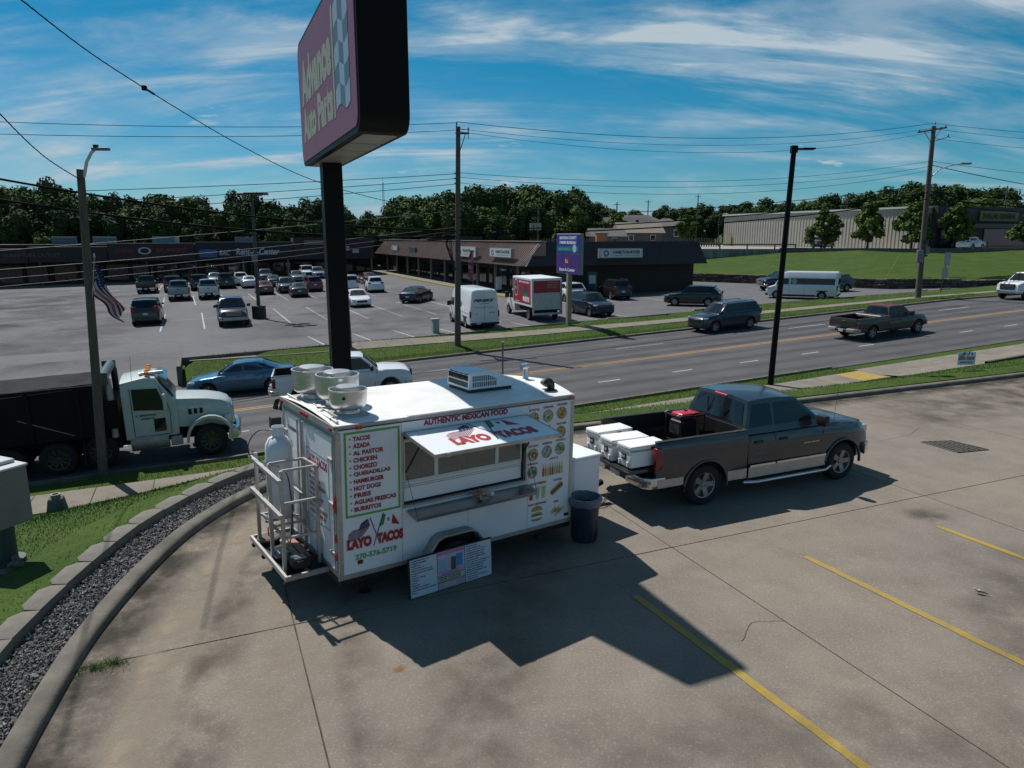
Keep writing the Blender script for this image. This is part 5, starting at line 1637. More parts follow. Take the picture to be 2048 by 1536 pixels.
def get_car(kind, pm, name, label, cat, group=None):
    if kind not in PROTO:
        r_ = car(SPEC[kind], pm, name, label, cat, group); PROTO[kind] = (r_, pm)
        return r_
    src, old = PROTO[kind]
    c = copy_tree(src)
    c.name = name
    if old != pm:
        cache = {}
        for ch in c.children_recursive:
            if ch.type == 'MESH' and any(m == old for m in ch.data.materials):
                if ch.data.name not in cache:
                    d = ch.data.copy()
                    for i, m in enumerate(d.materials):
                        if m == old: d.materials[i] = pm
                    cache[ch.data.name] = d
                ch.data = cache[ch.data.name]
    for k in ('group',):
        if k in c: del c[k]
    tag(c, label, cat, group)
    return c


# ------------------------------------------------------------------ pickups
def pickup(p, pm, label, name='pickup_truck', group=None, cat='pickup truck'):
    """p: dict L, wb, W, cab extents. Bed is an open box."""
    root = empty(name, (0, 0, 0), 0, label, cat, group)
    L, W, wb, r_, gc = p['L'], p['W'], p['wb'], p['r'], p['gc']
    xf = wb / 2 + p['fo']; xr = -wb / 2 - p['ro']; axf, axr = wb / 2, -wb / 2
    A, B, C, D = p['ABCD']; belt = p['belt']; hz = p['hood']; rail = p['rail']; cb = p['cb']      # cb: rear of cab
    tp = [(cb, belt), (A[0] + .04, A[1] - .01), (A[0] + .3, A[1] + .005), (xf - .45, hz), (xf - .22, hz - .06), (xf - .08, hz - .16), (xf, p['fz'])]
    topf = lambda x: interp(x, tp)
    wf = lambda x: (W / 2) * interp(x, [(cb, .985), (A[0], 1), (axf - .5, 1.0), (axf, 1.0), (xf - .4, .95), (xf - .12, .86), (xf, .76)])
    gf = lambda x: gc + interp(x, [(cb, 0), (axf + .3, 0), (xf - .1, .10), (xf, .16)])
    S = [cb + .01] + [cb + .01 + (A[0] - cb) * k / 5 for k in range(1, 6)] + [A[0] + .3, axf - .3, axf, axf + .3, xf - .45, xf - .3, xf - .22, xf - .14, xf - .08, xf - .03, xf]
    S = sorted(set(round(s, 3) for s in S))
    two = p.get('two')
    cz = lambda x: interp(x, [(cb, belt - .06), (A[0], belt - .06), (xf - .5, hz - .13), (xf, hz - .30)])
    wells = [(axf, r_, r_ + .085, W / 2 - .30, W / 2 + .2)]
    body_mesh('body', S, topf, wf, gf, [pm], wells, root, cz, zmidk=.5)
    greenhouse(root, A, B, C, D, W / 2 * .92, p.get('rw', W / 2 * .74), .05, p['pillars'], pm, sidez=.05, crown=.05)
    # bed: side walls with wheel arches, floor, front wall
    bx0, bx1 = xr + .02, cb - .03
    for s_ in (-1, 1):
        mb = MB(); prof = [(W / 2 - .09, .62), (W / 2 - .09, rail), (W / 2 - .045, rail), (W / 2 - .03, rail - .025), (W / 2 - .002, rail - .15), (W / 2 + .014, rail - .38), (W / 2 - .005, gc + .22), (W / 2 - .03, gc + .08), (W / 2 - .09, gc + .05)]
        for x, k in ((bx0, .985), (bx0 + .25, 1.), (axr - .4, 1.012), (axr, 1.02), (axr + .4, 1.012), (bx1 - .2, 1.), (bx1, .995)):
            for y, z in prof: mb.v.append(Vector((x, s_ * y * (k if y > W / 2 - .05 else 1), z if not (z < gc + .3 and x < axr - .45) else z + .06)))
        n = len(prof)
        for i in range(6):
            for j in range(n): mb.f.append((i * n + j, i * n + (j + 1) % n, (i + 1) * n + (j + 1) % n, (i + 1) * n + j)); mb.m.append(0)
        mb.f += [tuple(range(n)), tuple(range(6 * n, 7 * n))]; mb.m += [0, 0]
        o = mb.build('bed_side', pm, root)
        c = [(axr, r_, r_ + .085, W / 2 - .30, W / 2 + .3)]
        cut(o, c); smooth_mesh(o.data, 32)
        mb = MB(); mb.bb(bx0, bx1, s_ * (W / 2 - .055) - .05, s_ * (W / 2 - .055) + .05, rail + .002, rail + .02); mb.build('rail_cap', p.get('rm', M_blk), root, bevel=.008)
        wv = MB(); wv.bb(axr - .42, axr + .42, s_ * (W / 2 - .20) - .1, s_ * (W / 2 - .20) + .1, p['floor'] - .35, p['floor'] + .22); wv.build('wheel_housing', M_under, root, bevel=.04)
    bl = p.get('bm', M_blks)
    mb = MB(); mb.bb(bx0, bx1, -W / 2 + .10, W / 2 - .10, p['floor'] - .05, p['floor']); mb.build('bed_floor', bl, root)
    mb = MB(); mb.bb(bx1 - .04, bx1, -W / 2 + .09, W / 2 - .09, p['floor'] - .1, rail + .01); mb.build('bed_front', bl, root)
    for s_ in (-1, 1):
        mb = MB(); mb.bb(bx0 + .02, bx1 - .045, s_ * (W / 2 - .10) - .008, s_ * (W / 2 - .10) + .008, p['floor'], rail - .01); mb.build('bed_liner', bl, root)
    if p.get('tailgate') == 'down':
        mb = MB(); mb.bb(xr - .54, xr + .01, -W / 2 + .12, W / 2 - .12, p['floor'] - .07, p['floor'] - .005); tg = mb.build('tailgate', pm, root, bevel=.015, seg=2, smooth=40)
        mb = MB(); mb.bb(xr - .52, xr + .0, -W / 2 + .16, W / 2 - .16, p['floor'] - .004, p['floor'] + .004); mb.build('tailgate_liner', M_blks, tg)
    else:
        mb = MB(); mb.bb(xr - .02, xr + .05, -W / 2 + .10, W / 2 - .10, gc + .32, rail + .01); tg = mb.build('tailgate', pm, root, bevel=.018, seg=2, smooth=40)
        mb = MB(); mb.bb(xr - .035, xr - .021, -.13, .13, rail - .22, rail - .14); mb.build('handle', M_blk, tg, bevel=.008)
    # lamps, bumpers, grille
    box_part(root, 'taillight', M_tail, (xr - .012, xr + .14, W / 2 - .10, W / 2 + .012, rail - .52, rail - .10), .025, True, 2)
    bmx = p.get('bump', M_chrome)
    mb = MB()
    for s_ in (-1, 1):
        mb.prism([(xr - .06, s_ * .35), (xr - .24, s_ * .38), (xr - .20, s_ * (W / 2 - .12)), (xr - .08, s_ * (W / 2 + .0)), (xr + .22, s_ * (W / 2 + .01)), (xr + .22, s_ * (W / 2 - .08)), (xr - .04, s_ * (W / 2 - .14))], 2, gc + .13, gc + .34)
    rb = mb.build('rear_bumper', bmx, root, bevel=.02, seg=2, smooth=40)
    mb = MB(); mb.bb(xr - .22, xr - .06, -.36, .36, gc + .15, gc + .30); mb.build('step_pad', M_blk, rb, bevel=.01)
    box_part(root, 'licence_plate', M_plate2, (xr - .235, xr - .221, -.16, .16, gc + .16, gc + .29), 0)
    mb = MB(); mb.prism([(xf - .30, -W / 2 + .0), (xf - .02, -W / 2 + .16), (xf + .05, -.4), (xf + .05, .4), (xf - .02, W / 2 - .16), (xf - .30, W / 2 - .0), (xf - .3, W / 2 - .1), (xf - .12, W / 2 - .22), (xf - .12, -W / 2 + .22), (xf - .3, -W / 2 + .1)], 2, gc + .12, gc + .36)
    mb.build('front_bumper', p.get('fbump', bmx), root, bevel=.02, seg=2, smooth=40)
    box_part(root, 'grille', p.get('gm', M_blk), (xf - .20, xf + .025, -W / 2 * .55, W / 2 * .55, gc + .40, hz - .13), .03, seg=2)
    mb = MB()
    gz0, gz1 = gc + .40, hz - .13
    for k in range(1, 4): mb.bb(xf + .026, xf + .04, -W / 2 * .52, W / 2 * .52, gz0 + (gz1 - gz0) * k / 4 - .012, gz0 + (gz1 - gz0) * k / 4 + .012)
    mb.build('grille_bar', p.get('gbm', M_chrome), root)
    box_part(root, 'headlight', M_lamp, (xf - .36, xf - .09, W / 2 * .58, W / 2 * .845, gz0 + (gz1 - gz0) * .40, gz1 - .02), .04, True, 2)
    box_part(root, 'mirror', p.get('mm', M_blk), (A[0] - .34, A[0] - .20, W / 2 * .99, W / 2 + .24, belt + .02, belt + .24), .04, True, 2)
    for s_ in (-1, 1):
        for x in (axf, axr): wheel(root, x, s_ * (W / 2 - .135), r_, s_, p.get('rim', 0), .26)
    mb = MB(); mb.bb(xr + .2, xf - .4, -.45, .45, gc - .02, gc + .25); mb.bb(xr + .1, xf - .5, -.5, -.4, gc + .02, gc + .18); mb.bb(xr + .1, xf - .5, .4, .5, gc + .02, gc + .18)
    mb.cyl((axr, -W / 2 + .2, r_), (axr, W / 2 - .2, r_), .06); mb.cyl((axf, -W / 2 + .2, r_), (axf, W / 2 - .2, r_), .05); mb.build('underbody', M_under, root)
    hwp = lambda q: wf(q[0]) * (.992 if q[1] < belt - .1 else .972)
    seam(root, [(A[0] - .06, belt - .05), (A[0] - .08, gc + .5), (A[0] - .22, gc + .12)], hwp)
    for x in p['seams']: seam(root, [(x, belt - .02), (x, gc + .12)], hwp)
    mb = MB()
    for s_ in (-1, 1):
        for x in p['handles']: mb.bb(x, x + .2, s_ * wf(x) * .99 - .02, s_ * wf(x) * .99 + .02, belt - .20, belt - .155)
    mb.build('door_handle', p.get('hm', pm), root, bevel=.006)
    return root, dict(xf=xf, xr=xr, axf=axf, axr=axr, wf=wf, bx0=bx0, bx1=bx1)


# the hero pickup
P_ram = mat('graphite two tone paint', (.032, .037, .047), rough=.26, metal=.3, coat=.6, var=.12, dirt=.2, dirtcol=(.07, .07, .072))
M_silver = mat('silver lower cladding', (.46, .45, .43), rough=.38, metal=.6, var=.15, dirt=.4, dirtcol=(.25, .23, .2))
ram_p = dict(L=5.78, W=2.0, wb=3.57, r=.405, gc=.36, fo=.95, ro=1.14, belt=1.28, hood=1.24, rail=1.36, cb=-.76, floor=.86, fz=.66,
             ABCD=[(1.27, 1.30), (.56, 1.86), (-.62, 1.87), (-.78, 1.36)], pillars=[-.06], rw=.74, seams=[-.06, -.70], handles=[.03, -.60], tailgate='down', bump=M_chrome, bm=M_blks, hm=M_blk, mm=M_blk, gm=M_blk)
ram, ri = pickup(ram_p, P_ram, 'dark graphite crew cab pickup with silver sills, lowered tailgate and white coolers aboard')
RX, RY, RA = 3.24 + 1.785 * math.cos(R(24.2)), 13.68 + 1.785 * math.sin(R(24.2)), R(24.2)
ram.location = (RX, RY, 0); ram.rotation_euler = (0, 0, RA)
for s_ in (-1, 1):
    for (x0, x1, y, h, z0, z1) in ((-.74, 1.30, 1.0, .012, .40, .62), (-1.27, -.80, 1.012, .012, .42, .62), (-2.88, -2.30, 1.0, .016, .50, .66)):
        mb = MB(); mb.bb(x0, x1, s_ * y - h, s_ * y + h, z0, z1); mb.build('sill_cladding', M_silver, ram, bevel=.006)
    mb = MB(); mb.tube([(-.92, s_ * 1.06, .36), (-.6, s_ * 1.10, .34), (1.2, s_ * 1.10, .34), (1.40, s_ * 1.04, .38)], .035, 8); mb.build('side_step', M_chrome, ram, smooth=50)
    for x0, x1 in ((-.72, -.08), (-.04, 1.28)):
        mb = MB(); mb.bb(x0, x1, s_ * 1.018 - .008, s_ * 1.018 + .008, .62, .66); mb.build('door_moulding', M_chrome, ram)
for s_ in (-1, 1):
    for ax, sc_ in ((1.785, 1.0), (-1.785, 1.02)):
        mb = MB(); P = []
        for k in range(17):
            a = PI * (1.03 - 1.06 * k / 16); P.append((ax + .50 * math.cos(a), s_ * 1.0 * sc_, .405 + .50 * math.sin(a)))
        mb.tube(P, .03, 8); mb.build('wheel_arch', P_ram, ram, smooth=60)
mb = MB(); mb.bb(-.675, -.63, -.19, .19, 1.85, 1.905); mb.build('brake_light', mat('pink red lens', (.50, .05, .09), rough=.3), ram, bevel=.01)
TS = Matrix(((1, 0, 0, 0), (0, 0, -1, -1.004), (0, 1, 0, 0), (0, 0, 0, 1)))
text('QUAD CAB 4X4', TS, .66, .93, .42, .035, M_chrome, ram, bold=.03)
mb = MB(); mb.tube([(1.6, -.86, 1.26), (1.6, -.9, 2.0)], .004, 5); mb.build('antenna', M_blk, ram)
mb = MB(); mb.box((-2.96, 0, .52), (.3, .08, .08)); mb.cyl((-3.05, 0, .5), (-3.05, 0, .66), .035); mb.build('tow_hitch', M_blks, ram)
# sliding rear window split
for y in (-.24, .24):
    mb = MB(); mb.bb(-.79, -.775, y - .012, y + .012, 1.42, 1.80); mb.build('window_divider', M_blk, ram)


def on_ram(o): o.matrix_basis = Matrix.Translation((RX, RY, 0)) @ Matrix.Rotation(RA, 4, 'Z') @ o.matrix_basis; return o


M_cool = mat('white cooler plastic', (.80, .80, .79), rough=.45, var=.05, dirt=.2, dirtcol=(.5, .48, .45))


def cooler(x, y, rz, label, L_=.80, W_=.42, H_=.43):
    e = on_ram(empty('cooler', (x, y, .865), rz, label, 'cooler', 'white coolers at the rear of the pickup bed'))
    mb = MB(); mb.box((0, 0, .02 + (H_ - .09) / 2), (L_, W_, H_ - .09)); mb.build('tub', M_cool, e, bevel=.03, seg=2, smooth=40)
    mb = MB(); mb.box((0, 0, H_ - .035), (L_ + .03, W_ + .03, .085)); mb.build('lid', M_cool, e, bevel=.025, seg=2, smooth=40)
    mb = MB(); mb.box((0, 0, H_ - .092), (L_ + .035, W_ + .035, .018)); mb.build('lid_band', mat('grey cooler band', (.32, .33, .35), rough=.5), e)
    mb = MB(); mb.box((-L_ / 2 - .01, 0, .22), (.016, .13, .13)); mb.build('badge', M_blk, e, bevel=.006)
    mb = MB(); mb.box((-L_ / 2 - .019, 0, .22), (.004, .09, .05)); mb.build('badge_print', mat('grey print', (.3, .3, .32)), e)
    for s_ in (-1, 1):
        mb = MB(); mb.box((-L_ / 2 - .012, s_ * .13, .09), (.03, .05, .10)); mb.build('latch', M_cool, e, bevel=.01)
        mb = MB(); mb.box((L_ * .1, s_ * (W_ / 2 + .016), H_ - .06), (.10, .012, .05)); mb.build('hinge', M_blk, e)
    return e


cooler(-2.96, -.60, .02, 'nearest white cooler, partly hidden by the bed side of the pickup')
cooler(-3.02, -.10, -.03, 'middle white cooler on the lowered tailgate of the pickup')
cooler(-2.98, .52, .05, 'white cooler farthest across the tailgate, toward the road')
gen = on_ram(empty('generator', (-1.22, .40, .865), .05, 'portable generator with a red top in a black frame behind the pickup cab', 'generator'))
mb = MB()
for x in (-.30, .30):
    for y in (-.24, .24): mb.tube([(x, y, 0), (x, y, .58)], .016, 6)
for z in (.04, .56):
    mb.tube([(-.30, -.24, z), (.30, -.24, z), (.30, .24, z), (-.30, .24, z), (-.30, -.24, z)], .016, 6)
mb.tube([(-.3, -.24, .56), (-.3, .24, .56)], .02, 6); mb.build('frame', M_blks, gen, smooth=50)
mb = MB(); mb.box((0, 0, .555), (.50, .38, .11), taper=.9); mb.build('fuel_tank', mat('red tank', (.42, .015, .02), rough=.35, coat=.4), gen, bevel=.03, seg=2, smooth=40)
mb = MB(); mb.cyl((.05, .05, .60), (.05, .05, .63), .035); mb.build('fuel_cap', M_blk, gen)
mb = MB(); mb.box((-.05, 0, .26), (.42, .40, .40)); mb.build('engine', M_blk, gen, bevel=.03)
mb = MB(); mb.box((-.272, -.0, .30), (.03, .34, .26)); mb.build('control_panel', mat('dark panel', (.04, .04, .045), rough=.5), gen, bevel=.01)
for s_ in (-1, 1):
    mb = MB(); mb.tube([(-.33, s_ * .2, .50), (-.38, s_ * .2, .60), (-.30, s_ * .2, .62)], .013, 6); mb.tube([(-.31, -.24, .585), (.0, -.24, .585)], .013, 6); mb.build('handle', M_alu, gen)

# other pickups
PR = lambda n, c, **k: paint(n, c, **k)
base_p = dict(L=5.9, W=2.02, wb=3.70, r=.40, gc=.36, fo=.98, ro=1.18, belt=1.27, hood=1.25, rail=1.36, cb=-.66, floor=.86, fz=.66,
              ABCD=[(1.38, 1.29), (.72, 1.88), (-.55, 1.90), (-.70, 1.33)], pillars=[.20], rw=.76, seams=[.20, -.52], handles=[.28, -.35], bump=M_chrome, rim=0)


def pk(label, pm, u, w, ang, zf, dz=0., **kw):
    q = dict(base_p); q.update(kw)
    key = ('pk', tuple(sorted((k, str(v)) for k, v in kw.items() if k != 'rm')))
    if key in PROTO:
        src, old = PROTO[key]; c = copy_tree(src); c.name = 'pickup_truck'
        cache = {}
        for ch in c.children_recursive:
            if ch.type == 'MESH' and any(m == old for m in ch.data.materials):
                if ch.data.name not in cache:
                    d = ch.data.copy()
                    for i, m in enumerate(d.materials):
                        if m == old: d.materials[i] = pm
                    cache[ch.data.name] = d
                ch.data = cache[ch.data.name]
        tag(c, label, 'pickup truck')
    else:
        c, _ = pickup(q, pm, label); PROTO[key] = (c, pm)
    return place(c, u, w, zf, ang, dz)


AU, AD, AW, AC = 23.4, 203.4, 113.4, -66.6          # headings: +u, -u, +w (away), -w (toward the camera)
ZR = lambda u, w: z_road(u) + .004
ZL = lambda u, w: z_lot(u) + .004
P_white = PR('white', (.72, .73, .74)); P_blk = PR('black', (.012, .012, .014)); P_sil = PR('silver grey', (.26, .27, .28), metal=.6); P_ltg = PR('light grey', (.52, .53, .54), metal=.3)
P_navy = PR('navy', (.010, .018, .042), metal=.2); P_maroon = PR('maroon', (.13, .014, .028), metal=.3); P_dgrn = PR('dark teal', (.022, .038, .042), metal=.3); P_char = PR('charcoal', (.045, .048, .055), metal=.4)
P_blue = PR('steel blue', (.06, .15, .24), metal=.55); P_tan = PR('old tan black', (.030, .028, .024), metal=.2, rough=.5); P_ltb = PR('pale blue', (.24, .33, .40), metal=.4); P_dred = PR('dark red', (.11, .018, .018), metal=.3)
P_dgry = PR('dark grey', (.022, .025, .028), metal=.3)
pk('blue crew cab pickup facing the road, parked alone at the front of the lot', P_navy, -12.4, 25.4, AC, ZL, gbm=M_chrome, gm=M_blk, fbump=M_alud)
pk('black pickup seen from behind, parked at the left end of the back row', P_blk, -20.2, 63.9, AW, ZL, bump=M_chrome)
pk('silver pickup seen from behind, parked in the middle row beside a dark suv', P_sil, -16.5, 50.9, AW, ZL, bump=M_chrome)
pk('pale silver pickup seen from behind, second in the middle row', P_ltg, -13.7, 51.0, AW, ZL, bump=M_chrome)
pk('white full size pickup entering the picture at the right edge of the road', P_white, 45.9, 4.9, AD, ZR, gm=M_blk, gbm=M_chrome, belt=1.36, hood=1.36, rail=1.44, ABCD=[(1.38, 1.38), (.72, 1.98), (-.55, 2.0), (-.70, 1.42)], gc=.40, r=.42)
pk('dark blue pickup facing left in front of the stone wall', P_navy, 40.5, 25.4, AD - 12, ZL, bump=M_chrome, gm=M_chrome)
tanp = pk('old dark tan pickup with faded red roof driving right on the road', P_tan, 22.0, -1.4, AU + 1, ZR, W=1.98, wb=3.75, belt=1.16, hood=1.12, rail=1.24, ABCD=[(1.35, 1.18), (.80, 1.70), (-.35, 1.72), (-.52, 1.22)], pillars=[.25], rw=.72, cb=-.50, rim=0, bump=M_alud, floor=.80)
M_fred = mat('faded red paint', (.13, .032, .03), rough=.6, var=.3)
for ch in tanp.children:
    if ch.name.startswith('cab'): ch.data.materials[0] = mat('faded dark red roof', (.075, .028, .025), rough=.6, var=.4, vscale=1.5)
    if ch.name.startswith('rail_cap'): ch.data.materials[0] = M_fred
tb = place(empty('tool_box', (0, 0, 0), 0, 'grey toolbox lying across the bed of the old tan pickup behind its cab', 'tool box'), 22.0, -1.4, ZR, AU + 1)
mb = MB(); mb.bb(-1.15, -.62, -.82, .82, 1.08, 1.20); mb.build('body', M_blks, tb, bevel=.02); mb = MB(); mb.bb(-1.17, -.60, -.84, .84, 1.201, 1.27); mb.build('lid', mat('tool box grey', (.06, .065, .07), rough=.4, metal=.5), tb, bevel=.02)
mb = MB(); mb.bb(-1.20, -1.172, -.7, .7, 1.15, 1.19); mb.build('edge', M_alu, tb)
chv = pk('white extended cab pickup with empty dark bed, half hidden by the exhaust fans', P_white, 0, 0, AU, ZR, cb=-.62, belt=1.22, hood=1.20, ABCD=[(1.36, 1.24), (.70, 1.82), (-.50, 1.84), (-.66, 1.27)], rail=1.30, bump=M_chrome, gm=M_blk)
place(chv, *uw(-7.3, 30.75), ZR, 15)


def cr(kind, pm, label, u, w, ang, zf, nm='parked_car', cat='car', group=None, dz=0.):
    return place(get_car(kind, pm, nm, label, cat, group), u, w, zf, ang, dz)


bs = cr('sedan', P_blue, 'metallic blue sedan on the road turning toward the parking lot, behind the dump truck', *uw(-12.55, 32.55), 196, ZR, 'sedan')
cr('boxsuv', PR('slate', (.026, .035, .048), metal=.4), 'slate blue suv with roof rails driving left on the far lane', 16.5, 5.75, AD + 2, ZR, 'suv', 'suv')
cr('bigsuv', P_blk, 'black suv seen from behind, parked alone at the left front of the lot', -18.2, 29.4, AW, ZL, 'suv', 'suv')
cr('bigsuv', P_char, 'dark grey suv in the back row directly behind the silver pickup', -17.4, 63.2, AW, ZL, 'suv', 'suv')
cr('bigsuv', P_dgry, 'dark suv in the back row between the two silver pickups', -14.6, 64.6, AW, ZL, 'suv', 'suv')
cr('bigsuv', P_blk, 'black suv in the back row right of the pale silver pickup', -11.5, 66.0, AW, ZL, 'suv', 'suv')
cr('sedan', P_ltb, 'pale blue sedan facing us near the shop fronts at the left', -12.6, 76.5, AC, ZL)
cr('suv', P_white, 'white hatchback left of the lot lamp, in the back row', -9.6, 70.5, AW, ZL, 'hatchback')
cr('sedan', P_ltg, 'cream sedan just left of the lot lamp post, seen from behind', -8.9, 64.9, AW, ZL)
cr('sedan', P_dred, 'dark red sedan seen from behind, beside the lot lamp post', -8.0, 53.0, AW, ZL)
cr('suv', PR('teal grey', (.06, .09, .10), metal=.4), 'grey green suv facing us behind the dark red sedan', -5.9, 77.5, AC, ZL, 'suv', 'suv')
cr('sedan', P_dgrn, 'dark green car right of the lot lamp, seen from behind', -6.0, 65.0, AW, ZL)
cr('bigsuv', P_white, 'white suv standing highest in the picture before the shop fronts', .3, 80.5, AC, ZL, 'suv', 'suv')
cr('suv', PR('grey blue', (.075, .10, .12), metal=.5), 'grey blue suv parked beside the black sedan in the centre of the lot', -5.6, 53.6, AC, ZL, 'suv', 'suv')
cr('sedan', P_blk, 'black sedan seen from behind in the centre of the lot', -5.0, 47.4, AW - 3, ZL)
cr('sedan', PR('sage', (.14, .18, .17), metal=.4), 'sage green sedan behind the grey blue suv', -2.0, 74.0, AC, ZL)
cr('suv', P_maroon, 'maroon hatchback seen from behind left of the sign post', -2.6, 54.0, AW, ZL, 'hatchback')
cr('suv', P_ltb, 'small pale blue car in the far row left of the sign post', 1.6, 84.0 - 5, AC, ZL, 'hatchback')
cr('sedan', P_ltg, 'light silver car in the far row right next to the sign post', 2.9, 70.5, AC, ZL)
cr('boxsuv', P_white, 'white van like suv seen from behind, right of the sign post', 1.2, 52.6, AW, ZL, 'suv', 'suv')
cr('suv', P_white, 'white crossover seen from behind in the middle of the lot', 3.4, 48.8, AW - 8, ZL, 'crossover', 'crossover')
cr('sedan', P_white, 'white sedan facing the road behind the wooden service pole', -1.6, 33.6, AC, ZL)
cr('sedan', P_dred, 'dark red car behind the white crossover', 5.6, 62.5, AW, ZL)
cr('suv', PR('bright blue', (.03, .16, .32), metal=.3), 'bright blue car peeking out behind the sign post', 3.6, 74.5, AC, ZL, 'hatchback')
cr('fast', P_navy, 'dark blue fastback sedan parked alone left of the utility pole', 4.2, 34.4, AW - 38, ZL)
cr('suv', P_white, 'white crossover behind the pylon sign, seen from its rear', 16.6, 27.3, AW - 8, ZL, 'crossover', 'crossover')
cr('suv', P_navy, 'dark blue suv facing the road right of the box truck', 12.7, 16.5, AC, ZL, 'suv', 'suv')
cr('boxsuv', P_blk, 'black suv with silver roof rails in the shade of the shop end wall', 21.2, 26.9, AW - 12, ZL, 'suv', 'suv')
cr('suv', P_blk, 'black crossover facing left between the shop corner and the road', 23.2, 17.7, 158, ZL, 'crossover', 'crossover')
cr('suv', P_navy, 'dark blue suv behind the white passenger van', 42.4, 21.4, AD - 4, ZL, 'suv', 'suv')


# ------------------------------------------------------------------ vans
def van(pm, label, L=5.98, H=2.55, wb=3.75, windows=False):
    root = empty('van', (0, 0, 0), 0, label, 'van'); W = 2.06; r_ = .345; gc = .24
    xf, xr = L / 2, -L / 2; axf = xf - .98; axr = axf - wb
    # body profile: stations with top height, side nearly vertical
    tp = [(xr, H - .12), (xr + .06, H - .03), (xr + .2, H), (1.2, H), (1.55, H - .08), (1.72, H - .30), (2.02, 1.62), (2.20, 1.22), (2.45, 1.13), (2.80, 1.02), (2.93, .86), (xf, .62)]
    mb = MB(); n = 0
    S = [xr, xr + .03, xr + .08, xr + .2, -1.5, -.6, .3, 1.0, 1.2, 1.4, 1.55, 1.72, 1.87, 2.02, 2.11, 2.20, 2.45, 2.65, 2.80, 2.88, 2.95, xf]
    for x in S:
        zt = interp(x, tp); hw = W / 2 * interp(x, [(xr, .955), (xr + .08, .99), (xr + .4, 1), (1.6, 1), (2.3, .96), (2.8, .86), (xf, .72)])
        g = gc + interp(x, [(xr, .1), (xr + .3, 0), (xf - .3, 0), (xf, .12)])
        sh = min(1.22, zt - .05); top_in = interp(zt, [(1.1, .90), (1.7, .84), (H, .80)])
        half = [(0, g), (hw * .9, g), (hw * .975, g + .08), (hw, g + .4), (hw, sh - .1), (hw * .985, sh), (hw * (.985 - (.985 - top_in) * .8), sh + (zt - sh) * .86), (hw * top_in * .96, sh + (zt - sh) * .965), (hw * .5, zt), (0, zt + .01)]
        ring = [(-y, z) for y, z in half] + [(y, z) for y, z in half[-2:0:-1]]; n = len(ring)
        for y, z in ring: mb.v.append(Vector((x, y, z)))
    for i in range(len(S) - 1):
        for j in range(n): mb.f.append((i * n + j, i * n + (j + 1) % n, (i + 1) * n + (j + 1) % n, (i + 1) * n + j)); mb.m.append(0)
    mb.f += [tuple(range(n)), tuple(range(len(mb.v) - n, len(mb.v)))[::-1]]; mb.m += [0, 0]
    b = mb.build('body', pm, root); cut(b, [(axf, r_, r_ + .07, W / 2 - .3, W / 2 + .2), (axr, r_, r_ + .07, W / 2 - .3, W / 2 + .2)]); smooth_mesh(b.data, 32)
    hw = W / 2; Hs = lambda z: hw * (1 if z < 1.22 else 1 - .015 - .155 * (z - 1.22) / (H - 1.22))
    def sidewin(x0, x1, x2, x3, z0, z1, nm='window', e=.008):
        for s_ in (-1, 1):
            q = MB(); P = [(x0, z0), (x1, z0), (x2, z1), (x3, z1)]
            k = lambda x: interp(x, [(1.6, 1), (2.3, .968)])
            q.v = [Vector((x, s_ * (Hs(z) * k(x) + e), z)) for x, z in P] + [Vector((x, s_ * (Hs(z) * k(x) - .03), z)) for x, z in P]
            q.f = [(0, 1, 2, 3), (7, 6, 5, 4), (0, 4, 5, 1), (1, 5, 6, 2), (2, 6, 7, 3), (3, 7, 4, 0)]; q.m = [0] * 6; q.build(nm, M_glass, root)
    sidewin(1.02, 2.08, 1.80, 1.02, 1.28, 1.82)
    q = MB(); P0, P1 = (2.19, 1.27), (1.70, H - .36 + .02)
    for t in (0, .5, 1):
        x, z = P0[0] + (P1[0] - P0[0]) * t + .05, P0[1] + (P1[1] - P0[1]) * t + .03
        for j in range(7): y = (2 * j / 6 - 1) * (.90 - .10 * t); q.v.append(Vector((x - .04 * (y ** 2), y, z)))
    for i in range(2):
        for j in range(6): q.f.append((i * 7 + j, i * 7 + j + 1, (i + 1) * 7 + j + 1, (i + 1) * 7 + j)); q.m.append(0)
    q.build('windshield', M_glass, root, smooth=60)
    if windows:
        sidewin(-2.75, .85, .85, -2.75, 1.30, 1.82)
        mb = MB(); mb.bb(xr - .012, xr + .02, -.80, .80, 1.30, 1.86); mb.build('rear_window', M_glass, root, bevel=.01)
        for s_ in (-1, 1):
            Ms = frame((.55, s_ * -1.03, 1.56), (1 * (1 if s_ > 0 else -1), 0, 0), (0, 0, 1))
            mb = MB(); mb.lathe([(0, 0), (.24, 0), (.24, .004), (0, .004)], n=24, M=Ms); mb.build('emblem', mat('pale emblem', (.42, .47, .42), rough=.5), root)
            mb = MB(); mb.lathe([(.17, .004), (.20, .0065), (.21, .004)], n=24, M=Ms)
            for a in range(3): mb.box((.09 * math.cos(a * 2.1 + 1.5), .09 * math.sin(a * 2.1 + 1.5), .006), (.09, .09, .004), rz=a, M=Ms)
            mb.build('emblem_print', mat('dark emblem print', (.05, .09, .07)), root)
    mb = MB(); mb.bb(xr - .006, xr + .01, -.006, .006, .45, H - .25); mb.bb(xr - .006, xr + .01, -.86, .86, .44, .452)
    for s_ in (-1, 1): mb.bb(.93, .94, s_ * 1.032 - .006, s_ * 1.032 + .006, .35, 1.9); mb.bb(-.3, -.29, s_ * 1.032 - .006, s_ * 1.032 + .006, .35, 1.9)
    mb.build('door_seam', M_under, root)
    for s_ in (-1, 1):
        mb = MB(); mb.bb(-2.6, -.4, s_ * 1.034 - .008, s_ * 1.034 + .008, .84, .87); mb.bb(-2.6, -.4, s_ * 1.034 - .008, s_ * 1.034 + .008, 1.08, 1.11); mb.build('side_crease', pm, root, bevel=.006)
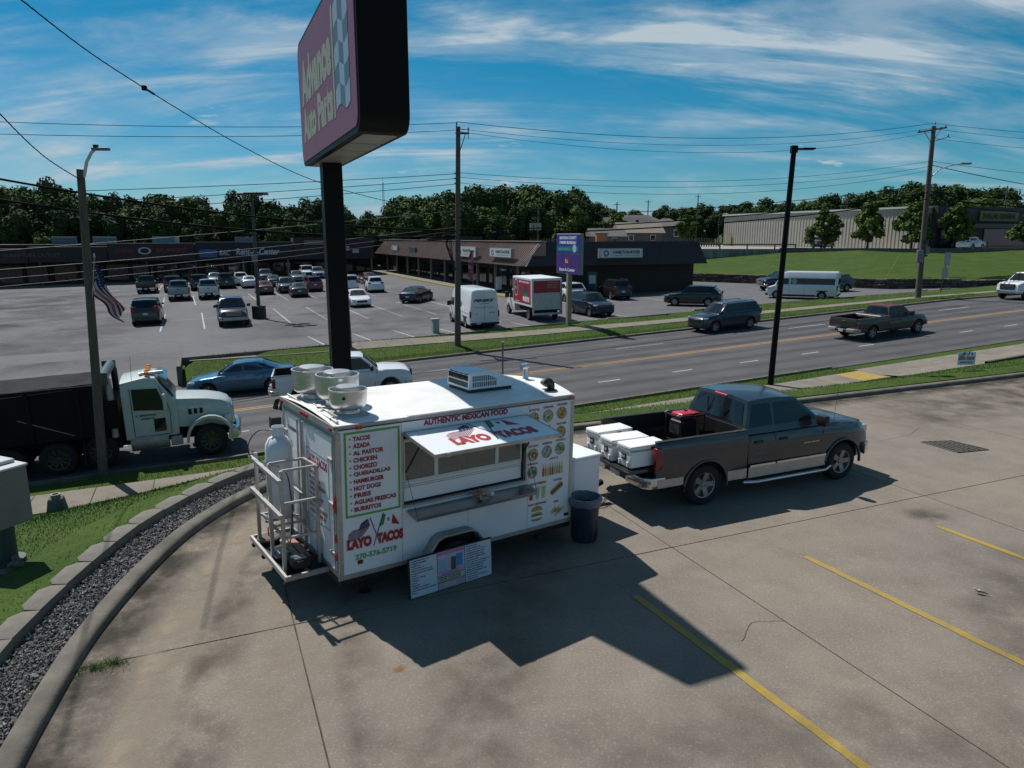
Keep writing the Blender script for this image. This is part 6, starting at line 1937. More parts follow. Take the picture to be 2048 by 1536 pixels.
    box_part(root, 'taillight', M_tail, (xr - .012, xr + .10, .90, 1.02, .78, 1.22), .02, True)
    box_part(root, 'rear_bumper', M_blk, (xr - .08, xr + .12, -.99, .99, .30, .45), .03)
    box_part(root, 'licence_plate', M_plate2, (xr - .1, xr - .081, .30, .60, .36, .50), .004)
    box_part(root, 'headlight', M_lamp, (xf - .40, xf - .14, .62, .94, .82, 1.02), .04, True, 2)
    box_part(root, 'grille', M_blk, (xf - .18, xf + .01, -.55, .55, .62, .88), .03)
    box_part(root, 'front_bumper', M_blk, (xf - .3, xf + .03, -.86, .86, .28, .52), .04)
    box_part(root, 'mirror', M_blk, (1.78, 1.92, 1.02, 1.28, 1.22, 1.55), .04, True, 2)
    box_part(root, 'sill', M_blk, (axr + .5, axf - .5, 1.0, 1.045, .26, .40), .01, True)
    box_part(root, 'side_moulding', M_blk, (axr - .45, axr + .45, .98, 1.045, .70, .80), .01, True)
    for s_ in (-1, 1):
        for x in (axf, axr): wheel(root, x, s_ * .90, r_, s_, 2)
    mb = MB(); mb.bb(xr + .3, xf - .3, -.8, .8, .20, .5); mb.build('underbody', M_under, root)
    return root


v1 = van(P_white, 'white high roof cargo van with black lettering parked at the verge', H=2.62)
place(v1, 2.8, 15.6, ZL, AW - 4)
RM = Matrix(((0, 0, -1, -2.995), (-1, 0, 0, 0), (0, 1, 0, 0), (0, 0, 0, 1)))
text('PENSKE', RM, -.72, 1.80, 1.36, .20, M_navy, v1, shear=.3, bold=.06)
text('Truck Rental', RM, -.35, 1.66, .66, .07, M_navy, v1, bold=.02)
text('1-800-RENTALS', RM, -.75, 1.42, 1.4, .06, M_navy, v1, bold=.01)
text('37 2104', RM, -.82, .98, .34, .07, M_navy, v1, bold=.02); text('UNIT 448', RM, .30, 1.05, .4, .08, M_navy, v1, bold=.03)
LM = Matrix(((-1, 0, 0, 0), (0, 0, 1, 1.012), (0, 1, 0, 0), (0, 0, 0, 1)))
mb = MB(); mb.bb(-.9, -.1, 1.000, 1.010, 1.42, 1.78); mb.build('badge', mat('badge blue', (.08, .18, .32)), v1)
mb = MB(); mb.bb(-.84, -.16, 1.0105, 1.0115, 1.48, 1.72); mb.build('badge_field', M_white, v1)
text('PENSKE', LM, .2, 1.55, .6, .12, M_navy, v1, shear=.3, bold=.05)
v2 = van(PR('van silver white', (.66, .69, .72), metal=.1), 'white passenger van with dark side windows and a round emblem parked facing left', H=2.40, windows=True)
place(v2, 35.0, 17.6, ZL, 150)

# ------------------------------------------------------------------ box truck
bt = empty('box_truck', (0, 0, 0), 0, 'white cab box truck with a red printed cargo body and raised lift gate', 'box truck')
mb = MB(); n = 0
S = [1.9, 2.2, 2.6, 2.75, 2.9, 3.1, 3.35, 3.6, 3.85, 4.1, 4.25, 4.32]
for x in S:
    zt = interp(x, [(1.9, 2.1), (2.75, 2.1), (2.9, 2.02), (3.35, 1.35), (3.6, 1.28), (4.1, 1.15), (4.25, 1.0), (4.32, .75)]); hw = interp(x, [(1.9, 1.0), (3.6, .98), (4.1, .9), (4.32, .8)])
    half = [(0, .38), (hw * .95, .38), (hw, .6), (hw, min(1.2, zt - .1)), (hw * interp(zt, [(1.2, .93), (2.1, .84)]), zt - .08), (hw * .7, zt), (0, zt + .02)]
    ring = [(-y, z) for y, z in half] + [(y, z) for y, z in half[-2:0:-1]]; n = len(ring)
    for y, z in ring: mb.v.append(Vector((x, y, z)))
for i in range(len(S) - 1):
    for j in range(n): mb.f.append((i * n + j, i * n + (j + 1) % n, (i + 1) * n + (j + 1) % n, (i + 1) * n + j)); mb.m.append(0)
mb.f += [tuple(range(n)), tuple(range(len(mb.v) - n, len(mb.v)))[::-1]]; mb.m += [0, 0]
o = mb.build('cab', P_white, bt); cut(o, [(3.45, .40, .47, .72, 1.2)]); smooth_mesh(o.data, 32)
for s_ in (-1, 1):
    q = MB(); P = [(2.15, 1.32), (3.25, 1.32), (2.92, 1.88), (2.15, 1.92)]; HH = lambda z: .985 - .14 * (z - 1.2) / .9
    q.v = [Vector((x, s_ * (HH(z) + .012), z)) for x, z in P] + [Vector((x, s_ * (HH(z) - .03), z)) for x, z in P]; q.f = [(0, 1, 2, 3), (7, 6, 5, 4), (0, 4, 5, 1), (1, 5, 6, 2), (2, 6, 7, 3), (3, 7, 4, 0)]; q.m = [0] * 6
    q.build('window', M_glass, bt)
mb = MB(); mb.add([(3.42, -.86, 1.42), (3.42, .86, 1.42), (2.95, .78, 2.02), (2.95, -.78, 2.02)], [(0, 1, 2, 3)]); mb.build('windshield', M_glass, bt)
M_bred = mat('red body print', (.30, .012, .025), rough=.45)
mb = MB(); mb.bb(-2.35, 1.85, -1.14, 1.14, .98, 3.02); mb.build('cargo_body', mat('white aluminium body', (.66, .68, .70), rough=.4), bt, bevel=.03)
for s_ in (-1, 1):
    mb = MB(); mb.bb(-2.1, 1.75, s_ * 1.143 - .003, s_ * 1.143 + .003, 1.16, 2.86); mb.build('side_print', M_bred, bt)
mb = MB(); mb.bb(-2.36, -2.351, -1.0, 1.0, 2.0, 2.84); mb.build('rear_print', M_bred, bt)
mb = MB(); mb.bb(-2.42, -2.365, -1.04, 1.04, .80, 1.98); mb.build('lift_gate', mat('galvanised gate', (.40, .44, .46), rough=.45, metal=.5, var=.2), bt, bevel=.01)
mb = MB(); mb.bb(-2.50, -2.36, -1.10, -1.05, .45, 2.7); mb.bb(-2.50, -2.36, 1.05, 1.10, .45, 2.7); mb.bb(-2.5, -2.36, -1.0, 1.0, .45, .6); mb.build('gate_frame', M_alud, bt)
LB = Matrix(((-1, 0, 0, 0), (0, 0, 1, 1.148), (0, 1, 0, 0), (0, 0, 0, 1)))
text('RENT TO OWN TODAY', LB, -.35, 2.62, 2.2, .14, M_white, bt, bold=.05)
text('PETE', LB, .45, 1.32, 1.35, .34, M_white, bt, bold=.08)
text('rentacenter.com', LB, -1.3, 1.22, .9, .07, M_white, bt, bold=.03)
for (rr, mm, z) in ((.46, M_white, .0005), (.42, mat('purple ring', (.05, .012, .08)), .002), (.30, mat('orange ring', (.35, .12, .03)), .0035), (.26, mat('purple ring', (0, 0, 0)), .005)):
    mb = MB(); mb.lathe([(0, 0), (rr, 0), (0, .0005)], n=26, M=LB @ Matrix.Translation((-1.05, 2.22, z)) @ Matrix.Scale(1.35, 4, (0, 1, 0))); mb.build('logo_print', mm, bt)
text('Rc', LB, -1.22, 2.10, .34, .25, mat('yellow print', (.55, .40, .04)), bt, bold=.05, zoff=.008)
for (x0, x1, z0, z1, c) in ((.5, 1.3, 1.75, 2.25, (.02, .08, .09)), (.6, 1.4, 1.70, 1.88, (.05, .20, .03)), (.75, 1.25, 2.1, 2.42, (.015, .04, .05))):
    mb = MB(); mb.bb(-x1, -x0, 1.1445, 1.150 + x0 * .002, z0, z1); mb.build('picture_print', mat('box print %f' % x0, c), bt)
RB = Matrix(((0, 0, -1, -2.363), (-1, 0, 0, 0), (0, 1, 0, 0), (0, 0, 0, 1)))
for i, s_ in enumerate(('WE DELIVER', 'SAME DAY', 'NO CREDIT')): text(s_, RB, .02, 2.66 - i * .17, .85, .10, mat('pale pink', (.35, .22, .22)), bt, bold=.04)
for s_ in (-1, 1):
    wheel(bt, 3.45, s_ * .92, .39, s_, 0); wheel(bt, -1.35, s_ * .98, .39, s_, 0)
mb = MB(); mb.bb(-2.3, 3.2, -.45, .45, .45, .97); mb.bb(-2.2, .6, -1.05, 1.05, .70, .97); mb.build('chassis', M_under, bt)
box_part(bt, 'mirror', M_blk, (3.1, 3.2, 1.02, 1.35, 1.3, 1.75), .03, True)
box_part(bt, 'taillight', M_tail, (-2.46, -2.37, .92, 1.08, .62, .76), .01, True)
place(bt, 8.3, 16.9, ZL, AW - 5)

# ------------------------------------------------------------------ dump truck
dt = empty('dump_truck', (0, 0, 0), 0, 'dump truck with pale grey green cab and black dump body covered by a tarp', 'dump truck')
P_cab = mat('pale truck cab paint', (.42, .47, .455), rough=.38, coat=.4, var=.08, dirt=.35, dirtcol=(.20, .21, .19))
M_dump = mat('black dump body', (.008, .008, .009), rough=.6, spec=.15, var=.4, vscale=2)
# origin: front axle centre on ground; +x forward
def loft(name, rings, m, parent, smooth=35):
    mb = MB(); n = len(rings[0])
    for rg_ in rings: mb.v += [Vector(p) for p in rg_]
    for i in range(len(rings) - 1):
        for j in range(n): mb.f.append((i * n + j, i * n + (j + 1) % n, (i + 1) * n + (j + 1) % n, (i + 1) * n + j)); mb.m.append(0)
    mb.f += [tuple(range(n)), tuple(range(len(mb.v) - n, len(mb.v)))[::-1]]; mb.m += [0, 0]
    return mb.build(name, m, parent, smooth=smooth)


def ringp(x, hw, z0, z1, k=.85): return [(x, -hw, z0), (x, -hw, z0 + (z1 - z0) * .55), (x, -hw * .97, z0 + (z1 - z0) * .78), (x, -hw * k, z1 - .06), (x, -hw * k * .7, z1), (x, 0, z1 + .03), (x, hw * k * .7, z1), (x, hw * k, z1 - .06), (x, hw * .97, z0 + (z1 - z0) * .78), (x, hw, z0 + (z1 - z0) * .55), (x, hw, z0)]
loft('hood', [ringp(-.95, .86, 1.05, 2.02), ringp(-.5, .84, 1.02, 1.98), ringp(.0, .80, 1.0, 1.92), ringp(.42, .76, .92, 1.82), ringp(.64, .72, .85, 1.72), ringp(.74, .64, .85, 1.58)], P_cab, dt)
loft('cab', [ringp(-2.45, 1.04, .85, 2.72, .92), ringp(-1.75, 1.04, .85, 2.84, .90), ringp(-1.45, 1.03, .85, 2.80, .88), ringp(-1.02, .99, .85, 2.10, .93), ringp(-.92, .95, .85, 2.02, .93)], P_cab, dt)
for s_ in (-1, 1):
    q = MB(); P = [(-2.15, 1.78), (-1.22, 1.70), (-1.42, 2.42), (-2.15, 2.46)]; HH = lambda z: 1.045 - .02 * (z - 1.6)
    q.v = [Vector((x, s_ * (HH(z) + .006), z)) for x, z in P] + [Vector((x, s_ * (HH(z) - .05), z)) for x, z in P]; q.f = [(0, 1, 2, 3), (7, 6, 5, 4), (0, 4, 5, 1), (1, 5, 6, 2), (2, 6, 7, 3), (3, 7, 4, 0)]; q.m = [0] * 6; q.build('window', M_glass, dt)
    mb = MB(); P = []
    for k in range(13):
        a = PI * (1.02 - 1.04 * k / 12); P.append((.0 + .74 * math.cos(a), .60 + .78 * math.sin(a)))
    inner = [(x * .88, .60 + (z - .60) * .88) for x, z in P][::-1]
    mb.prism(P + inner, 1, s_ * .74, s_ * 1.18); mb.build('fender', P_cab, dt, smooth=40)
    mb = MB(); mb.cyl((-2.75, s_ * 1.0, 1.0), (-2.75, s_ * 1.0, 2.9), .10); mb.build('exhaust_stack', M_alud if s_ < 0 else M_blks, dt, smooth=50)
    mb = MB(); mb.bb(-1.28, -1.18, s_ * 1.38 - .11, s_ * 1.38 + .11, 1.75, 2.30); mb.build('mirror', P_cab, dt, bevel=.03); mb = MB(); mb.tube([(-1.2, s_ * 1.04, 2.38), (-1.2, s_ * 1.36, 2.34)], .014); mb.tube([(-1.2, s_ * 1.04, 1.70), (-1.2, s_ * 1.36, 1.74)], .014); mb.build('mirror_arm', M_blk, dt)
    mb = MB(); mb.bb(-1.62, -1.28, s_ * 1.045 - .006, s_ * 1.045 + .008, 1.02, 1.45); mb.build('door_window', M_glass, dt)
    mb = MB(); mb.tube([(-2.2, s_ * 1.05, .92), (-2.2, s_ * 1.055, 2.5)], .008, 4); mb.tube([(-1.14, s_ * 1.05, .92), (-1.12, s_ * 1.04, 1.7), (-1.36, s_ * 1.02, 2.5)], .008, 4); mb.tube([(-2.2, s_ * 1.05, .92), (-1.14, s_ * 1.05, .92)], .008, 4); mb.build('door_seam', M_under, dt)
    mb = MB(); mb.cyl((-2.35, s_ * .78, .72), (-1.25, s_ * .78, .72), .31, n=20); mb.build('fuel_tank', M_alud, dt, smooth=40)
    mb = MB(); mb.bb(-1.2, -.85, s_ * .95 - .1, s_ * .95 + .1, .5, .80); mb.build('battery_box', M_alud, dt, bevel=.02)
    box_part(dt, 'headlight', M_lamp, (.46, .70, min(s_ * .70, s_ * .93), max(s_ * .70, s_ * .93), 1.02, 1.28), .04)
for k in range(3):
    mb = MB(); mb.bb(-.60 + k * .17, -.50 + k * .17, -.865 + k * .012, -.80, 1.42, 1.60); mb.build('hood_vent', M_under, dt, bevel=.01)
mb = MB(); mb.add([(-.93, -.84, 2.08), (-.93, .84, 2.08), (-1.38, .86, 2.72), (-1.38, -.86, 2.72)], [(0, 1, 2, 3)]); mb.build('windshield', mat('pale blue glass', (.05, .09, .11), rough=.08, coat=.4), dt)
mb = MB(); mb.prism([(-1.36, 2.76), (-1.15, 2.62), (-1.12, 2.66), (-1.36, 2.82)], 1, -.88, .88); mb.build('sun_visor', mat('blue visor', (.06, .15, .21), rough=.35), dt)
for y in (-.75, -.3, 0, .3, .75):
    mb = MB(); mb.bb(-1.75, -1.60, y - .06, y + .06, 2.86, 2.94); mb.build('roof_marker', mat('orange beacon', (.60, .22, .02), rough=.3), dt, bevel=.015)
mb = MB(); mb.bb(.68, .80, -.60, .60, .90, 1.54); mb.build('grille', M_chrome, dt, bevel=.03)
mb = MB(); mb.prism([(.55, -1.15), (.84, -1.1), (.96, -.7), (.96, .7), (.84, 1.1), (.55, 1.15), (.55, 1.05), (.82, .6), (.82, -.6), (.55, -1.05)], 2, .52, .84); mb.build('front_bumper', M_chrome, dt, bevel=.02)
mb = MB(); mb.tube([(.9, -.95, .7), (.97, -.92, 1.15), (.97, -.5, 1.2)], .03); mb.build('bull_bar', M_chrome, dt)
mb = MB(); mb.tube([(-2.1, -1.0, 2.7), (-2.05, -1.02, 3.5)], .006, 4); mb.build('antenna', M_blk, dt)
mb = MB(); mb.tube([(-1.9, -.62, 2.86), (-1.2, -.62, 2.88)], .06, 8); mb.build('air_horn', M_chrome, dt, smooth=50)
text('R. MARSHALL', Matrix(((1, 0, 0, 0), (0, 0, -1, -1.052), (0, 1, 0, 0), (0, 0, 0, 1))), -2.12, 1.56, .6, .07, M_blks, dt, bold=.03)
text('TRUCKING CO', Matrix(((1, 0, 0, 0), (0, 0, -1, -1.052), (0, 1, 0, 0), (0, 0, 0, 1))), -2.0, 1.45, .42, .055, M_blks, dt, bold=.03)
# dump body
mb = MB()
for s_ in (-1, 1):
    mb.prism([(-2.95, 1.12), (-2.95, 2.78), (-8.6, 2.70), (-8.6, 1.12)], 1, s_ * 1.22, s_ * 1.16)
mb.prism([(-2.95, 1.12), (-2.95, 3.0), (-3.02, 3.0), (-3.02, 1.12)], 1, -1.16, 1.16); mb.prism([(-8.6, 1.12), (-8.6, 2.6), (-8.54, 2.6), (-8.54, 1.12)], 1, -1.16, 1.16)
mb.bb(-8.54, -3.02, -1.16, 1.16, 1.12, 1.2)
mb.build('dump_body', M_dump, dt, bevel=.012)
for x in (-3.6, -4.9, -6.2, -7.5):
    for y0, y1 in ((-1.30, -1.221), (1.221, 1.30)): mb = MB(); mb.bb(x - .06, x + .06, y0, y1, 1.15, 2.68); mb.build('side_rib', M_dump, dt, bevel=.01)
for y0, y1 in ((-1.27, -1.221), (1.221, 1.27)): mb = MB(); mb.bb(-8.6, -2.95, y0, y1, 2.60, 2.76); mb.build('top_rail', M_dump, dt, bevel=.01)
mb = MB(); mb.tube([(-5.2, -1.24, 2.5 - .6), (-3.8, -1.24, 1.25)], .012, 5); mb.tube([(-2.9, -1.26, 2.72), (-8.5, -1.28, 2.5)], .008, 4); mb.build('tarp_cord', M_alud, dt)
# tarp: sagging cloth over a load
mb = MB(); NX, NYY = 30, 12; r4 = random.Random(9)
for i in range(NX + 1):
    for j in range(NYY + 1):
        x = -3.05 - 5.45 * i / NX; y = -1.2 + 2.4 * j / NYY; t = 1 - (y / 1.2) ** 2
        z = 2.775 - .0145 * (i / NX) * 5 + .02 - .15 * t * (.6 + .4 * math.sin(i * .7)) + .16 * t * math.exp(-((i / NX - .5) ** 2) / .04) + r4.uniform(-.008, .008)
        mb.v.append(Vector((x, y, z)))
for i in range(NX):
    for j in range(NYY): mb.f.append((i * (NYY + 1) + j, i * (NYY + 1) + j + 1, (i + 1) * (NYY + 1) + j + 1, (i + 1) * (NYY + 1) + j)); mb.m.append(0)
mb.build('tarp', mat('black mesh tarp', (.030, .030, .033), rough=.85, spec=.1, var=.4, vscale=2), dt, smooth=60)
mb = MB(); mb.cyl((-2.85, -1.25, 2.98), (-2.85, 1.25, 2.98), .15, n=16); mb.bb(-3.1, -2.7, -1.32, -1.2, 2.75, 3.12); mb.bb(-3.1, -2.7, 1.2, 1.32, 2.75, 3.12); mb.build('tarp_roller', mat('tarp roller', (.05, .08, .08), rough=.4), dt, smooth=40)
mb = MB(); mb.bb(-2.95, -2.55, -1.15, 1.15, 1.3, 2.2); mb.build('headboard', M_dump, dt)
for s_ in (-1, 1):
    wheel(dt, 0, s_ * .98, .53, s_, 3, .30)
    for x in (-4.35, -5.70):
        wheel(dt, x, s_ * .98, .53, s_, 3, .32); wheel(dt, x, s_ * .66, .53, s_, 3, .26)
    wheel(dt, -3.2, s_ * .98, .50, s_, 3, .30, z=.62)
mb = MB(); mb.bb(-8.2, .7, -.45, .45, .55, 1.0); mb.cyl((-4.35, -.9, .53), (-4.35, .9, .53), .1); mb.cyl((-5.7, -.9, .53), (-5.7, .9, .53), .1); mb.cyl((0, -.9, .53), (0, .9, .53), .08)
mb.bb(-3.3, -2.6, -.9, .9, .6, 1.1); mb.build('chassis', M_under, dt)
for s_ in (-1, 1):
    mb = MB(); mb.bb(-3.62, -3.60, s_ * .9 - .3, s_ * .9 + .3, .25, 1.05); mb.build('mud_flap', M_blk, dt)
place(dt, -14.38, -4.95, ZR, AU + .5)

# ------------------------------------------------------------------ cars on the far plateau
cr('sedan', P_ltg, 'light silver sedan parked on the plateau in front of the discount store', 84.0, 36.4, 200, lambda u, w: 3.42)
dv = cr('suv', P_white, 'white car parked left of the silver sedan in front of the discount store', 81.2, 34.2, AU + 10, lambda u, w: 3.42)
cr('suv', P_dgry, 'dark green car half hidden by the small trees beside the metal warehouse', 71.3, 50.0, AU + 20, lambda u, w: 3.42)
# ------------------------------------------------------------------ pylon sign of the auto parts shop
UD, WD = Vector((CT, ST, 0)), Vector((-ST, CT, 0))
P_sign = mat('black sign steel', (.0035, .0035, .004), rough=.5, spec=.14)
sg = empty('pylon_sign', (-4.15, 16.93, -.6), 0, 'tall black pylon sign with a faded red face behind the food trailer', 'pylon sign')
SW, SH, STK, RC = 6.77, 2.757, .815, .30
SO = Vector((-2.412, 11.902, 6.683)) - Vector(sg.location)       # near bottom corner of the lettered face
far = SO + WD * SW
FM = frame(far, -WD, (0, 0, 1))                             # x toward the camera, y up, z = -u


def rrect(w, h, r, n=5):
    P = []
    for cx, cy, a0 in ((w - r, r, -90), (w - r, h - r, 0), (r, h - r, 90), (r, r, 180)):
        for k in range(n + 1): a = R(a0 + 90 * k / n); P.append((cx + r * math.cos(a), cy + r * math.sin(a)))
    return P


mb = MB(); mb.prism(rrect(SW, SH, RC), 2, -STK, 0, M=FM); mb.build('cabinet', P_sign, sg, smooth=35)
mb = MB(); mb.prism([(x + .09, y + .09) for x, y in rrect(SW - .18, SH - .18, RC - .06)], 2, .001, .018, M=FM)
M_face = mat('faded red face', (.20, .055, .10), rough=.5, spec=.3, color2=(.16, .05, .09), vscale=.35, contrast=(.3, .7))
mb.build('sign_face', M_face, sg)
mb = MB(); mb.prism([(x + .09, y + .09) for x, y in rrect(SW - .18, SH - .18, RC - .06)], 2, -STK - .018, -STK - .001, M=FM); mb.build('sign_face', M_face, sg)
M_sy = mat('faded yellow print', (.30, .25, .12), rough=.4)
text('Advance', FM, .55, .465 * SH, 4.0, .34 * SH, M_sy, sg, bold=.055, zoff=.022)
text('Auto Parts', FM, .55, .175 * SH, 4.0, .265 * SH, M_sy, sg, bold=.055, zoff=.022)
mb = MB(); mb.prism([(4.66, .17 * SH), (4.80, .17 * SH), (4.83, .86 * SH), (4.66, .86 * SH)], 2, .019, .024, M=FM); mb.build('print_bar', M_sy, sg)
M_c1, M_c2 = mat('check pale', (.26, .30, .36), rough=.4), mat('check dark', (.055, .08, .105), rough=.4)
for c in range(3):
    x0 = 4.9 + c * .43
    for r_ in range(6):
        mbk = MB(); z0, z1 = .20 + r_ * .125, .20 + (r_ + 1) * .125
        wave = lambda x: .028 * math.sin((x - 4.9) / 1.29 * 2 * PI)
        P = [(x0 + .43 * k / 4, (z0 + wave(x0 + .43 * k / 4)) * SH) for k in range(5)] + [(x0 + .43 * k / 4, (z1 + wave(x0 + .43 * k / 4)) * SH) for k in range(4, -1, -1)]
        mbk.prism(P, 2, .019, .024, M=FM); mbk.build('check', M_c1 if (c + r_) % 2 == 0 else M_c2, sg)
mb = MB(); mb.box((0, 0, 3.55), (.44, .44, 7.4), rz=TH); mb.build('post', P_sign, sg, bevel=.02)
mb = MB()
for k in range(5):
    a = SO + UD * .10 + WD * (.45 + k * 1.2) + Vector((0, 0, -.012)); mb.box(a + UD * .31 + WD * .5, (.58, 1.08, .02), rz=TH)
mb.build('soffit_panel', M_alud, sg, bevel=.004)

# ------------------------------------------------------------------ poles
M_wpole = mat('weathered pole wood', (.13, .105, .085), rough=.9, color2=(.07, .058, .05), vscale=5, stretch=(6, 6, .4))
M_gpole = mat('galvanised pole', (.20, .205, .21), rough=.6, metal=.5, var=.2)
M_ins = mat('insulator grey', (.10, .10, .11), rough=.4)


def upole(name, x, y, zb, zt, r0, r1, label, cat='utility pole', lean=(0, 0), m=None, group=None):
    e = empty(name, (x, y, zb), 0, label, cat, group)
    mb = MB(); mb.cyl((0, 0, -.5), (lean[0], lean[1], zt - zb), r0, r1, n=14); mb.build('post', m or M_wpole, e, smooth=50)
    return e


pm_ = upole('utility_pole', -3.2, 41.3, -1.4, 11.0, .19, .125, 'tall grey wooden utility pole at the far kerb in the middle of the picture', lean=(.22, 0))
mb = MB(); mb.box((.45, .0, 12.05), (.75, .09, .1)); mb.tube([(.22, 0, 10.9), (.62, 0, 12.0)], .025, 5); mb.build('bracket', M_wpole, pm_)
for x, z in ((.14, 12.45), (.78, 12.15)):
    mb = MB(); mb.lathe([(.02, 0), (.05, .05), (.03, .1), (.06, .14), (.03, .2), (0, .22)], (x, 0, z), n=10); mb.cyl((x, 0, z - .4), (x, 0, z + .05), .02); mb.build('insulator', M_ins, pm_)
mb = MB()
for z in (9.9, 9.62, 9.35): mb.cyl((.02, -.16, z), (.02, -.30, z), .045)
mb.build('insulator', M_ins, pm_)
mb = MB(); r5 = random.Random(8)
for k in range(7): mb.tube([(r5.uniform(-.5, -.1), -.2, 6.9 + r5.uniform(-.4, .2)), (r5.uniform(-.6, -.2), -.22, 6.0), (r5.uniform(-.3, 0), -.2, 5.0 + r5.uniform(-.5, .5))], .022, 5)
mb.bb(-.75, -.3, -.3, -.1, 6.5, 6.75); mb.bb(-1.6, -.2, -.15, -.05, 6.25, 6.42); mb.bb(.2, 1.5, -.15, -.05, 6.32, 6.46); mb.build('cable_splices', M_blk, pm_)
pr_ = upole('utility_pole', 33.2, 58.3, .1, 13.5, .24, .16, 'tall wooden utility pole with a crossarm and a street lamp at the right', lean=(-.3, 0))
mb = MB(); mb.tube([(-1.5, 0, 12.95), (.72, 0, 13.32)], .075, 4)
mb.tube([(-1.0, 0, 13.0), (-.32, 0, 12.1)], .025, 5); mb.tube([(.3, 0, 13.2), (-.3, 0, 12.2)], .025, 5); mb.build('crossarm', M_wpole, pr_)
for x, z in ((-1.4, 12.95), (.62, 13.3), (-.22, 13.5), (.9, 12.6)):
    mb = MB(); mb.lathe([(.02, 0), (.06, .05), (.035, .1), (.07, .16), (.03, .22), (0, .24)], (x, 0, z), n=10); mb.build('insulator', M_ins, pr_)
mb = MB(); mb.tube([(-.1, 0, 12.3), (.9, 0, 12.6), (1.1, 0, 12.55)], .03, 5); mb.build('bracket', M_ins, pr_)
mb = MB(); mb.tube([(-.05, 0, 9.6), (.5, -.1, 10.15), (1.3, -.2, 10.45), (2.0, -.3, 10.55)], .04, 8); mb.build('lamp_arm', M_alu, pr_, smooth=50)
mb = MB(); mb.box((2.35, -.33, 10.57), (.85, .3, .13)); mb.build('lamp_head', M_gpole, pr_, bevel=.05, seg=2, smooth=40)
mb = MB(); mb.bb(-.6, -.1, -.35, -.1, 2.9, 3.9); mb.bb(.0, .3, -.4, -.12, 3.6, 4.2); mb.build('equipment_box', M_gpole, pr_, bevel=.03)
mb = MB(); mb.bb(-.35, .2, -.3, .3, 3.4, 3.55); mb.cyl((0, 0, 4.4), (0, 0, 4.7), .28); mb.build('cable_box', M_blk, pr_)
sp_ = upole('utility_pole', -9.25, 40.0, -1.2, 5.8, .16, .13, 'short wooden service pole in the grass right of the pylon post', lean=(-.12, 0))
mb = MB(); mb.tube([(-.25, -.1, 0), (-.22, -.12, 2.0), (-.3, -.1, 4.6)], .02, 5); mb.bb(-.2, -.0, -.3, -.14, 1.4, 1.8); mb.build('conduit', M_gpole, sp_)
# left street lamp pole with the flag
lp_ = upole('street_lamp', -12.4, 20.5, -2.1, 6.85, .135, .10, 'wooden street lamp pole on the left with an american flag hanging from it', 'street lamp', lean=(.42, 0))
mb = MB(); mb.tube([(.50, 0, 8.75), (.62, 0, 9.15), (.78, 0, 9.4), (.88, 0, 9.48)], .045, 8); mb.build('lamp_arm', mat('white painted arm', (.55, .56, .57), rough=.5), lp_, smooth=50)
mb = MB(); mb.box((1.05, 0, 9.49), (.46, .18, .075)); mb.build('lamp_head', M_gpole, lp_, bevel=.025, seg=2, smooth=40); mb = MB(); mb.box((.92, 0, 9.56), (.11, .1, .09)); mb.build('photocell', M_blk, lp_)
fl = empty('flag', (-11.85, 20.42, 0), 0, 'weathered american flag drooping from a short staff on the left lamp pole', 'flag')
mb = MB(); mb.tube([(-.28, .05, 2.9), (.02, 0, 4.45)], .014, 6); mb.cyl((.02, 0, 4.45), (.02, 0, 4.56), .035, .02); mb.build('staff', M_alu, fl)
def FP(s, t):
    """s down the hoist 0..1, t along the fly 0..1"""
    h = .92 * (1 - .55 * t)
    x = .03 + .62 * t ** 1.1 - .02 * s + .03 * math.sin(9 * t + 5 * s)
    z = 4.30 - 1.30 * t - s * h
    y = .10 * math.sin(7 * t + 6 * s) * (.3 + t) + .05 * math.sin(17 * s)
    return Vector((x - (.10 * s * (1 - t)), y, z))
M_fr, M_fw, M_fb = mat('flag red', (.30, .015, .03), rough=.8), mat('flag white', (.55, .53, .54), rough=.8), mat('flag navy', (.012, .02, .07), rough=.8)
for k in range(13):
    mb = MB(); n = 14; t0 = .42 if k < 7 else 0.
    for i in range(n + 1):
        t = t0 + (1 - t0) * i / n
        for s_ in (k / 13, (k + 1) / 13): mb.v.append(FP(s_, t))
    for i in range(n): mb.f.append((2 * i, 2 * i + 1, 2 * i + 3, 2 * i + 2)); mb.m.append(0)
    mb.build('stripe', M_fr if k % 2 == 0 else M_fw, fl, fix=False)
mb = MB()
for i in range(7):
    for j in range(7): mb.v.append(FP(7 / 13 * j / 6, .42 * i / 6))
for i in range(6):
    for j in range(6): mb.f.append((i * 7 + j, i * 7 + j + 1, i * 7 + j + 8, i * 7 + j + 7)); mb.m.append(0)
mb.build('canton', M_fb, fl, fix=False)
mb = MB()
for i in range(6):
    for j in range(5):
        c = FP(7 / 13 * (j + .5) / 5, .42 * (i + .5) / 6) + Vector((0, -.004, 0)); mb.add([c + Vector((-.014, 0, 0)), c + Vector((.014, 0, 0)), c + Vector((0, 0, .02)), c + Vector((0, 0, -.02))], [(0, 1, 2), (0, 3, 1)])
mb.build('stars', M_fw, fl, fix=False)
# right lamp pole (black)
rl = upole('street_lamp', 10.8, 29.1, -1.2, 8.45, .125, .10, 'black metal lamp pole with a flat head just beyond the pickup', 'street lamp', lean=(.25, 0), m=P_sign)
mb = MB(); mb.bb(-.12 + .25, .12 + .25, -.1, .1, 9.45, 9.72); mb.tube([(.3, 0, 9.6), (.55, 0, 9.60)], .04, 6); mb.build('lamp_arm', P_sign, rl); mb = MB(); mb.box((.80, 0, 9.60), (.5, .32, .07)); mb.build('lamp_head', P_sign, rl, bevel=.02)
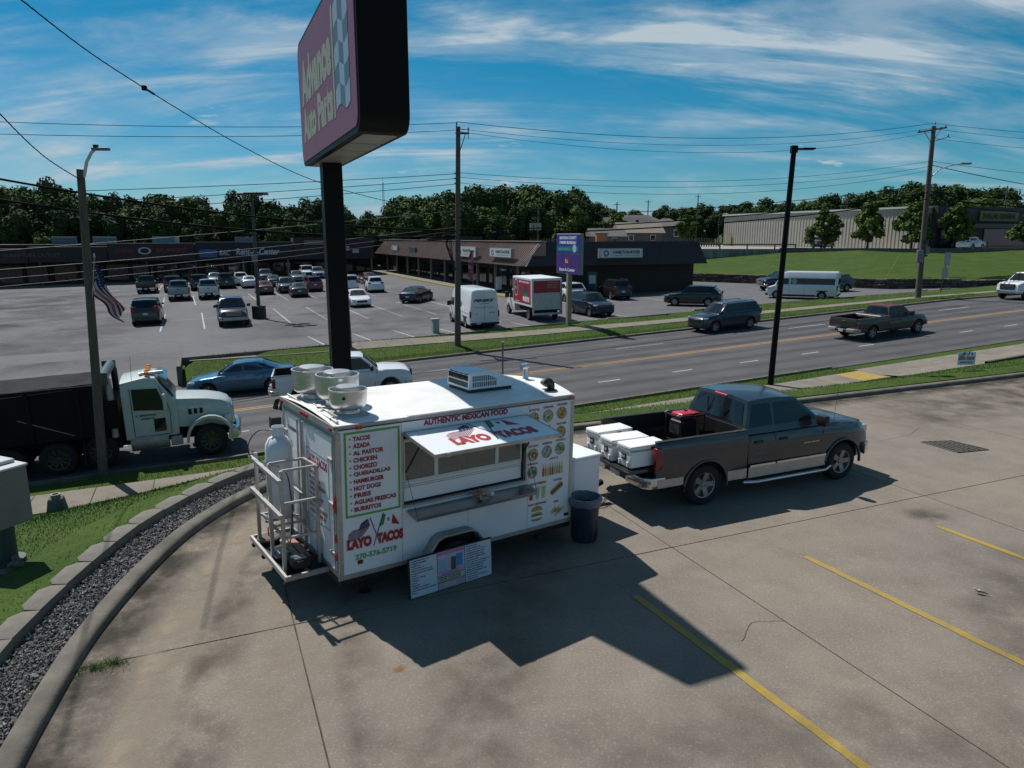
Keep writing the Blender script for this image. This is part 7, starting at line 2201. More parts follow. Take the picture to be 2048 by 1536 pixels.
# lot lamp with concrete foot
ll = empty('lot_lamp', (-19.6, 55.0, -1.16), 0, 'parking lot lamp on a dark concrete foot with wide double heads', 'lot lamp')
mb = MB(); mb.cyl((0, 0, -.1), (0, 0, 1.0), .52, n=22); mb.build('foot', mat('dark stained concrete', (.055, .052, .05), rough=.9, var=.3), ll, smooth=40)
mb = MB(); mb.cyl((0, 0, 1.0), (.1, 0, 9.4), .14, .11, n=12); mb.build('post', mat('brown pole', (.055, .045, .04), rough=.6), ll, smooth=40)
for x, y in ((-.75, .2), (.85, -.2), (.05, .75), (.1, -.7)):
    mb = MB(); mb.box((.1 + x, y, 9.35), (.75, .6, .16)); mb.tube([(.1, 0, 9.3), (.1 + x * .6, y * .6, 9.35)], .04, 5); mb.build('lamp_head', mat('dark lamp head', (.04, .04, .045), rough=.5), ll, bevel=.03)
mb = MB(); mb.box((.02, -.16, 4.6), (.45, .02, .55)); mb.build('placard', mat('placard', (.16, .17, .18), rough=.5), ll)
# slim posts
e = empty('sign_post', (-.35, 26.4, -1.35), 0, 'thin grey steel post rising beyond the rooftop air conditioner', 'post'); mb = MB(); mb.box((0, 0, 1.25), (.06, .05, 2.5)); mb.bb(-.03, .03, -.032, .28, 1.9, 2.5); mb.build('post', M_gpole, e); 
e = empty('road_sign', (37.4, 62.0, .25), TH, 'road sign with two stacked plates seen from the back at the right', 'road sign')
mb = MB(); mb.tube([(-.25, 0, 0), (.05, 0, 3.4)], .035, 6); mb.build('post', mat('brown sign post', (.05, .045, .04), rough=.7, metal=.4), e)
for x, z, h in ((-.08, 1.75, .85), (.03, 2.95, 1.1)): mb = MB(); mb.box((x, -.045, z), (.78, .012, h)); mb.build('plate', mat('sign back', (.26, .28, .32), rough=.5, metal=.4), e, bevel=.004)
e = empty('guy_wire', (38.5, 74.6, -.1), 0, 'yellow guy wire guard slanting over the grass left of the right utility pole', 'guy wire'); mb = MB(); mb.tube([(0, 0, 0), (.75, -1.6, 3.4)], .03, 6); mb.build('guard', mat('guy yellow', (.40, .38, .03), rough=.6), e)
for k, (x, y, zt, lab) in enumerate(((87.1, 190., 16.4, 'distant power pole with crossarms between the tree tops at the right'), (50.8, 200., 16.4, 'distant power pole behind the corner of the metal warehouse'), (39.1, 210., 15.5, 'thin distant pole over the houses'),
                                     (24.4, 170., 13.0, 'distant pole left of the houses'), (101.1, 150., 15.3, 'distant power pole above the discount store roof'), (4.7, 130., 10.7, 'pole carrying pale transformers behind the shops'))):
    e = upole('power_pole', x, y, 1.0, zt, .17, .13, lab, 'power pole')
    mb = MB()
    if k in (0, 4): mb.box((0, 0, zt - 1.6), (3.0, .1, .12)); mb.box((0, 0, zt - 2.6), (2.2, .1, .12))
    elif k == 5:
        mb.box((0, 0, zt - 1.6), (2.6, .1, .12))
    else: mb.box((0, 0, zt - 1.5), (1.6, .1, .12))
    mb.build('crossarm', M_wpole, e)
    if k == 5:
        for x_ in (-.9, -.2, .5): mb = MB(); mb.cyl((x_ - .3, -.3, zt - 5.4), (x_ - .3, -.3, zt - 4.2), .32); mb.build('transformer', mat('transformer grey', (.30, .31, .30), rough=.5), e, smooth=40)
e = empty('radio_mast', (-45.6, 260., 0), 0, 'thin lattice radio mast far behind the trees', 'mast')
mb = MB()
for dx in (-.4, .4): mb.tube([(dx, 0, 0), (dx * .5, 0, 24.0)], .07, 4)
for k in range(24): mb.tube([(-.4 + .2 * k / 24, 0, k), (.4 - .2 * k / 24, 0, k + 1)], .04, 4)
mb.tube([(0, 0, 24), (0, 0, 26)], .05, 4); mb.build('lattice', M_gpole, e)
e = empty('lot_lamp', (39.8, 140., 3.4), 0, 'slim lamp post with one arm beside the warehouse corner', 'lot lamp'); mb = MB(); mb.tube([(0, 0, 0), (0, 0, 6.0), (.9, 0, 6.1)], .07, 5); mb.build('post', M_gpole, e); mb = MB(); mb.box((1.2, 0, 6.1), (.8, .35, .12)); mb.build('lamp_head', M_tw, e)

# ------------------------------------------------------------------ wires
M_wire = mat('dark wire', (.008, .008, .009), rough=.9, spec=.08)
M_wirel = mat('aluminium wire', (.065, .064, .064), rough=.55, metal=.5)


def wire(a, b, sag, r_, label, m=M_wire, n=26, twist=False):
    a, b = Vector(a), Vector(b); mb = MB(); P = []
    for i in range(n + 1):
        t = i / n; p = a.lerp(b, t); p.z -= sag * 4 * t * (1 - t); P.append(p)
    mb.tube(P, r_, 5)
    o = mb.build('power_line', m, smooth=60)
    return tag(o, label, 'power line', 'overhead lines along and across the road')


PMx, PMy = -3.02, 41.3
L0 = (-42.6, 24.6)       # next pole west, outside the picture
R0 = (33.0, 58.3)
wire((PMx - .1, PMy, 11.2), (*L0, 10.6), .9, .014, 'top phase wire left of the middle utility pole')
wire((PMx + .55, PMy, 10.85), (*L0, 9.9), .9, .014, 'second phase wire left of the middle utility pole')
wire((PMx, PMy, 8.5), (*L0, 6.2), .4, .016, 'upper of the three middle wires left of the utility pole')
wire((PMx, PMy, 8.25), (*L0, 5.6), .5, .016, 'middle wire running left from the utility pole below the upper one')
wire((PMx, PMy, 7.95), (*L0, 5.0), .5, .016, 'lowest of the three middle wires left of the utility pole')
wire((PMx, PMy, 6.5), (*L0, 3.0), .3, .014, 'bright sagging line crossing before the dark shop fronts, uppermost', M_wirel)
wire((PMx, PMy, 5.6), (*L0, 2.6), .5, .015, 'bright sagging line crossing before the shop windows, second', M_wirel)
wire((PMx, PMy, 5.4), (*L0, 2.2), .6, .011, 'thin grey line below the two bright ones before the shops', M_wirel)
wire((PMx, PMy, 5.2), (*L0, 1.9), .7, .010, 'lowest grey line crossing just above the back row of cars', M_wirel)
wire((PMx, PMy, 5.35), (-24.5, 30.2, 8.0), .55, .050, 'thick black cable bundle sloping from upper left to the middle pole')
wire((PMx, PMy, 5.05), (-24.5, 30.2, 7.1), .65, .050, 'lower thick black cable bundle sloping toward the middle pole')
wire((PMx, PMy, 4.9), (-24.5, 30.2, 7.4), .9, .016, 'thin dark drop wire between the two thick black bundles')
wire((-24.5, 30.2, 8.0), (*L0, 9.6), .1, .045, 'thick cable continuing out of the picture on the left'); wire((-24.5, 30.2, 7.1), (*L0, 8.6), .1, .045, 'lower thick cable continuing out of the picture on the left')
for k, (za, zb, sag, r_) in enumerate(((11.25, 13.75, 1.0, .016), (10.9, 13.4, 1.1, .011), (10.75, 13.1, 1.35, .011), (8.55, 10.9, .95, .012), (8.3, 10.5, 1.0, .012), (8.0, 10.2, 1.15, .012), (5.4, 8.5, .55, .034), (5.15, 8.0, .55, .042), (6.1, 9.1, .5, .022))):
    wire((PMx, PMy - .02 * k, za), (R0[0], R0[1] - .02 * k, zb), sag, r_, ['top phase wire between the middle and right utility poles', 'second phase wire between the two utility poles', 'third, lowest sagging phase wire between the two utility poles', 'upper mid level wire between the two utility poles',
         'middle mid level wire between the two utility poles', 'lower mid level wire between the two utility poles', 'thick telephone cable crossing behind the black lamp pole, upper', 'thick telephone cable crossing behind the black lamp pole, lower', 'thin line just above the two thick telephone cables'][k])
for k, (za, zb, r_) in enumerate(((13.7, 15.0, .016), (13.3, 14.2, .014), (12.6, 13.4, .014), (10.9, 10.6, .016), (10.6, 7.8, .03), (8.6, 9.0, .04), (8.1, 8.1, .05), (7.7, 7.6, .03))):
    wire((R0[0], R0[1], za), (76, 72 + k * .3, zb), .8, r_, ['top wire leaving the right pole to the right', 'second top wire right of the right pole', 'third top wire right of the right pole', 'mid level wire right of the right pole', 'service wire dropping to the right behind the street lamp arm',
         'upper thick cable right of the right pole', 'lower thick cable right of the right pole', 'lowest thin cable right of the right pole'][k])
# twisted service drops nearer to the camera
for (pts, lab) in (([(-8.35, 13, 8.99), (-9.92, 19, 9.11), (-9.88, 27, 8.29), (-8.61, 33, 7.41), (-5.99, 40, 6.79), (-3.2, 41.25, 6.7)], 'twisted black service cable swooping from the top left to the middle pole'), ([(-8.6, 10.5, 8.6), (-9.87, 14, 7.64), (-11.44, 18, 7.0), (-11.98, 20.45, 6.57)], 'short twisted service cable reaching the left lamp pole')):
    Q = []; pv = [Vector(p) for p in pts]
    for i in range(len(pv) - 1):
        p0, p1, p2, p3 = pv[max(0, i - 1)], pv[i], pv[i + 1], pv[min(len(pv) - 1, i + 2)]
        for k in range(14):
            t = k / 14; Q.append(.5 * ((2 * p1) + (-p0 + p2) * t + (2 * p0 - 5 * p1 + 4 * p2 - p3) * t * t + (-p0 + 3 * p1 - 3 * p2 + p3) * t ** 3))
    Q.append(pv[-1]); mb = MB()
    for ph in (0, 2.1, 4.2):
        mb.tube([q + Vector((.010 * math.cos(i * 1.5 + ph), 0, .010 * math.sin(i * 1.5 + ph))) for i, q in enumerate(Q)], .0085, 4)
    if len(pts) > 4: mb.box(Q[17], (.10, .12, .12)); mb.tube([Q[17], Q[18]], .028, 6)
    tag(mb.build('power_line', M_wire, smooth=60), lab, 'power line', 'twisted service cables')

# ------------------------------------------------------------------ small roadside things
e = empty('utility_cabinet', (-4.9, 45.2, -1.15), TH, 'pale green utility cabinet on a concrete pad in the far verge', 'utility cabinet')
mb = MB(); mb.box((0, 0, .5), (.42, .38, 1.05)); mb.build('box', mat('pale green cabinet', (.26, .32, .29), rough=.5), e, bevel=.02); mb = MB(); mb.box((0, 0, 1.06), (.50, .46, .07)); mb.build('cap', mat('pale green cabinet', (0, 0, 0)), e, bevel=.015)
mb = MB(); mb.box((0, -.192, .78), (.06, .004, .06)); mb.box((0, -.192, .25), (.06, .004, .08)); mb.build('label_plate', M_alud, e); mb = MB(); mb.box((0, 0, -.04), (2.4, 1.3, .1)); mb.build('pad', M_walk, e, bevel=.01)
ys = empty('yard_sign', (17.0, 26.2, G(*uw(17.0, 26.2))), R(8), 'small white yard sign with red lettering in the verge at the right', 'yard sign')
mb = MB(); mb.box((0, 0, .47), (.74, .01, .48)); mb.build('board', mat('yard sign white', (.55, .66, .72), rough=.5), ys)
mb = MB(); mb.tube([(-.2, 0, -.05), (-.2, 0, .5)], .005, 4); mb.tube([(.2, 0, -.05), (.2, 0, .5)], .005, 4); mb.build('wire_stake', M_gpole, ys)
YM = Matrix(((1, 0, 0, 0), (0, 0, -1, -.006), (0, 1, 0, 0), (0, 0, 0, 1)))
logo(YM, -.32, .42, .64, ys); text('270-576-5719', YM, -.26, .28, .52, .08, M_navy, ys, bold=.05)
# irrigation box at the sidewalk
mh = empty('valve_box', (-10.45, 15.4, G(*uw(-10.45, 15.4))), TH, 'small concrete block with a round pipe collar beside the sidewalk at the left', 'valve box')
mb = MB(); mb.box((0, 0, .16), (.40, .36, .36), taper=.72); mb.build('block', mat('grey green concrete', (.10, .11, .10), rough=.9, var=.3), mh, bevel=.02); mb = MB(); mb.lathe([(.10, .30), (.10, .42), (.07, .42), (.07, .32), (0, .32)], n=18); mb.build('collar', M_gpole, mh, smooth=40)
# control cabinet on a post at the left edge
cb_ = empty('control_cabinet', (-8.05, 10.55, G(*uw(-8.05, 10.55)) + .02), R(-24), 'grey green electrical cabinet on a thick post at the left edge of the picture', 'electrical cabinet')
M_cab = mat('grey green cabinet', (.165, .17, .145), rough=.55, var=.15, dirt=.2); M_cabt = mat('cabinet light grey', (.42, .43, .45), rough=.5)
mb = MB(); mb.bb(-.62, .36, -.28, .26, .72, 1.62); mb.build('housing', M_cab, cb_, bevel=.012)
mb = MB(); mb.bb(-.64, .38, -.30, .28, 1.621, 1.66); mb.build('roof_plate', M_cabt, cb_, bevel=.01); mb = MB(); mb.bb(-.5, .16, -.14, .22, 1.661, 1.72); mb.build('roof_box', M_cabt, cb_, bevel=.01)
mb = MB(); mb.bb(-.60, .0, -.295, -.2805, .76, 1.60); mb.build('door', M_cab, cb_, bevel=.006)
mb = MB(); mb.cyl((0, 0, -.1), (0, 0, .72), .14, n=18); mb.cyl((0, 0, -.02), (0, 0, .10), .24, n=18); mb.build('post', mat('dark green post', (.025, .045, .045), rough=.5), cb_, smooth=40)
mb = MB(); mb.tube([(.2, -.1, .05), (.38, -.12, .14), (.5, -.05, .1)], .05, 8); mb.cyl((.36, -.1, .0), (.36, -.1, .24), .045); mb.build('valve', M_iron, cb_, smooth=40)
mb = MB(); mb.bb(.15, .55, -.3, .12, -.02, .04); mb.build('footing', M_conc_old, cb_, bevel=.02)
bd = empty('bird', (6.68, 9.35, .0), R(150), 'tiny black and white bird standing on the open concrete at the right', 'bird')
mb = MB(); mb.tube([(-.075, 0, .052), (-.055, 0, .056), (-.02, 0, .060), (.02, 0, .066), (.045, 0, .078), (.060, 0, .090), (.075, 0, .094), (.088, 0, .092)], [.008, .018, .027, .028, .020, .014, .016, .006], 12); mb.build('body', mat('bird white', (.55, .54, .52), rough=.8, color2=(.05, .05, .05), vscale=22, contrast=(.45, .55)), bd, smooth=70)
mb = MB(); mb.tube([(-.06, 0, .056), (-.10, 0, .044), (-.145, 0, .034)], [.012, .010, .008], 6); mb.build('tail', M_blk, bd, smooth=60)
for s_ in (-1, 1):
    mb = MB(); mb.tube([(.03, s_ * .022, .070), (-.02, s_ * .028, .066), (-.085, s_ * .014, .052)], [.008, .012, .004], 6); mb.build('wing', M_blk, bd, smooth=60)
    mb = MB(); mb.tube([(.005, s_ * .01, .04), (.0, s_ * .012, .002), (.02, s_ * .012, .002)], .0025, 5); mb.build('leg', M_blk, bd)
mb = MB(); mb.cyl((.084, 0, .092), (.108, 0, .089), .004, .001, 6); mb.build('beak', M_blk, bd); bd.scale = (.8, .8, .8)
# pylon sign of the shops
ps = empty('pylon_sign', (3.8, 47.6, -.85), 0, 'blue and purple tenant sign on a tan post at the far verge', 'pylon sign')
mb = MB(); mb.box((.0, 0, 1.8), (.30, .30, 3.6), rz=TH); mb.build('post', mat('tan post', (.25, .21, .13), rough=.7), ps, bevel=.02)
PO = Vector((0, 0, 3.48)) + WD * 1.65
QM = frame(PO - UD * .13, -WD, (0, 0, 1))
mb = MB(); mb.prism([(0, 0), (3.3, 0), (3.3, 2.62), (0, 2.62)], 2, -.26, 0, M=QM); mb.build('cabinet', mat('sign cabinet grey', (.20, .20, .24), rough=.5), ps, bevel=.02)
for (z0, z1, c) in ((1.36, 2.55, (.025, .05, .30)), (.06, 1.28, (.075, .035, .22))): mb = MB(); mb.prism([(.07, z0), (3.23, z0), (3.23, z1), (.07, z1)], 2, .001, .02, M=QM); mb.build('sign_face', mat('blue sign face %f' % z0, c, rough=.3), ps)
text('GRAYSON COUNTY', QM, .45, 2.25, 2.4, .20, M_white, ps, bold=.04, zoff=.025); text('FARM BUREAU', QM, .5, 1.95, 2.3, .20, M_white, ps, bold=.04, zoff=.025)
mb = MB(); mb.prism([(.2, 1.48), (3.1, 1.48), (3.1, 1.80), (.2, 1.80)], 2, .0205, .023, M=QM); mb.build('sign_band', mat('teal band', (.02, .16, .17), rough=.4), ps)
text('WORLD FINANCE', QM, .3, 1.56, 1.6, .14, mat('pale green print', (.15, .42, .35)), ps, bold=.02, zoff=.026)
mb = MB(); mb.lathe([(0, 0), (.26, 0), (.26, .004), (0, .006)], n=24, M=QM @ Matrix.Translation((2.6, 1.66, .026))); mb.build('sign_logo', mat('pale logo', (.35, .50, .58)), ps)
mb = MB(); mb.lathe([(0, 0), (.32, 0), (.32, .004), (0, .006)], n=24, M=QM @ Matrix.Translation((1.55, .85, .022))); mb.build('sign_logo', mat('dark red logo', (.14, .02, .06)), ps)
text('Rc', QM, 1.35, .72, .4, .26, mat('orange white', (.65, .45, .3)), ps, bold=.05, zoff=.032); text('Rent-A-Center', QM, .5, .18, 2.2, .22, M_white, ps, bold=.03, zoff=.026)

# ------------------------------------------------------------------ shops
M_brown = mat('dark brown fascia', (.032, .025, .026), rough=.75, var=.25, vscale=1.5)
M_brick = mat('dark brick', (.036, .026, .021), rough=.9, color2=(.020, .015, .013), vscale=6, stretch=(1, 1, 3))
M_mans = mat('brown metal roof', (.235, .150, .128), rough=.55, metal=.15, color2=(.17, .11, .095), vscale=.4)
M_win = mat('shop window glass', (.010, .014, .018), rough=.06, spec=.7)
M_frame = mat('bronze window frame', (.035, .030, .027), rough=.5)
M_col = mat('pale column', (.20, .17, .15), rough=.8)
M_froof = mat('flat roof membrane', (.20, .19, .18), rough=.9, var=.3)
HB = lambda u: z_lot(u)


def ubox(mb, u0, u1, w0, w1, z0, z1):
    P = [xy(u0, w0), xy(u1, w0), xy(u1, w1), xy(u0, w1)]; mb.prism(P, 2, z0, z1); return mb


def wall_frame(u, w, z, facing):
    """text plane; facing 'w' looks toward -w (reads along +u); facing 'u' looks toward -u (reads toward -w)"""
    x, y = xy(u, w)
    return frame((x, y, z), UD if facing == 'w' else -WD, (0, 0, 1))


sm_ = empty('shop_row', (*xy(-20, 86), -1.5), 0, 'long dark shop row across the back of the parking lot', 'shop building'); sm_.location = (0, 0, 0)
mb = MB(); ubox(mb, -75, 11.5, 87, 96, -2.2, 4.0); mb.build('wall', M_brick, sm_)
mb = MB(); ubox(mb, -74.8, 11.3, 87.2, 95.8, 4.001, 4.05); mb.build('roof', M_froof, sm_)
for (u0, u1, z0, z1, m_) in ((-75, -35.5, 1.6, 3.5, M_brown), (-35.4, -26.1, 1.7, 3.75, mat('dark fascia', (.026, .022, .023), rough=.8)), (-26.0, -14.9, 1.75, 4.2, M_brown), (-14.8, -1.1, 1.7, 4.35, mat('dark slate fascia', (.020, .021, .028), rough=.8)), (-1.0, 11.4, 1.7, 4.95, M_brown)):
    mb = MB(); ubox(mb, u0, u1, 84.0, 86.99, z0, z1); mb.build('fascia', m_, sm_)
for u0 in frange(-72, 9, 3.3):
    mb = MB(); ubox(mb, u0, u0 + 2.7, 86.93, 86.99, HB(u0) + .45, 1.2); f = mb.build('window', M_frame, sm_)
    for k in range(2): mb = MB(); ubox(mb, u0 + .08 + k * 1.30, u0 + 1.32 + k * 1.30, 86.90, 86.925, HB(u0) + .55, 1.1); mb.build('pane', M_win, f)
for u0 in frange(-73, 11, 6.6): mb = MB(); ubox(mb, u0 - .12, u0 + .12, 84.3, 84.55, HB(u0), 1.7); mb.build('column', M_col if u0 > -10 else M_frame, sm_)
mb = MB(); 
for u0 in frange(-72, 10.5, 2.): ubox(mb, u0, u0 + 2.02, 82.8, 86.9, HB(u0) - .05, HB(u0) + .14)
mb.build('shop_walk', M_walk, sm_)
WF = lambda u, z: wall_frame(u, 83.98, z, 'w')
text('Rent-A-Center', WF(-9.3, 2.45), 0, 0, 6.2, 1.0, mat('white channel letters', (.42, .42, .44), rough=.5), sm_, bold=.03, shear=.25, ext=.02)
text('RAC', WF(-11.6, 2.4), 0, 0, 1.5, .75, mat('white channel letters', (0, 0, 0)), sm_, bold=.03, shear=.25)
mb = MB(); ubox(mb, -14.3, -11.9, 83.9, 83.99, 2.15, 3.3); mb.build('sign_panel', mat('blue sign', (.02, .07, .22), rough=.4), sm_)
text('CITY NAILS', WF(-13.4, 2.6), 0, 0, 0.9, .3, mat('pale blue letters', (.14, .28, .45)), sm_, bold=.03, zoff=.12)
M_rl = mat('dark red letters', (.16, .010, .014), rough=.5)
text('CHINA', WF(-25.3, 2.9), 0, 0, 2.6, .55, M_rl, sm_, bold=.05, zoff=.02); text('BUFFET', WF(-19.9, 2.9), 0, 0, 4.0, .55, M_rl, sm_, bold=.05, zoff=.02)
mb = MB(); mb.lathe([(.35, 0), (.5, 0), (.5, .01), (.35, .01)], n=14, M=WF(-21.4, 3.15) @ Matrix.Scale(1.7, 4, (1, 0, 0)) @ Matrix.Translation((0, 0, .02))); mb.build('sign_emblem', mat('white channel letters', (0, 0, 0)), sm_)
text('FURNITURE OUTLET', WF(-38.2, 2.4), 0, 0, 6.5, .5, mat('brown letters', (.10, .06, .05)), sm_, bold=.03, zoff=.02)
mb = MB(); ubox(mb, .6, 5.2, 83.9, 83.99, 3.9, 4.6); mb.build('sign_panel', mat('grey sign panel', (.12, .11, .115)), sm_)
mb = MB(); ubox(mb, 5.4, 7.4, 83.7, 83.99, 3.0, 3.7); mb.build('sign_panel', mat('pale grey sign', (.30, .33, .35)), sm_); mb = MB(); ubox(mb, 7.9, 8.9, 83.7, 83.99, 2.6, 3.2); mb.build('sign_panel', mat('pale grey sign', (0, 0, 0)), sm_)
text('H&R TAX', WF(5.5, 3.2), 0, 0, 1.7, .3, M_navy, sm_, bold=.03, zoff=.30)
for u0, w0, c in ((-33.5, 90, (.05, .10, .15)), (-28.5, 91, (.07, .12, .16)), (-20.6, 90, (.06, .16, .20)), (-20.0, 93, (.3, .3, .33)), (-9, 91, (.10, .11, .16))):
    mb = MB(); ubox(mb, u0, u0 + 3.0, w0, w0 + 1.6, 4.06, 5.1); mb.build('rooftop_unit', mat('unit %f' % u0, c, rough=.6), sm_, bevel=.04)
# wing with the brown metal mansard
wg = empty('shop_wing', (0, 0, 0), 0, 'low brown shop wing with a corrugated mansard roof and a row of columns', 'shop building')
mb = MB(); ubox(mb, 16.6, 33.2, 30.9, 99, -1.5, 4.3); mb.build('wall', M_brick, wg)
mb = MB(); ubox(mb, 15.6, 32.9, 30.7, 99, 4.301, 4.36); mb.build('roof', M_froof, wg)
A0, B0 = (13.3, 2.38), (15.3, 4.6)
mb = MB(); P = []
for (u, z) in (A0, B0, (15.5, 4.6), (15.5, 2.38)):
    for w in (30.0, 92.): P.append((*xy(u, w), z))
mb.add(P, [(0, 1, 3, 2), (2, 3, 5, 4), (4, 5, 7, 6), (6, 7, 1, 0), (0, 2, 4, 6), (1, 7, 5, 3)]); mb.build('mansard', M_mans, wg)
mb = MB()
for w in frange(30.1, 91.8, .42):
    p0, p1 = Vector((*xy(A0[0], w), A0[1])), Vector((*xy(B0[0], w), B0[1])); nrm = Vector((0, 0, 1)) * .67 - UD * .74
    h = WD * .05
    mb.add([p0 - h, p0 + h, p1 + h, p1 - h, p0 - h * .6 + nrm * .09, p0 + h * .6 + nrm * .09, p1 + h * .6 + nrm * .09, p1 - h * .6 + nrm * .09], [(4, 5, 6, 7), (0, 4, 7, 3), (1, 2, 6, 5), (0, 1, 5, 4), (2, 3, 7, 6)])
tag(mb.build('roof_rib', M_mans, wg), kind='stuff')
mb = MB(); ubox(mb, 15.0, 15.62, 30.0, 92, 4.601, 4.68); mb.build('parapet_cap', mat('parapet cap', (.26, .20, .18), rough=.6), wg)
mb = MB(); ubox(mb, 13.32, 16.59, 30.95, 92, 2.28, 2.375); mb.build('soffit', M_brown, wg)
mb = MB(); ubox(mb, 12.6, 16.6, 31, 92, -1.2, -.55); mb.build('shop_walk', M_walk, wg)
mb = MB(); ubox(mb, 12.45, 12.6, 31, 92, -1.2, -.54); mb.build('walk_edge', mat('yellow kerb', (.34, .28, .08), rough=.8), wg)
for w in (33.8, 39.6, 45.0, 51.0, 56.8, 62.7, 68.8, 74.8, 81.1, 87.4):
    mb = MB(); ubox(mb, 14.2, 14.42, w - .11, w + .11, -.55, 2.28); mb.build('column', M_col, wg)
for w in frange(32.5, 88, 3.0):
    mb = MB(); ubox(mb, 16.52, 16.59, w, w + 2.2, -.2, 1.7); f = mb.build('window', M_frame, wg)
    for k in range(2): mb = MB(); ubox(mb, 16.49, 16.515, w + .08 + k * 1.06, w + 1.06 + k * 1.06, -.1, 1.6); mb.build('pane', M_win, f)
# facade toward the road
P = []
for (w, z) in ((29.5, 2.38), (30.7, 4.62), (30.95, 4.62), (30.95, 2.38)):
    for u in (15.2 - (.0 if z > 3 else 1.9), 33.5 + (.35 if z < 3 else 0)): P.append((*xy(u, w), z))
mb = MB(); mb.add(P, [(0, 1, 3, 2), (2, 3, 5, 4), (4, 5, 7, 6), (6, 7, 1, 0), (0, 2, 4, 6), (1, 7, 5, 3)]); mb.build('mansard', M_brown, wg)
mb = MB(); u = 15.6
while u < 33.3:
    a, b = Vector((*xy(u, 29.5), 2.42)), Vector((*xy(u, 30.66), 4.58)); n_ = (-WD * .85 + Vector((0, 0, .5))).normalized(); h = UD * .012
    mb.add([a - h + n_ * .004, a + h + n_ * .004, b + h + n_ * .004, b - h + n_ * .004], [(0, 1, 2, 3)]); u += .6
mb.build('panel_seam', M_blk, wg)
for u0, u1 in ((17.3, 18.8), (20.4, 21.6)):
    mb = MB(); ubox(mb, u0, u1, 30.84, 30.89, -.5, 1.75); f = mb.build('door', M_frame, wg); mb = MB(); ubox(mb, u0 + .12, u1 - .12, 30.80, 30.835, .0, 1.6); mb.build('pane', mat('reflecting door glass', (.05, .09, .10), rough=.1, spec=.7), f)
mb = MB(); ubox(mb, 20.65, 21.35, 30.77, 30.795, .55, 1.35); mb.build('door_poster', mat('poster white', (.50, .58, .56)), wg)
# brick courses on the road facade
mb = MB(); z = -.55
while z < 2.35:
    ubox(mb, 16.62, 33.18, 30.886, 30.899, z, z + .022); z += .19
mb.build('mortar_course', mat('dark mortar', (.085, .075, .068), rough=.95), wg)
def lightbox(u, w, z0, z1, len_, facing, txt, sub, dark=False, logo_c=(.03, .10, .16)):
    fr_ = wall_frame(u, w, z0, facing); h = z1 - z0
    mb = MB(); mb.prism([(0, 0), (len_, 0), (len_, h), (0, h)], 2, -.35, .0, M=fr_); o = mb.build('sign_box', mat('sign box edge', (.06, .07, .10) if dark else (.22, .22, .24), rough=.5), wg, bevel=.01)
    mb = MB(); mb.prism([(.06, .06), (len_ - .06, .06), (len_ - .06, h - .06), (.06, h - .06)], 2, .001, .012, M=fr_); mb.build('sign_face', mat('sign face white', (.50, .54, .54), rough=.35), o)
    if txt: text(txt, fr_, len_ * .30, h * .45, len_ * .64, h * .34, mat('dark sign letters', (.02, .05, .06)), o, bold=.05, zoff=.016)
    if sub: text(sub, fr_, len_ * .32, h * .20, len_ * .6, h * .14, mat('grey sign letters', (.15, .2, .22)), o, bold=.02, zoff=.016)
    mb = MB(); mb.lathe([(.18 * h, 0), (.34 * h, 0), (.34 * h, .004), (.18 * h, .004)], n=18, M=fr_ @ Matrix.Translation((len_ * .15, h * .5, .014))); mb.build('sign_logo', mat('sign logo ring', logo_c), o)


lightbox(13.2, 38.5, 3.05, 3.95, 5.6, 'u', 'HAMILTON-RYKER', 'TALENT SOLUTIONS')
lightbox(13.2, 48.6, 2.85, 4.0, 6.0, 'u', 'World Finance', 'LOANS AND TAXES', logo_c=(.05, .18, .38))
lightbox(20.9, 29.35, 3.05, 3.95, 4.9, 'w', 'HAMILTON-RYKER', 'TALENT SOLUTIONS', dark=True)
lightbox(13.6, 81.4, 3.0, 3.75, 3.4, 'u', '', '')
mb = MB(); mb.prism([(0, 0), (3, 0), (3, .9), (0, .9)], 2, -.3, 0, M=wall_frame(13.6, 71, 2.7, 'u')); mb.build('sign_box', mat('dark teal sign', (.03, .05, .055)), wg)
# feather flag in front of the wing
ff = empty('feather_flag', (*xy(12.9, 42.7), -.55), 0, 'narrow red feather flag standing before the shop columns', 'banner')
mb = MB(); mb.tube([(0, 0, 0), (.05, 0, 4.2)], .025, 6); mb.build('pole', M_alu, ff)
mb = MB()
for i in range(13):
    z = .9 + 3.3 * i / 12; s_ = .06 * math.sin(i * .9); mb.v += [Vector((.02, s_, z)), Vector((.02 - .5 * math.sin(min(1, (13 - i) / 5) * 1.5), s_ - .2, z))]
for i in range(12): mb.f.append((2 * i, 2 * i + 1, 2 * i + 3, 2 * i + 2)); mb.m.append(0)
mb.build('cloth', mat('red banner cloth', (.25, .03, .06), rough=.7, color2=(.4, .3, .35), vscale=2.5, contrast=(.5, .6)), ff)
e = empty('news_box', (*xy(13.6, 37.0), -.55), TH, 'small white poster stand beside the shop columns', 'poster stand'); mb = MB(); mb.bb(-.25, .25, -.2, .2, 0, .3); mb.build('foot', M_blk, e); mb = MB(); mb.bb(-.3, .3, -.03, .03, .3, 1.6); mb.build('board', mat('poster white', (0, 0, 0)), e)

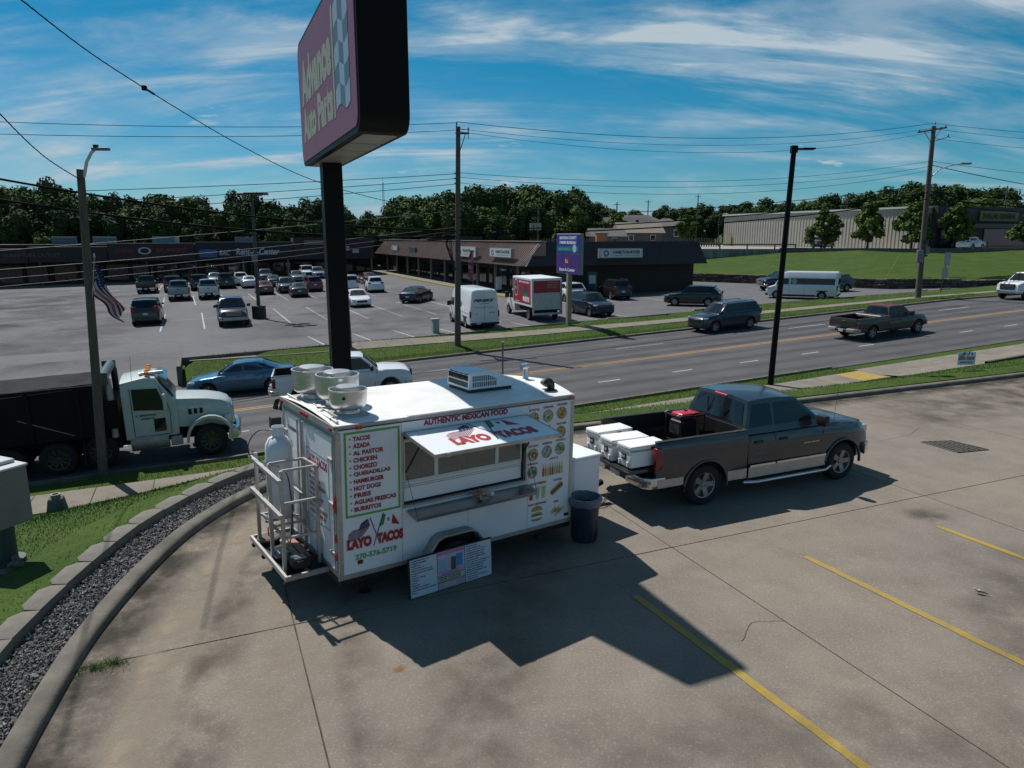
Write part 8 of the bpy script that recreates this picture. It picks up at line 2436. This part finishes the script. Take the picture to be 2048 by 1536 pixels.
# ------------------------------------------------------------------ stone wall, concrete wall, hill edge
swl = empty('stone_wall', (0, 0, 0), 0, 'low rough stone retaining wall holding back the grass bank', 'retaining wall')
M_stone = [mat('stone %d' % k, c, rough=.95, var=.4, vscale=3) for k, c in enumerate(((.135, .105, .075), (.10, .08, .062), (.17, .135, .10), (.075, .065, .055)))]
M_mort = mat('stone wall core', (.045, .038, .032), rough=.95)
r6 = random.Random(21)
WP = [(38, 47), (41, 40), (44, 33), (46.5, 26), (49, 20.5), (56, 17.5), (66, 16.2)]
nst = 0; mb0 = MB(); rest = MB()
for (a, b), (c, d) in zip(WP, WP[1:]):
    l = math.dist((a, b), (c, d)); du, dw = (c - a) / l, (d - b) / l; nu, nw = dw, -du      # toward the lot
    if nu * -1 + nw * -1 < 0: nu, nw = -nu, -nw
    P = [xy(a, b), xy(c, d), xy(c - nu * .45, d - nw * .45), xy(a - nu * .45, b - nw * .45)]
    hh = 1.05 if a < 56 else .75
    mb0.prism(P, 2, z_lot(a) - .3, z_lot(a) + hh - .08)
    s = 0
    for row in range(4):
        s = r6.uniform(-.2, 0)
        while s < l:
            L_ = r6.uniform(.45, .95); z0 = z_lot(a) + row * hh / 4 + .01; z1 = z0 + hh / 4 - .035 + r6.uniform(-.02, .02)
            s0, s1 = max(0, s), min(l, s + L_ - .05)
            if s1 - s0 > .12:
                o_ = .06 + r6.uniform(0, .09)
                P = [(a + du * s0 + nu * o_, b + dw * s0 + nw * o_), (a + du * s1 + nu * o_, b + dw * s1 + nw * o_), (a + du * s1 - nu * (.5 if row == 3 else .02), b + dw * s1 - nw * (.5 if row == 3 else .02)), (a + du * s0 - nu * (.5 if row == 3 else .02), b + dw * s0 - nw * (.5 if row == 3 else .02))]
                tgt = MB() if nst < 280 else rest
                tgt.prism([xy(*p) for p in P], 2, z0, z1)
                if nst < 280: tgt.build('stone', r6.choice(M_stone), swl, bevel=.03)
                nst += 1
            s += L_
mb0.build('core', M_mort, swl)
if rest.v: tag(rest.build('stone', M_stone[0], swl), kind='stuff')
cw = empty('concrete_wall', (0, 0, 0), 0, 'streaked pale concrete retaining wall with a guard rail on top', 'retaining wall')
M_cw = mat('streaked concrete', (.30, .29, .265), rough=.9, color2=(.14, .135, .125), vscale=1.2, stretch=(1.5, 1.5, .12), contrast=(.35, .6))
CWP = [(36, 58), (46, 53), (53, 50), (59.5, 46.5)]
for k, ((a, b), (c, d)) in enumerate(zip(CWP, CWP[1:])):
    mb = MB(); l = math.dist((a, b), (c, d)); nu, nw = -(d - b) / l * .4, (c - a) / l * .4
    mb.prism([xy(a, b), xy(c, d), xy(c + nu, d + nw), xy(a + nu, b + nw)], 2, -.5, 3.32 - k * .004); mb.build('wall_panel', M_cw, cw)
def poly_s(P, st):
    out = []
    for (a, b), (c, d) in zip(P, P[1:]):
        n = max(1, int(math.dist((a, b), (c, d)) / st)); out += [(a + (c - a) * k / n, b + (d - b) * k / n) for k in range(n)]
    return out + [P[-1]]
gr_ = empty('guard_rail', (0, 0, 0), 0, 'dark steel guard rail along the top of the concrete wall', 'guard rail')
GP = [(40, 57.5), (46, 54), (53, 51), (59.5, 47.3), (62, 46)]
mb = MB(); mb.tube([(*xy(*p), 4.05) for p in GP], .10, 6); mb.build('rail', mat('rail grey brown', (.12, .11, .10), rough=.7, metal=.4), gr_)
for p in poly_s(GP, 3.): mb = MB(); mb.box((*xy(*p), 3.65), (.16, .16, .9)); mb.build('rail_post', mat('rail grey brown', (0, 0, 0)), gr_)
lwl = empty('low_wall', (0, 0, 0), 0, 'long low grey block wall crowning the grass slope', 'retaining wall')
LWP = [(59.5, 46.4), (64, 41), (69, 36.5), (76, 31.5), (86, 28.0), (100, 25.5), (130, 22)]
for p, q in zip(poly_s(LWP, 3.)[:-1], poly_s(LWP, 3.)[1:]):
    mb = MB(); l = math.dist(p, q); nu, nw = -(q[1] - p[1]) / l * .3, (q[0] - p[0]) / l * .3
    g_ = .02; a = (p[0] + (q[0] - p[0]) * g_ / l, p[1] + (q[1] - p[1]) * g_ / l)
    mb.prism([xy(*a), xy(*q), xy(q[0] + nu, q[1] + nw), xy(a[0] + nu, a[1] + nw)], 2, 1.6, 3.62 + random.uniform(-.02, .02)); mb.build('wall_panel', mat('grey block wall', (.13, .12, .11), rough=.9, var=.35, vscale=2), lwl)
# plateau paving behind the low wall
def plateau(u, w): return 3.42
sheet('plateau_paving', frange(62, 140, 6), [lambda u: interp(u, [(62, 45), (64, 42.5), (69, 38), (76, 33), (86, 29.5), (100, 27), (140, 22)]), lambda u: 60, lambda u: 110], plateau, mat('plateau concrete', (.27, .26, .24), rough=.9, var=.2))
sheet('plateau_paving', [41, 50, 60, 62], [lambda u: interp(u, [(41, 58), (46, 55), (53, 52), (60, 47), (62, 46)]), lambda u: 80, lambda u: 110], plateau, mat('plateau concrete', (0, 0, 0)))
# near lot edge parking stops
for (u, w, ang) in ((13.0, 12.9, 0), (21.5, 14.2, 2), (36.5, 15.6, 3), (49.0, 16.6, 3), (52.5, 16.7, 5)):
    e = empty('wheel_stop', (*xy(u, w), z_lot(u) + .0), TH + R(ang), {13.0: 'concrete wheel stop in front of the dark blue suv', 21.5: 'concrete wheel stop beside the black crossover', 36.5: 'concrete wheel stop beside the white passenger van', 49.0: 'concrete wheel stop at the foot of the stone wall', 52.5: 'farthest right concrete wheel stop by the stone wall'}[u], 'wheel stop', 'concrete wheel stops along the verge')
    mb = MB(); mb.box((0, 0, .07), (2.2, .22, .15), taper=.85); mb.build('stop', M_conc_old, e, bevel=.02)

# ------------------------------------------------------------------ warehouse and discount store
wh = empty('warehouse', (0, 0, 0), 0, 'long beige corrugated metal warehouse on the hill at the right', 'warehouse')
M_corr = mat('beige corrugated metal', (.44, .40, .33), rough=.55, metal=.1, color2=(.38, .345, .29), vscale=.3)
mb = MB(); ubox(mb, 77.6, 122, 39.1, 80, 3.0, 9.0); mb.build('wall', M_corr, wh)
mb = MB()
for w in frange(39.3, 79.8, .62):
    P = [(77.6, w - .14), (77.54, w - .07), (77.54, w + .07), (77.6, w + .14)]; mb.prism([xy(*p) for p in P], 2, 3.3, 8.95)
tag(mb.build('wall_rib', M_corr, wh), kind='stuff')
mb = MB(); ubox(mb, 77.3, 122, 38.9, 80.3, 9.001, 9.25); mb.build('eave', mat('white eave', (.55, .55, .53), rough=.5), wh)
mb = MB(); ubox(mb, 77.38, 77.459, 77.6, 78.8, 3.42, 5.6); mb.build('door', mat('door tan', (.30, .24, .16), rough=.6), wh)
ds = empty('discount_store', (0, 0, 0), 0, 'dark discount store front with a yellow sign behind small trees', 'store building')
mb = MB(); ubox(mb, 79.5, 125, 38.2, 39.05, 3.2, 9.3); mb.build('wall', mat('store front dark', (.030, .030, .034), rough=.7), ds)
mb = MB(); ubox(mb, 89.5, 100, 38.05, 38.19, 3.4, 6.2); mb.build('entrance', M_win, ds)
for u0 in (80.5, 83, 85.5, 101.5, 104.5, 108): mb = MB(); ubox(mb, u0, u0 + 2, 38.1, 38.19, 4.0, 6.2); mb.build('window', mat('store pane', (.05, .08, .11), rough=.2), ds)
mb = MB(); ubox(mb, 79.4, 126, 36.8, 38.04, 6.3, 6.9); mb.build('canopy', M_frame, ds)
mb = MB(); ubox(mb, 88.0, 96.4, 37.9, 38.19, 7.3, 8.7); sgb = mb.build('sign_panel', mat('yellow sign panel', (.13, .11, .02), rough=.5), ds)
text('DOLLAR GENERAL', wall_frame(88.5, 37.88, 7.6, 'w'), 0, 0, 7.4, .8, mat('black letters', (.006, .006, .006)), ds, bold=.05, zoff=.02)
mb = MB(); mb.cyl((*xy(89, 36.9), 3.42), (*xy(89, 36.9), 4.4), .12); mb.build('bollard', mat('guy yellow', (0, 0, 0)), ds)

# ------------------------------------------------------------------ houses
def house(label, x, y, zb, L_, W_, hw, hr, rz, wallc, roofc, hip=True):
    e = empty('house', (x, y, zb), rz, label, 'house')
    mb = MB(); mb.bb(-L_ / 2, L_ / 2, -W_ / 2, W_ / 2, 0, hw); mb.build('wall', mat('house wall ' + label[:12], wallc, rough=.85), e)
    o_ = .5; k = W_ / 2 if hip else 0.
    P = [(-L_ / 2 - o_, -W_ / 2 - o_, hw), (L_ / 2 + o_, -W_ / 2 - o_, hw), (L_ / 2 + o_, W_ / 2 + o_, hw), (-L_ / 2 - o_, W_ / 2 + o_, hw), (-L_ / 2 - (0 if hip else o_) + k, 0, hr), (L_ / 2 + (0 if hip else o_) - k, 0, hr)]
    mb = MB(); mb.add(P, [(0, 1, 5, 4), (2, 3, 4, 5), (1, 2, 5), (3, 0, 4), (3, 2, 1, 0)]); r_ = mb.build('roof', mat('house roof ' + label[:12], roofc, rough=.9, var=.2, vscale=2, bump=.4, bscale=8), e)
    mb = MB(); mb.bb(-.3, .3, .3, .8, hr - 1.2, hr + .5); mb.build('chimney', M_brick, r_)
    for x_ in frange(-L_ / 2 + 1.5, L_ / 2 - 2.5, 3.2):
        mb = MB(); mb.bb(x_, x_ + 1.1, -W_ / 2 - .05, -W_ / 2 - .001, hw * .4, hw * .85); f = mb.build('window', M_tw, e); mb = MB(); mb.bb(x_ + .1, x_ + 1., -W_ / 2 - .07, -W_ / 2 - .051, hw * .44, hw * .81); mb.build('pane', M_win, f)
    return e


G1, G2, G3 = (.075, .072, .078), (.11, .105, .105), (.24, .20, .17)
house('dark hip roofed house rising above the shop wing', 25.5, 168, 4.0, 20, 9, 2.8, 5.6, -.1, (.12, .10, .09), G1)
house('wide grey roofed house behind the others in the group', 31.5, 186, 4.2, 16, 9, 3.6, 6.4, .05, (.14, .12, .11), G2)
house('house with a pale tan roof in the middle of the group', 25.6, 148, 3.4, 8.5, 6, 2.5, 4.6, .12, (.13, .11, .10), G3, False)
house('small grey roofed house at the front of the group', 17.8, 138, 3.4, 6, 5.5, 1.8, 3.3, .1, (.12, .11, .10), G2, False)
house('grey hip roofed house at the right of the group', 33.8, 160, 3.8, 8.5, 7, 3.4, 5.3, -.2, (.10, .10, .10), G2)
house('pale blue grey house beyond the houses group toward the warehouse', 52.5, 212, 3.6, 10, 9, 3.0, 6.0, .3, (.18, .18, .18), (.17, .18, .20), False)
house('house with a pale wall right behind the discount store', 118, 150, 3.6, 26, 14, 6.0, 9.0, .4, (.18, .17, .17), (.13, .125, .13), True)
e = empty('storage_shed', (14.8, 120, 3.0), .1, 'small orange panel and white lamp standing behind the shop roof', 'shed'); mb = MB(); mb.bb(-.9, .9, -.5, .5, 0, 2.6); mb.build('wall', mat('orange panel', (.32, .13, .05), rough=.7), e); mb = MB(); mb.bb(-1, 1.1, -.6, .6, 2.601, 2.7); mb.build('roof', M_brown, e)
fn = empty('picket_fence', (0, 0, 0), 0, 'weathered board fence behind the shop and the concrete wall', 'fence')
for k, p in enumerate(poly_s([(39, 84), (52, 76), (70, 72)], .45)):
    if k > 90: break
    mb = MB(); mb.box((*xy(*p), 4.0), (.36, .04, 1.7 + random.uniform(-.05, .05)), rz=TH + .4); mb.build('fence_board', mat('grey fence board', (.13, .115, .10), rough=.9, var=.3), fn)

# ------------------------------------------------------------------ trees
M_leaf = [mat('leaf %d' % k, c, rough=.85, spec=.25, color2=c2_, vscale=.35, contrast=(.3, .7)) for k, (c, c2_) in enumerate((((.046, .086, .015), (.018, .036, .009)), ((.034, .066, .014), (.014, .030, .008)), ((.070, .112, .018), (.030, .056, .010)), ((.085, .130, .022), (.040, .068, .014))))]
M_bark = mat('bark', (.06, .048, .038), rough=.95, var=.4, vscale=6)


def crown_mesh(seed, nleaf, leaf, shape=(1, 1, 1), nclump=22, m=None, name='crown', cone=0., cr=(.24, .44)):
    """unit crown: radius about 1, centred at z=0"""
    r = random.Random(seed); mb = MB(); cl = []
    for k in range(nclump):
        a, z = r.uniform(0, 2 * PI), r.uniform(-.75, .85); q = math.sqrt(max(0, 1 - (z * .95) ** 2)) * r.uniform(.35, .85)
        q *= 1 - cone * (z + .75) / 1.6; cl.append((q * math.cos(a), q * math.sin(a), z * .82, r.uniform(*cr) * (1 - cone * .5 * (z + .75) / 1.6)))
    cl.append((0, 0, -.1 if cone else 0, .5 * (1 - cone * .6)))
    for k in range(nleaf):
        cx, cy, cz, cr_ = r.choice(cl)
        d = Vector((r.gauss(0, 1), r.gauss(0, 1), r.gauss(0, 1))).normalized() * cr_ * r.uniform(.45, 1.08) ** .5
        p = Vector(((cx + d.x) * shape[0], (cy + d.y) * shape[1], (cz + d.z * .85) * shape[2]))
        n_ = (d.normalized() + Vector((r.gauss(0, .5), r.gauss(0, .5), r.gauss(0, .5) + .25))).normalized()
        t = n_.orthogonal().normalized(); t = Matrix.Rotation(r.uniform(0, 6.28), 3, n_) @ t; b = n_.cross(t)
        s_ = leaf * r.uniform(.6, 1.3); i = len(mb.v)
        mb.v += [p - t * s_, p - b * s_ * .6 + n_ * s_ * .15, p + t * s_, p + b * s_ * .6 - n_ * s_ * .1]
        mb.f += [(i, i + 1, i + 2), (i, i + 2, i + 3)]; mb.m += [0, 0]
    # a few solid inner masses so the heart of the crown is not see-through
    for (cx, cy, cz, cr_) in cl:
        vs = []; fs = []
        for j in range(5):
            th = PI * j / 4
            for i in range(7):
                a = 2 * PI * i / 7; q = cr_ * .72 * (1 + r.uniform(-.22, .22)); vs.append(((cx + q * math.sin(th) * math.cos(a)) * shape[0], (cy + q * math.sin(th) * math.sin(a)) * shape[1], (cz + q * math.cos(th) * .85) * shape[2]))
        for j in range(4):
            for i in range(7): fs.append((j * 7 + i, j * 7 + (i + 1) % 7, (j + 1) * 7 + (i + 1) % 7, (j + 1) * 7 + i))
        mb.add(vs, fs)
    return mb.build(name, m, link_=False, fix=False).data


def trunk_mesh(seed, m=M_bark):
    """unit trunk: from z=0 to z=1 where the crown centre is"""
    r = random.Random(seed); mb = MB(); mb.tube([(0, 0, -.05), (r.uniform(-.01, .01), 0, .3), (r.uniform(-.03, .03), r.uniform(-.02, .02), .7), (0, 0, 1.0)], [.032, .026, .02, .012], 8)
    for k in range(6):
        a = r.uniform(0, 6.28); z = r.uniform(.4, .8); l = r.uniform(.12, .25)
        mb.tube([(0, 0, z), (l * .5 * math.cos(a), l * .5 * math.sin(a), z + .1), (l * math.cos(a), l * math.sin(a), z + .25)], [.012, .008, .004], 5)
    return mb.build('trunk', m, link_=False).data


CR = [crown_mesh(100 + k, 6200, .062, sh, nc, M_leaf[k % 3]) for k, (sh, nc) in enumerate((((1, 1, 1), 26), ((.9, 1, 1.15), 18), ((1.1, .95, .9), 30), ((1, 1, 1.05), 14), ((.85, .9, 1.2), 22), ((1.15, 1.1, .85), 16), ((.95, .8, 1.1), 34)))]
TRK = [trunk_mesh(k) for k in range(3)]
TREES = [(-81.8,104.5,-1.0,12.2),(-76.5,108.3,-1.0,11.6),(-72.1,106.8,-1.0,10.2),(-67.0,109.8,-1.0,9.8),(-62.5,113.7,-1.0,9.7),(-57.7,114.1,-1.0,8.3),(-55.6,115.7,-1.0,10.1),(-50.7,116.6,-1.0,8.3),(-45.3,118.5,-1.0,11.2),(-39.2,120.9,-1.0,8.1),(-37.1,124.2,-1.0,9.1),(-31.8,125.1,-1.0,9.2),(-25.6,129.5,-1.0,7.2),(-21.7,129.4,-1.0,7.2),(-18.0,133.6,-1.0,10.9),(-10.7,133.9,-1.0,11.9),(-8.8,135.8,-1.0,12.1),(-2.9,137.8,-1.0,10.5),(1.8,141.6,-1.0,12.3),(7.0,143.7,-1.0,14.4),(10.7,145.8,-1.0,13.6),(17.0,147.0,-1.0,9.6),(-85.5,110.5,-1.0,13.7),(-81.7,109.5,-1.0,15.0),(-75.9,116.0,-1.0,12.6),(-70.9,117.2,-1.0,12.7),(-65.9,118.5,-1.0,10.4),(-58.7,122.3,-1.0,12.2),(-54.0,124.3,-1.0,10.4),(-48.4,127.2,-1.0,11.8),(-42.0,128.1,-1.0,10.6),(-38.7,130.7,-1.0,9.3),(-30.9,133.0,-1.0,11.0),(-27.3,136.5,-1.0,9.8),(-22.6,137.5,-1.0,10.5),(-16.0,139.9,-1.0,11.2),(-10.7,140.1,-1.0,14.1),(-5.8,142.9,-1.0,13.2),(-1.0,148.1,-1.0,13.4),(4.4,148.4,-1.0,14.4),(12.0,151.5,-1.0,14.7),(14.5,153.1,-1.0,13.0),(-89.2,117.7,-1.0,15.6),(-83.1,118.3,-1.0,15.8),(-81.2,120.3,-1.0,13.4),(-76.1,121.9,-1.0,14.2),(-71.2,125.9,-1.0,13.3),(-64.4,125.9,-1.0,12.1),(-62.2,128.4,-1.0,14.2),(-56.5,131.4,-1.0,12.4),(-49.8,133.8,-1.0,14.1),(-46.8,136.7,-1.0,13.9),(-43.5,138.5,-1.0,11.4),(-37.1,140.8,-1.0,12.7),(-30.4,141.7,-1.0,11.3),(-27.4,144.9,-1.0,10.8),(-21.6,144.3,-1.0,12.9),(-20.0,148.2,-1.0,15.3),(-15.2,149.9,-1.0,14.2),(-8.8,151.7,-1.0,15.4),(-6.9,152.7,-1.0,16.9),(-0.8,155.3,-1.0,14.5),(3.2,156.4,-1.0,16.2),(7.3,160.2,-1.0,18.2),(13.9,160.3,-1.0,16.7),(-97.0,128.0,-1.0,17.2),(-88.8,130.8,-1.0,14.6),(-85.5,132.6,-1.0,14.6),(-79.6,136.9,-1.0,14.8),(-73.2,139.2,-1.0,13.2),(-66.1,141.9,-1.0,15.6),(-59.4,143.6,-1.0,14.0),(-53.0,148.0,-1.0,14.2),(-45.3,150.0,-1.0,12.1),(-38.3,153.4,-1.0,13.6),(-34.0,158.3,-1.0,10.2),(-27.8,159.8,-1.0,12.4),(-20.1,161.8,-1.0,14.1),(-16.0,164.7,-1.0,16.9),(-9.7,168.4,-1.0,16.2),(-4.3,170.1,-1.0,17.6),(2.7,170.1,-1.0,18.0),(23.5,205.8,3.5,10.4),(29.3,199.3,3.5,8.5),(36.8,210.4,3.5,6.8),(42.1,198.5,3.5,9.4),(51.0,204.4,3.5,7.3),(57.0,204.5,3.5,7.7),(64.0,206.6,3.5,9.4),(72.4,210.5,3.5,10.9),(78.3,208.8,3.5,10.6),(80.5,199.6,3.5,9.8),(90.6,211.3,3.5,11.2),(97.6,210.8,3.5,9.8),(101.9,206.6,3.5,12.6),(111.5,209.9,3.5,14.5),(118.7,208.9,3.5,15.6),(122.9,203.5,3.5,12.2),(133.3,208.1,3.5,12.4),(137.4,203.5,3.5,12.2),(142.1,202.5,3.5,10.6),(147.4,202.7,3.5,10.8),(26.4,230.7,3.5,12.6),(33.4,232.4,3.5,10.9),(40.5,235.5,3.5,10.7),(48.7,237.3,3.5,11.2),(57.2,242.7,3.5,12.2),(63.2,238.8,3.5,11.4),(66.3,227.8,3.5,11.2),(72.5,228.6,3.5,12.1),(82.4,235.8,3.5,13.7),(90.2,236.1,3.5,12.4),(98.6,240.0,3.5,14.9),(105.2,239.1,3.5,15.2),(108.4,229.6,3.5,14.0),(116.5,234.9,3.5,16.0),(125.6,242.1,3.5,17.6),(129.3,236.6,3.5,18.7),(135.8,237.5,3.5,19.8),(142.3,238.5,3.5,17.9),(143.0,230.9,3.5,16.7),(153.7,239.1,3.5,17.1),(161.3,239.0,3.5,17.6),(171.4,242.1,3.5,15.4),(173.0,233.9,3.5,14.9),(58.7,182.7,3.5,5.6),(61.5,168.8,3.5,7.0),(68.9,170.3,3.5,7.5),(75.5,169.0,3.5,7.0),(85.5,174.3,3.5,9.4),(92.7,173.7,3.5,9.8),(105.3,183.0,3.5,11.2),(106.0,170.8,3.5,9.4),(120.0,179.5,3.5,9.9),(121.2,171.3,3.5,7.1),(132.3,176.5,3.5,8.0)]
r7 = random.Random(77)
seen_labels = {}
for i, (x, y, zb, h) in enumerate(TREES):
    far_ = y > 165
    tone = ['deep green', 'dark green', 'mid green'][i % 3]
    az = x / y
    zone = [z_ for lim, z_ in ((-.66, 'at the left edge of the picture'), (-.60, 'left of the lamp pole with the flag'), (-.54, 'just right of the lamp pole with the flag'), (-.48, 'over the dark shop with the red sign'), (-.42, 'over the blue shop sign'), (-.36, 'over the white lettered shop front'), (-.31, 'behind the lot lamp'), (-.26, 'left of the pylon sign post'), (-.2, 'right of the pylon sign post'), (-.14, 'near the radio mast'), (-.08, 'left of the middle utility pole'),
            (-.03, 'right of the middle utility pole'), (.03, 'at the highest tree group in the centre'), (.1, 'behind the tenant sign'), (.16, 'left of the houses'), (.22, 'behind the houses'), (.28, 'right of the houses'), (.34, 'before the warehouse corner'), (.40, 'over the left part of the warehouse'), (.46, 'over the middle of the warehouse'), (.52, 'over the right part of the warehouse'), (.58, 'left of the right utility pole'), (.64, 'right of the right utility pole'), (9, 'over the discount store')) if az < lim][0]
    row = ('front', 'second', 'third', 'hindmost')[(0 if i < 22 else 1 if i < 42 else 2 if i < 64 else 3)] if not far_ else ('nearer' if y < 190 else 'middle' if y < 222 else 'hindmost')
    lab = '%s %s tree, %s row, %s' % ('lower' if h < 11 else 'taller', tone.replace(' green', ''), row, zone)
    if lab in seen_labels: lab += ', the %s of the two' % ('right' if az > seen_labels[lab] else 'left')
    seen_labels[lab] = az
    e = empty('tree', (x, y, zb), r7.uniform(0, 6.28), lab, 'tree', 'distant trees on the right' if far_ else 'trees in the far wood')
    rad = max(2.6, min(6.5, h * .36)) * (1.25 if far_ or h > 17.9 else 1.0)
    t = bpy.data.objects.new('trunk', TRK[i % 3]); link(t, e); t.scale = (h * .8, h * .8, h * .6)
    c = bpy.data.objects.new('crown', CR[r7.randrange(7)]); link(c, e); c.scale = (rad * r7.uniform(.85, 1.2), rad, h * r7.uniform(.42, .48)); c.location = (0, 0, h * .56); c.rotation_euler = (r7.uniform(-.2, .2), r7.uniform(-.2, .2), r7.uniform(0, 6.28))
# small planted trees in front of the warehouse
SMC = [crown_mesh(300 + k, 4600, .062, (1.05, 1.05, 1.05), 46, M_leaf[3], cone=.72, cr=(.13, .28)) for k in range(3)]
for k, (x, y, h, lab) in enumerate(((45.0, 104, 5.4, 'leftmost small tree standing before the beige warehouse'), (50.1, 102, 6.4, 'second small tree before the warehouse, fullest of the row'), (53.6, 97, 6.0, 'third small tree before the warehouse beside the utility pole'), (60.2, 98.5, 6.2, 'fourth small tree hiding the left end of the yellow store sign'), (68.6, 96, 5.0, 'small tree cut by the right edge of the picture'))):
    e = empty('tree', (x, y, 3.4), k * 1.3, lab, 'tree')
    t = bpy.data.objects.new('trunk', TRK[k % 3]); link(t, e); t.scale = (h * .8, h * .8, h * .62)
    c = bpy.data.objects.new('crown', SMC[k % 3]); link(c, e); c.scale = (3.5, 3.3, h * .56); c.location = (0, 0, h * .57)
for k, (x, y, zb, h, rad, lab) in enumerate(((-68.0, 104.5, -1.2, 7.3, 3.4, 'bright green small tree peeking over the shop row at the far left'), (9.0, 128, -1, 8.5, 4.0, 'bright green tree just behind the brown shop wing'), (22.5, 158, 3, 7.5, 3.5, 'light green tree left of the dark roofed house'), (82.0, 128, 3.4, 9.2, 5.0, 'pale green tree right behind the discount store sign'), (36.0, 150, 3.4, 6.5, 3.0, 'round tree between the houses and the warehouse'))):
    e = empty('tree', (x, y, zb), k * 1.1, lab, 'tree')
    t = bpy.data.objects.new('trunk', TRK[k % 3]); link(t, e); t.scale = (h * .8, h * .8, h * .62)
    c = bpy.data.objects.new('crown', SMC[k % 3]); link(c, e); c.scale = (rad * 1.2, rad * 1.15, h * .47); c.location = (0, 0, h * .56)
# ivy and low brush at the foot of the wood
r8 = random.Random(4)
BR = crown_mesh(500, 1200, .12, (1, 1, .8), 12, M_leaf[1])
mb = MB()
for i in range(32):
    x, y = xy(-80 + i * 4.4 + r8.uniform(-1, 1), 97.5 + r8.uniform(-.5, 1.2)); s_ = r8.uniform(2.6, 3.6)
    mb.add([v.co for v in BR.vertices], [tuple(p.vertices) for p in BR.polygons], Matrix.Translation((x, y, 1.6)) @ Matrix.Rotation(i, 4, 'Z') @ Matrix.Diagonal((s_, s_, s_ * 1.25, 1)))
tag(mb.build('undergrowth', M_leaf[1], fix=False), 'dark undergrowth along the foot of the wood behind the shop row', 'undergrowth', kind='stuff')
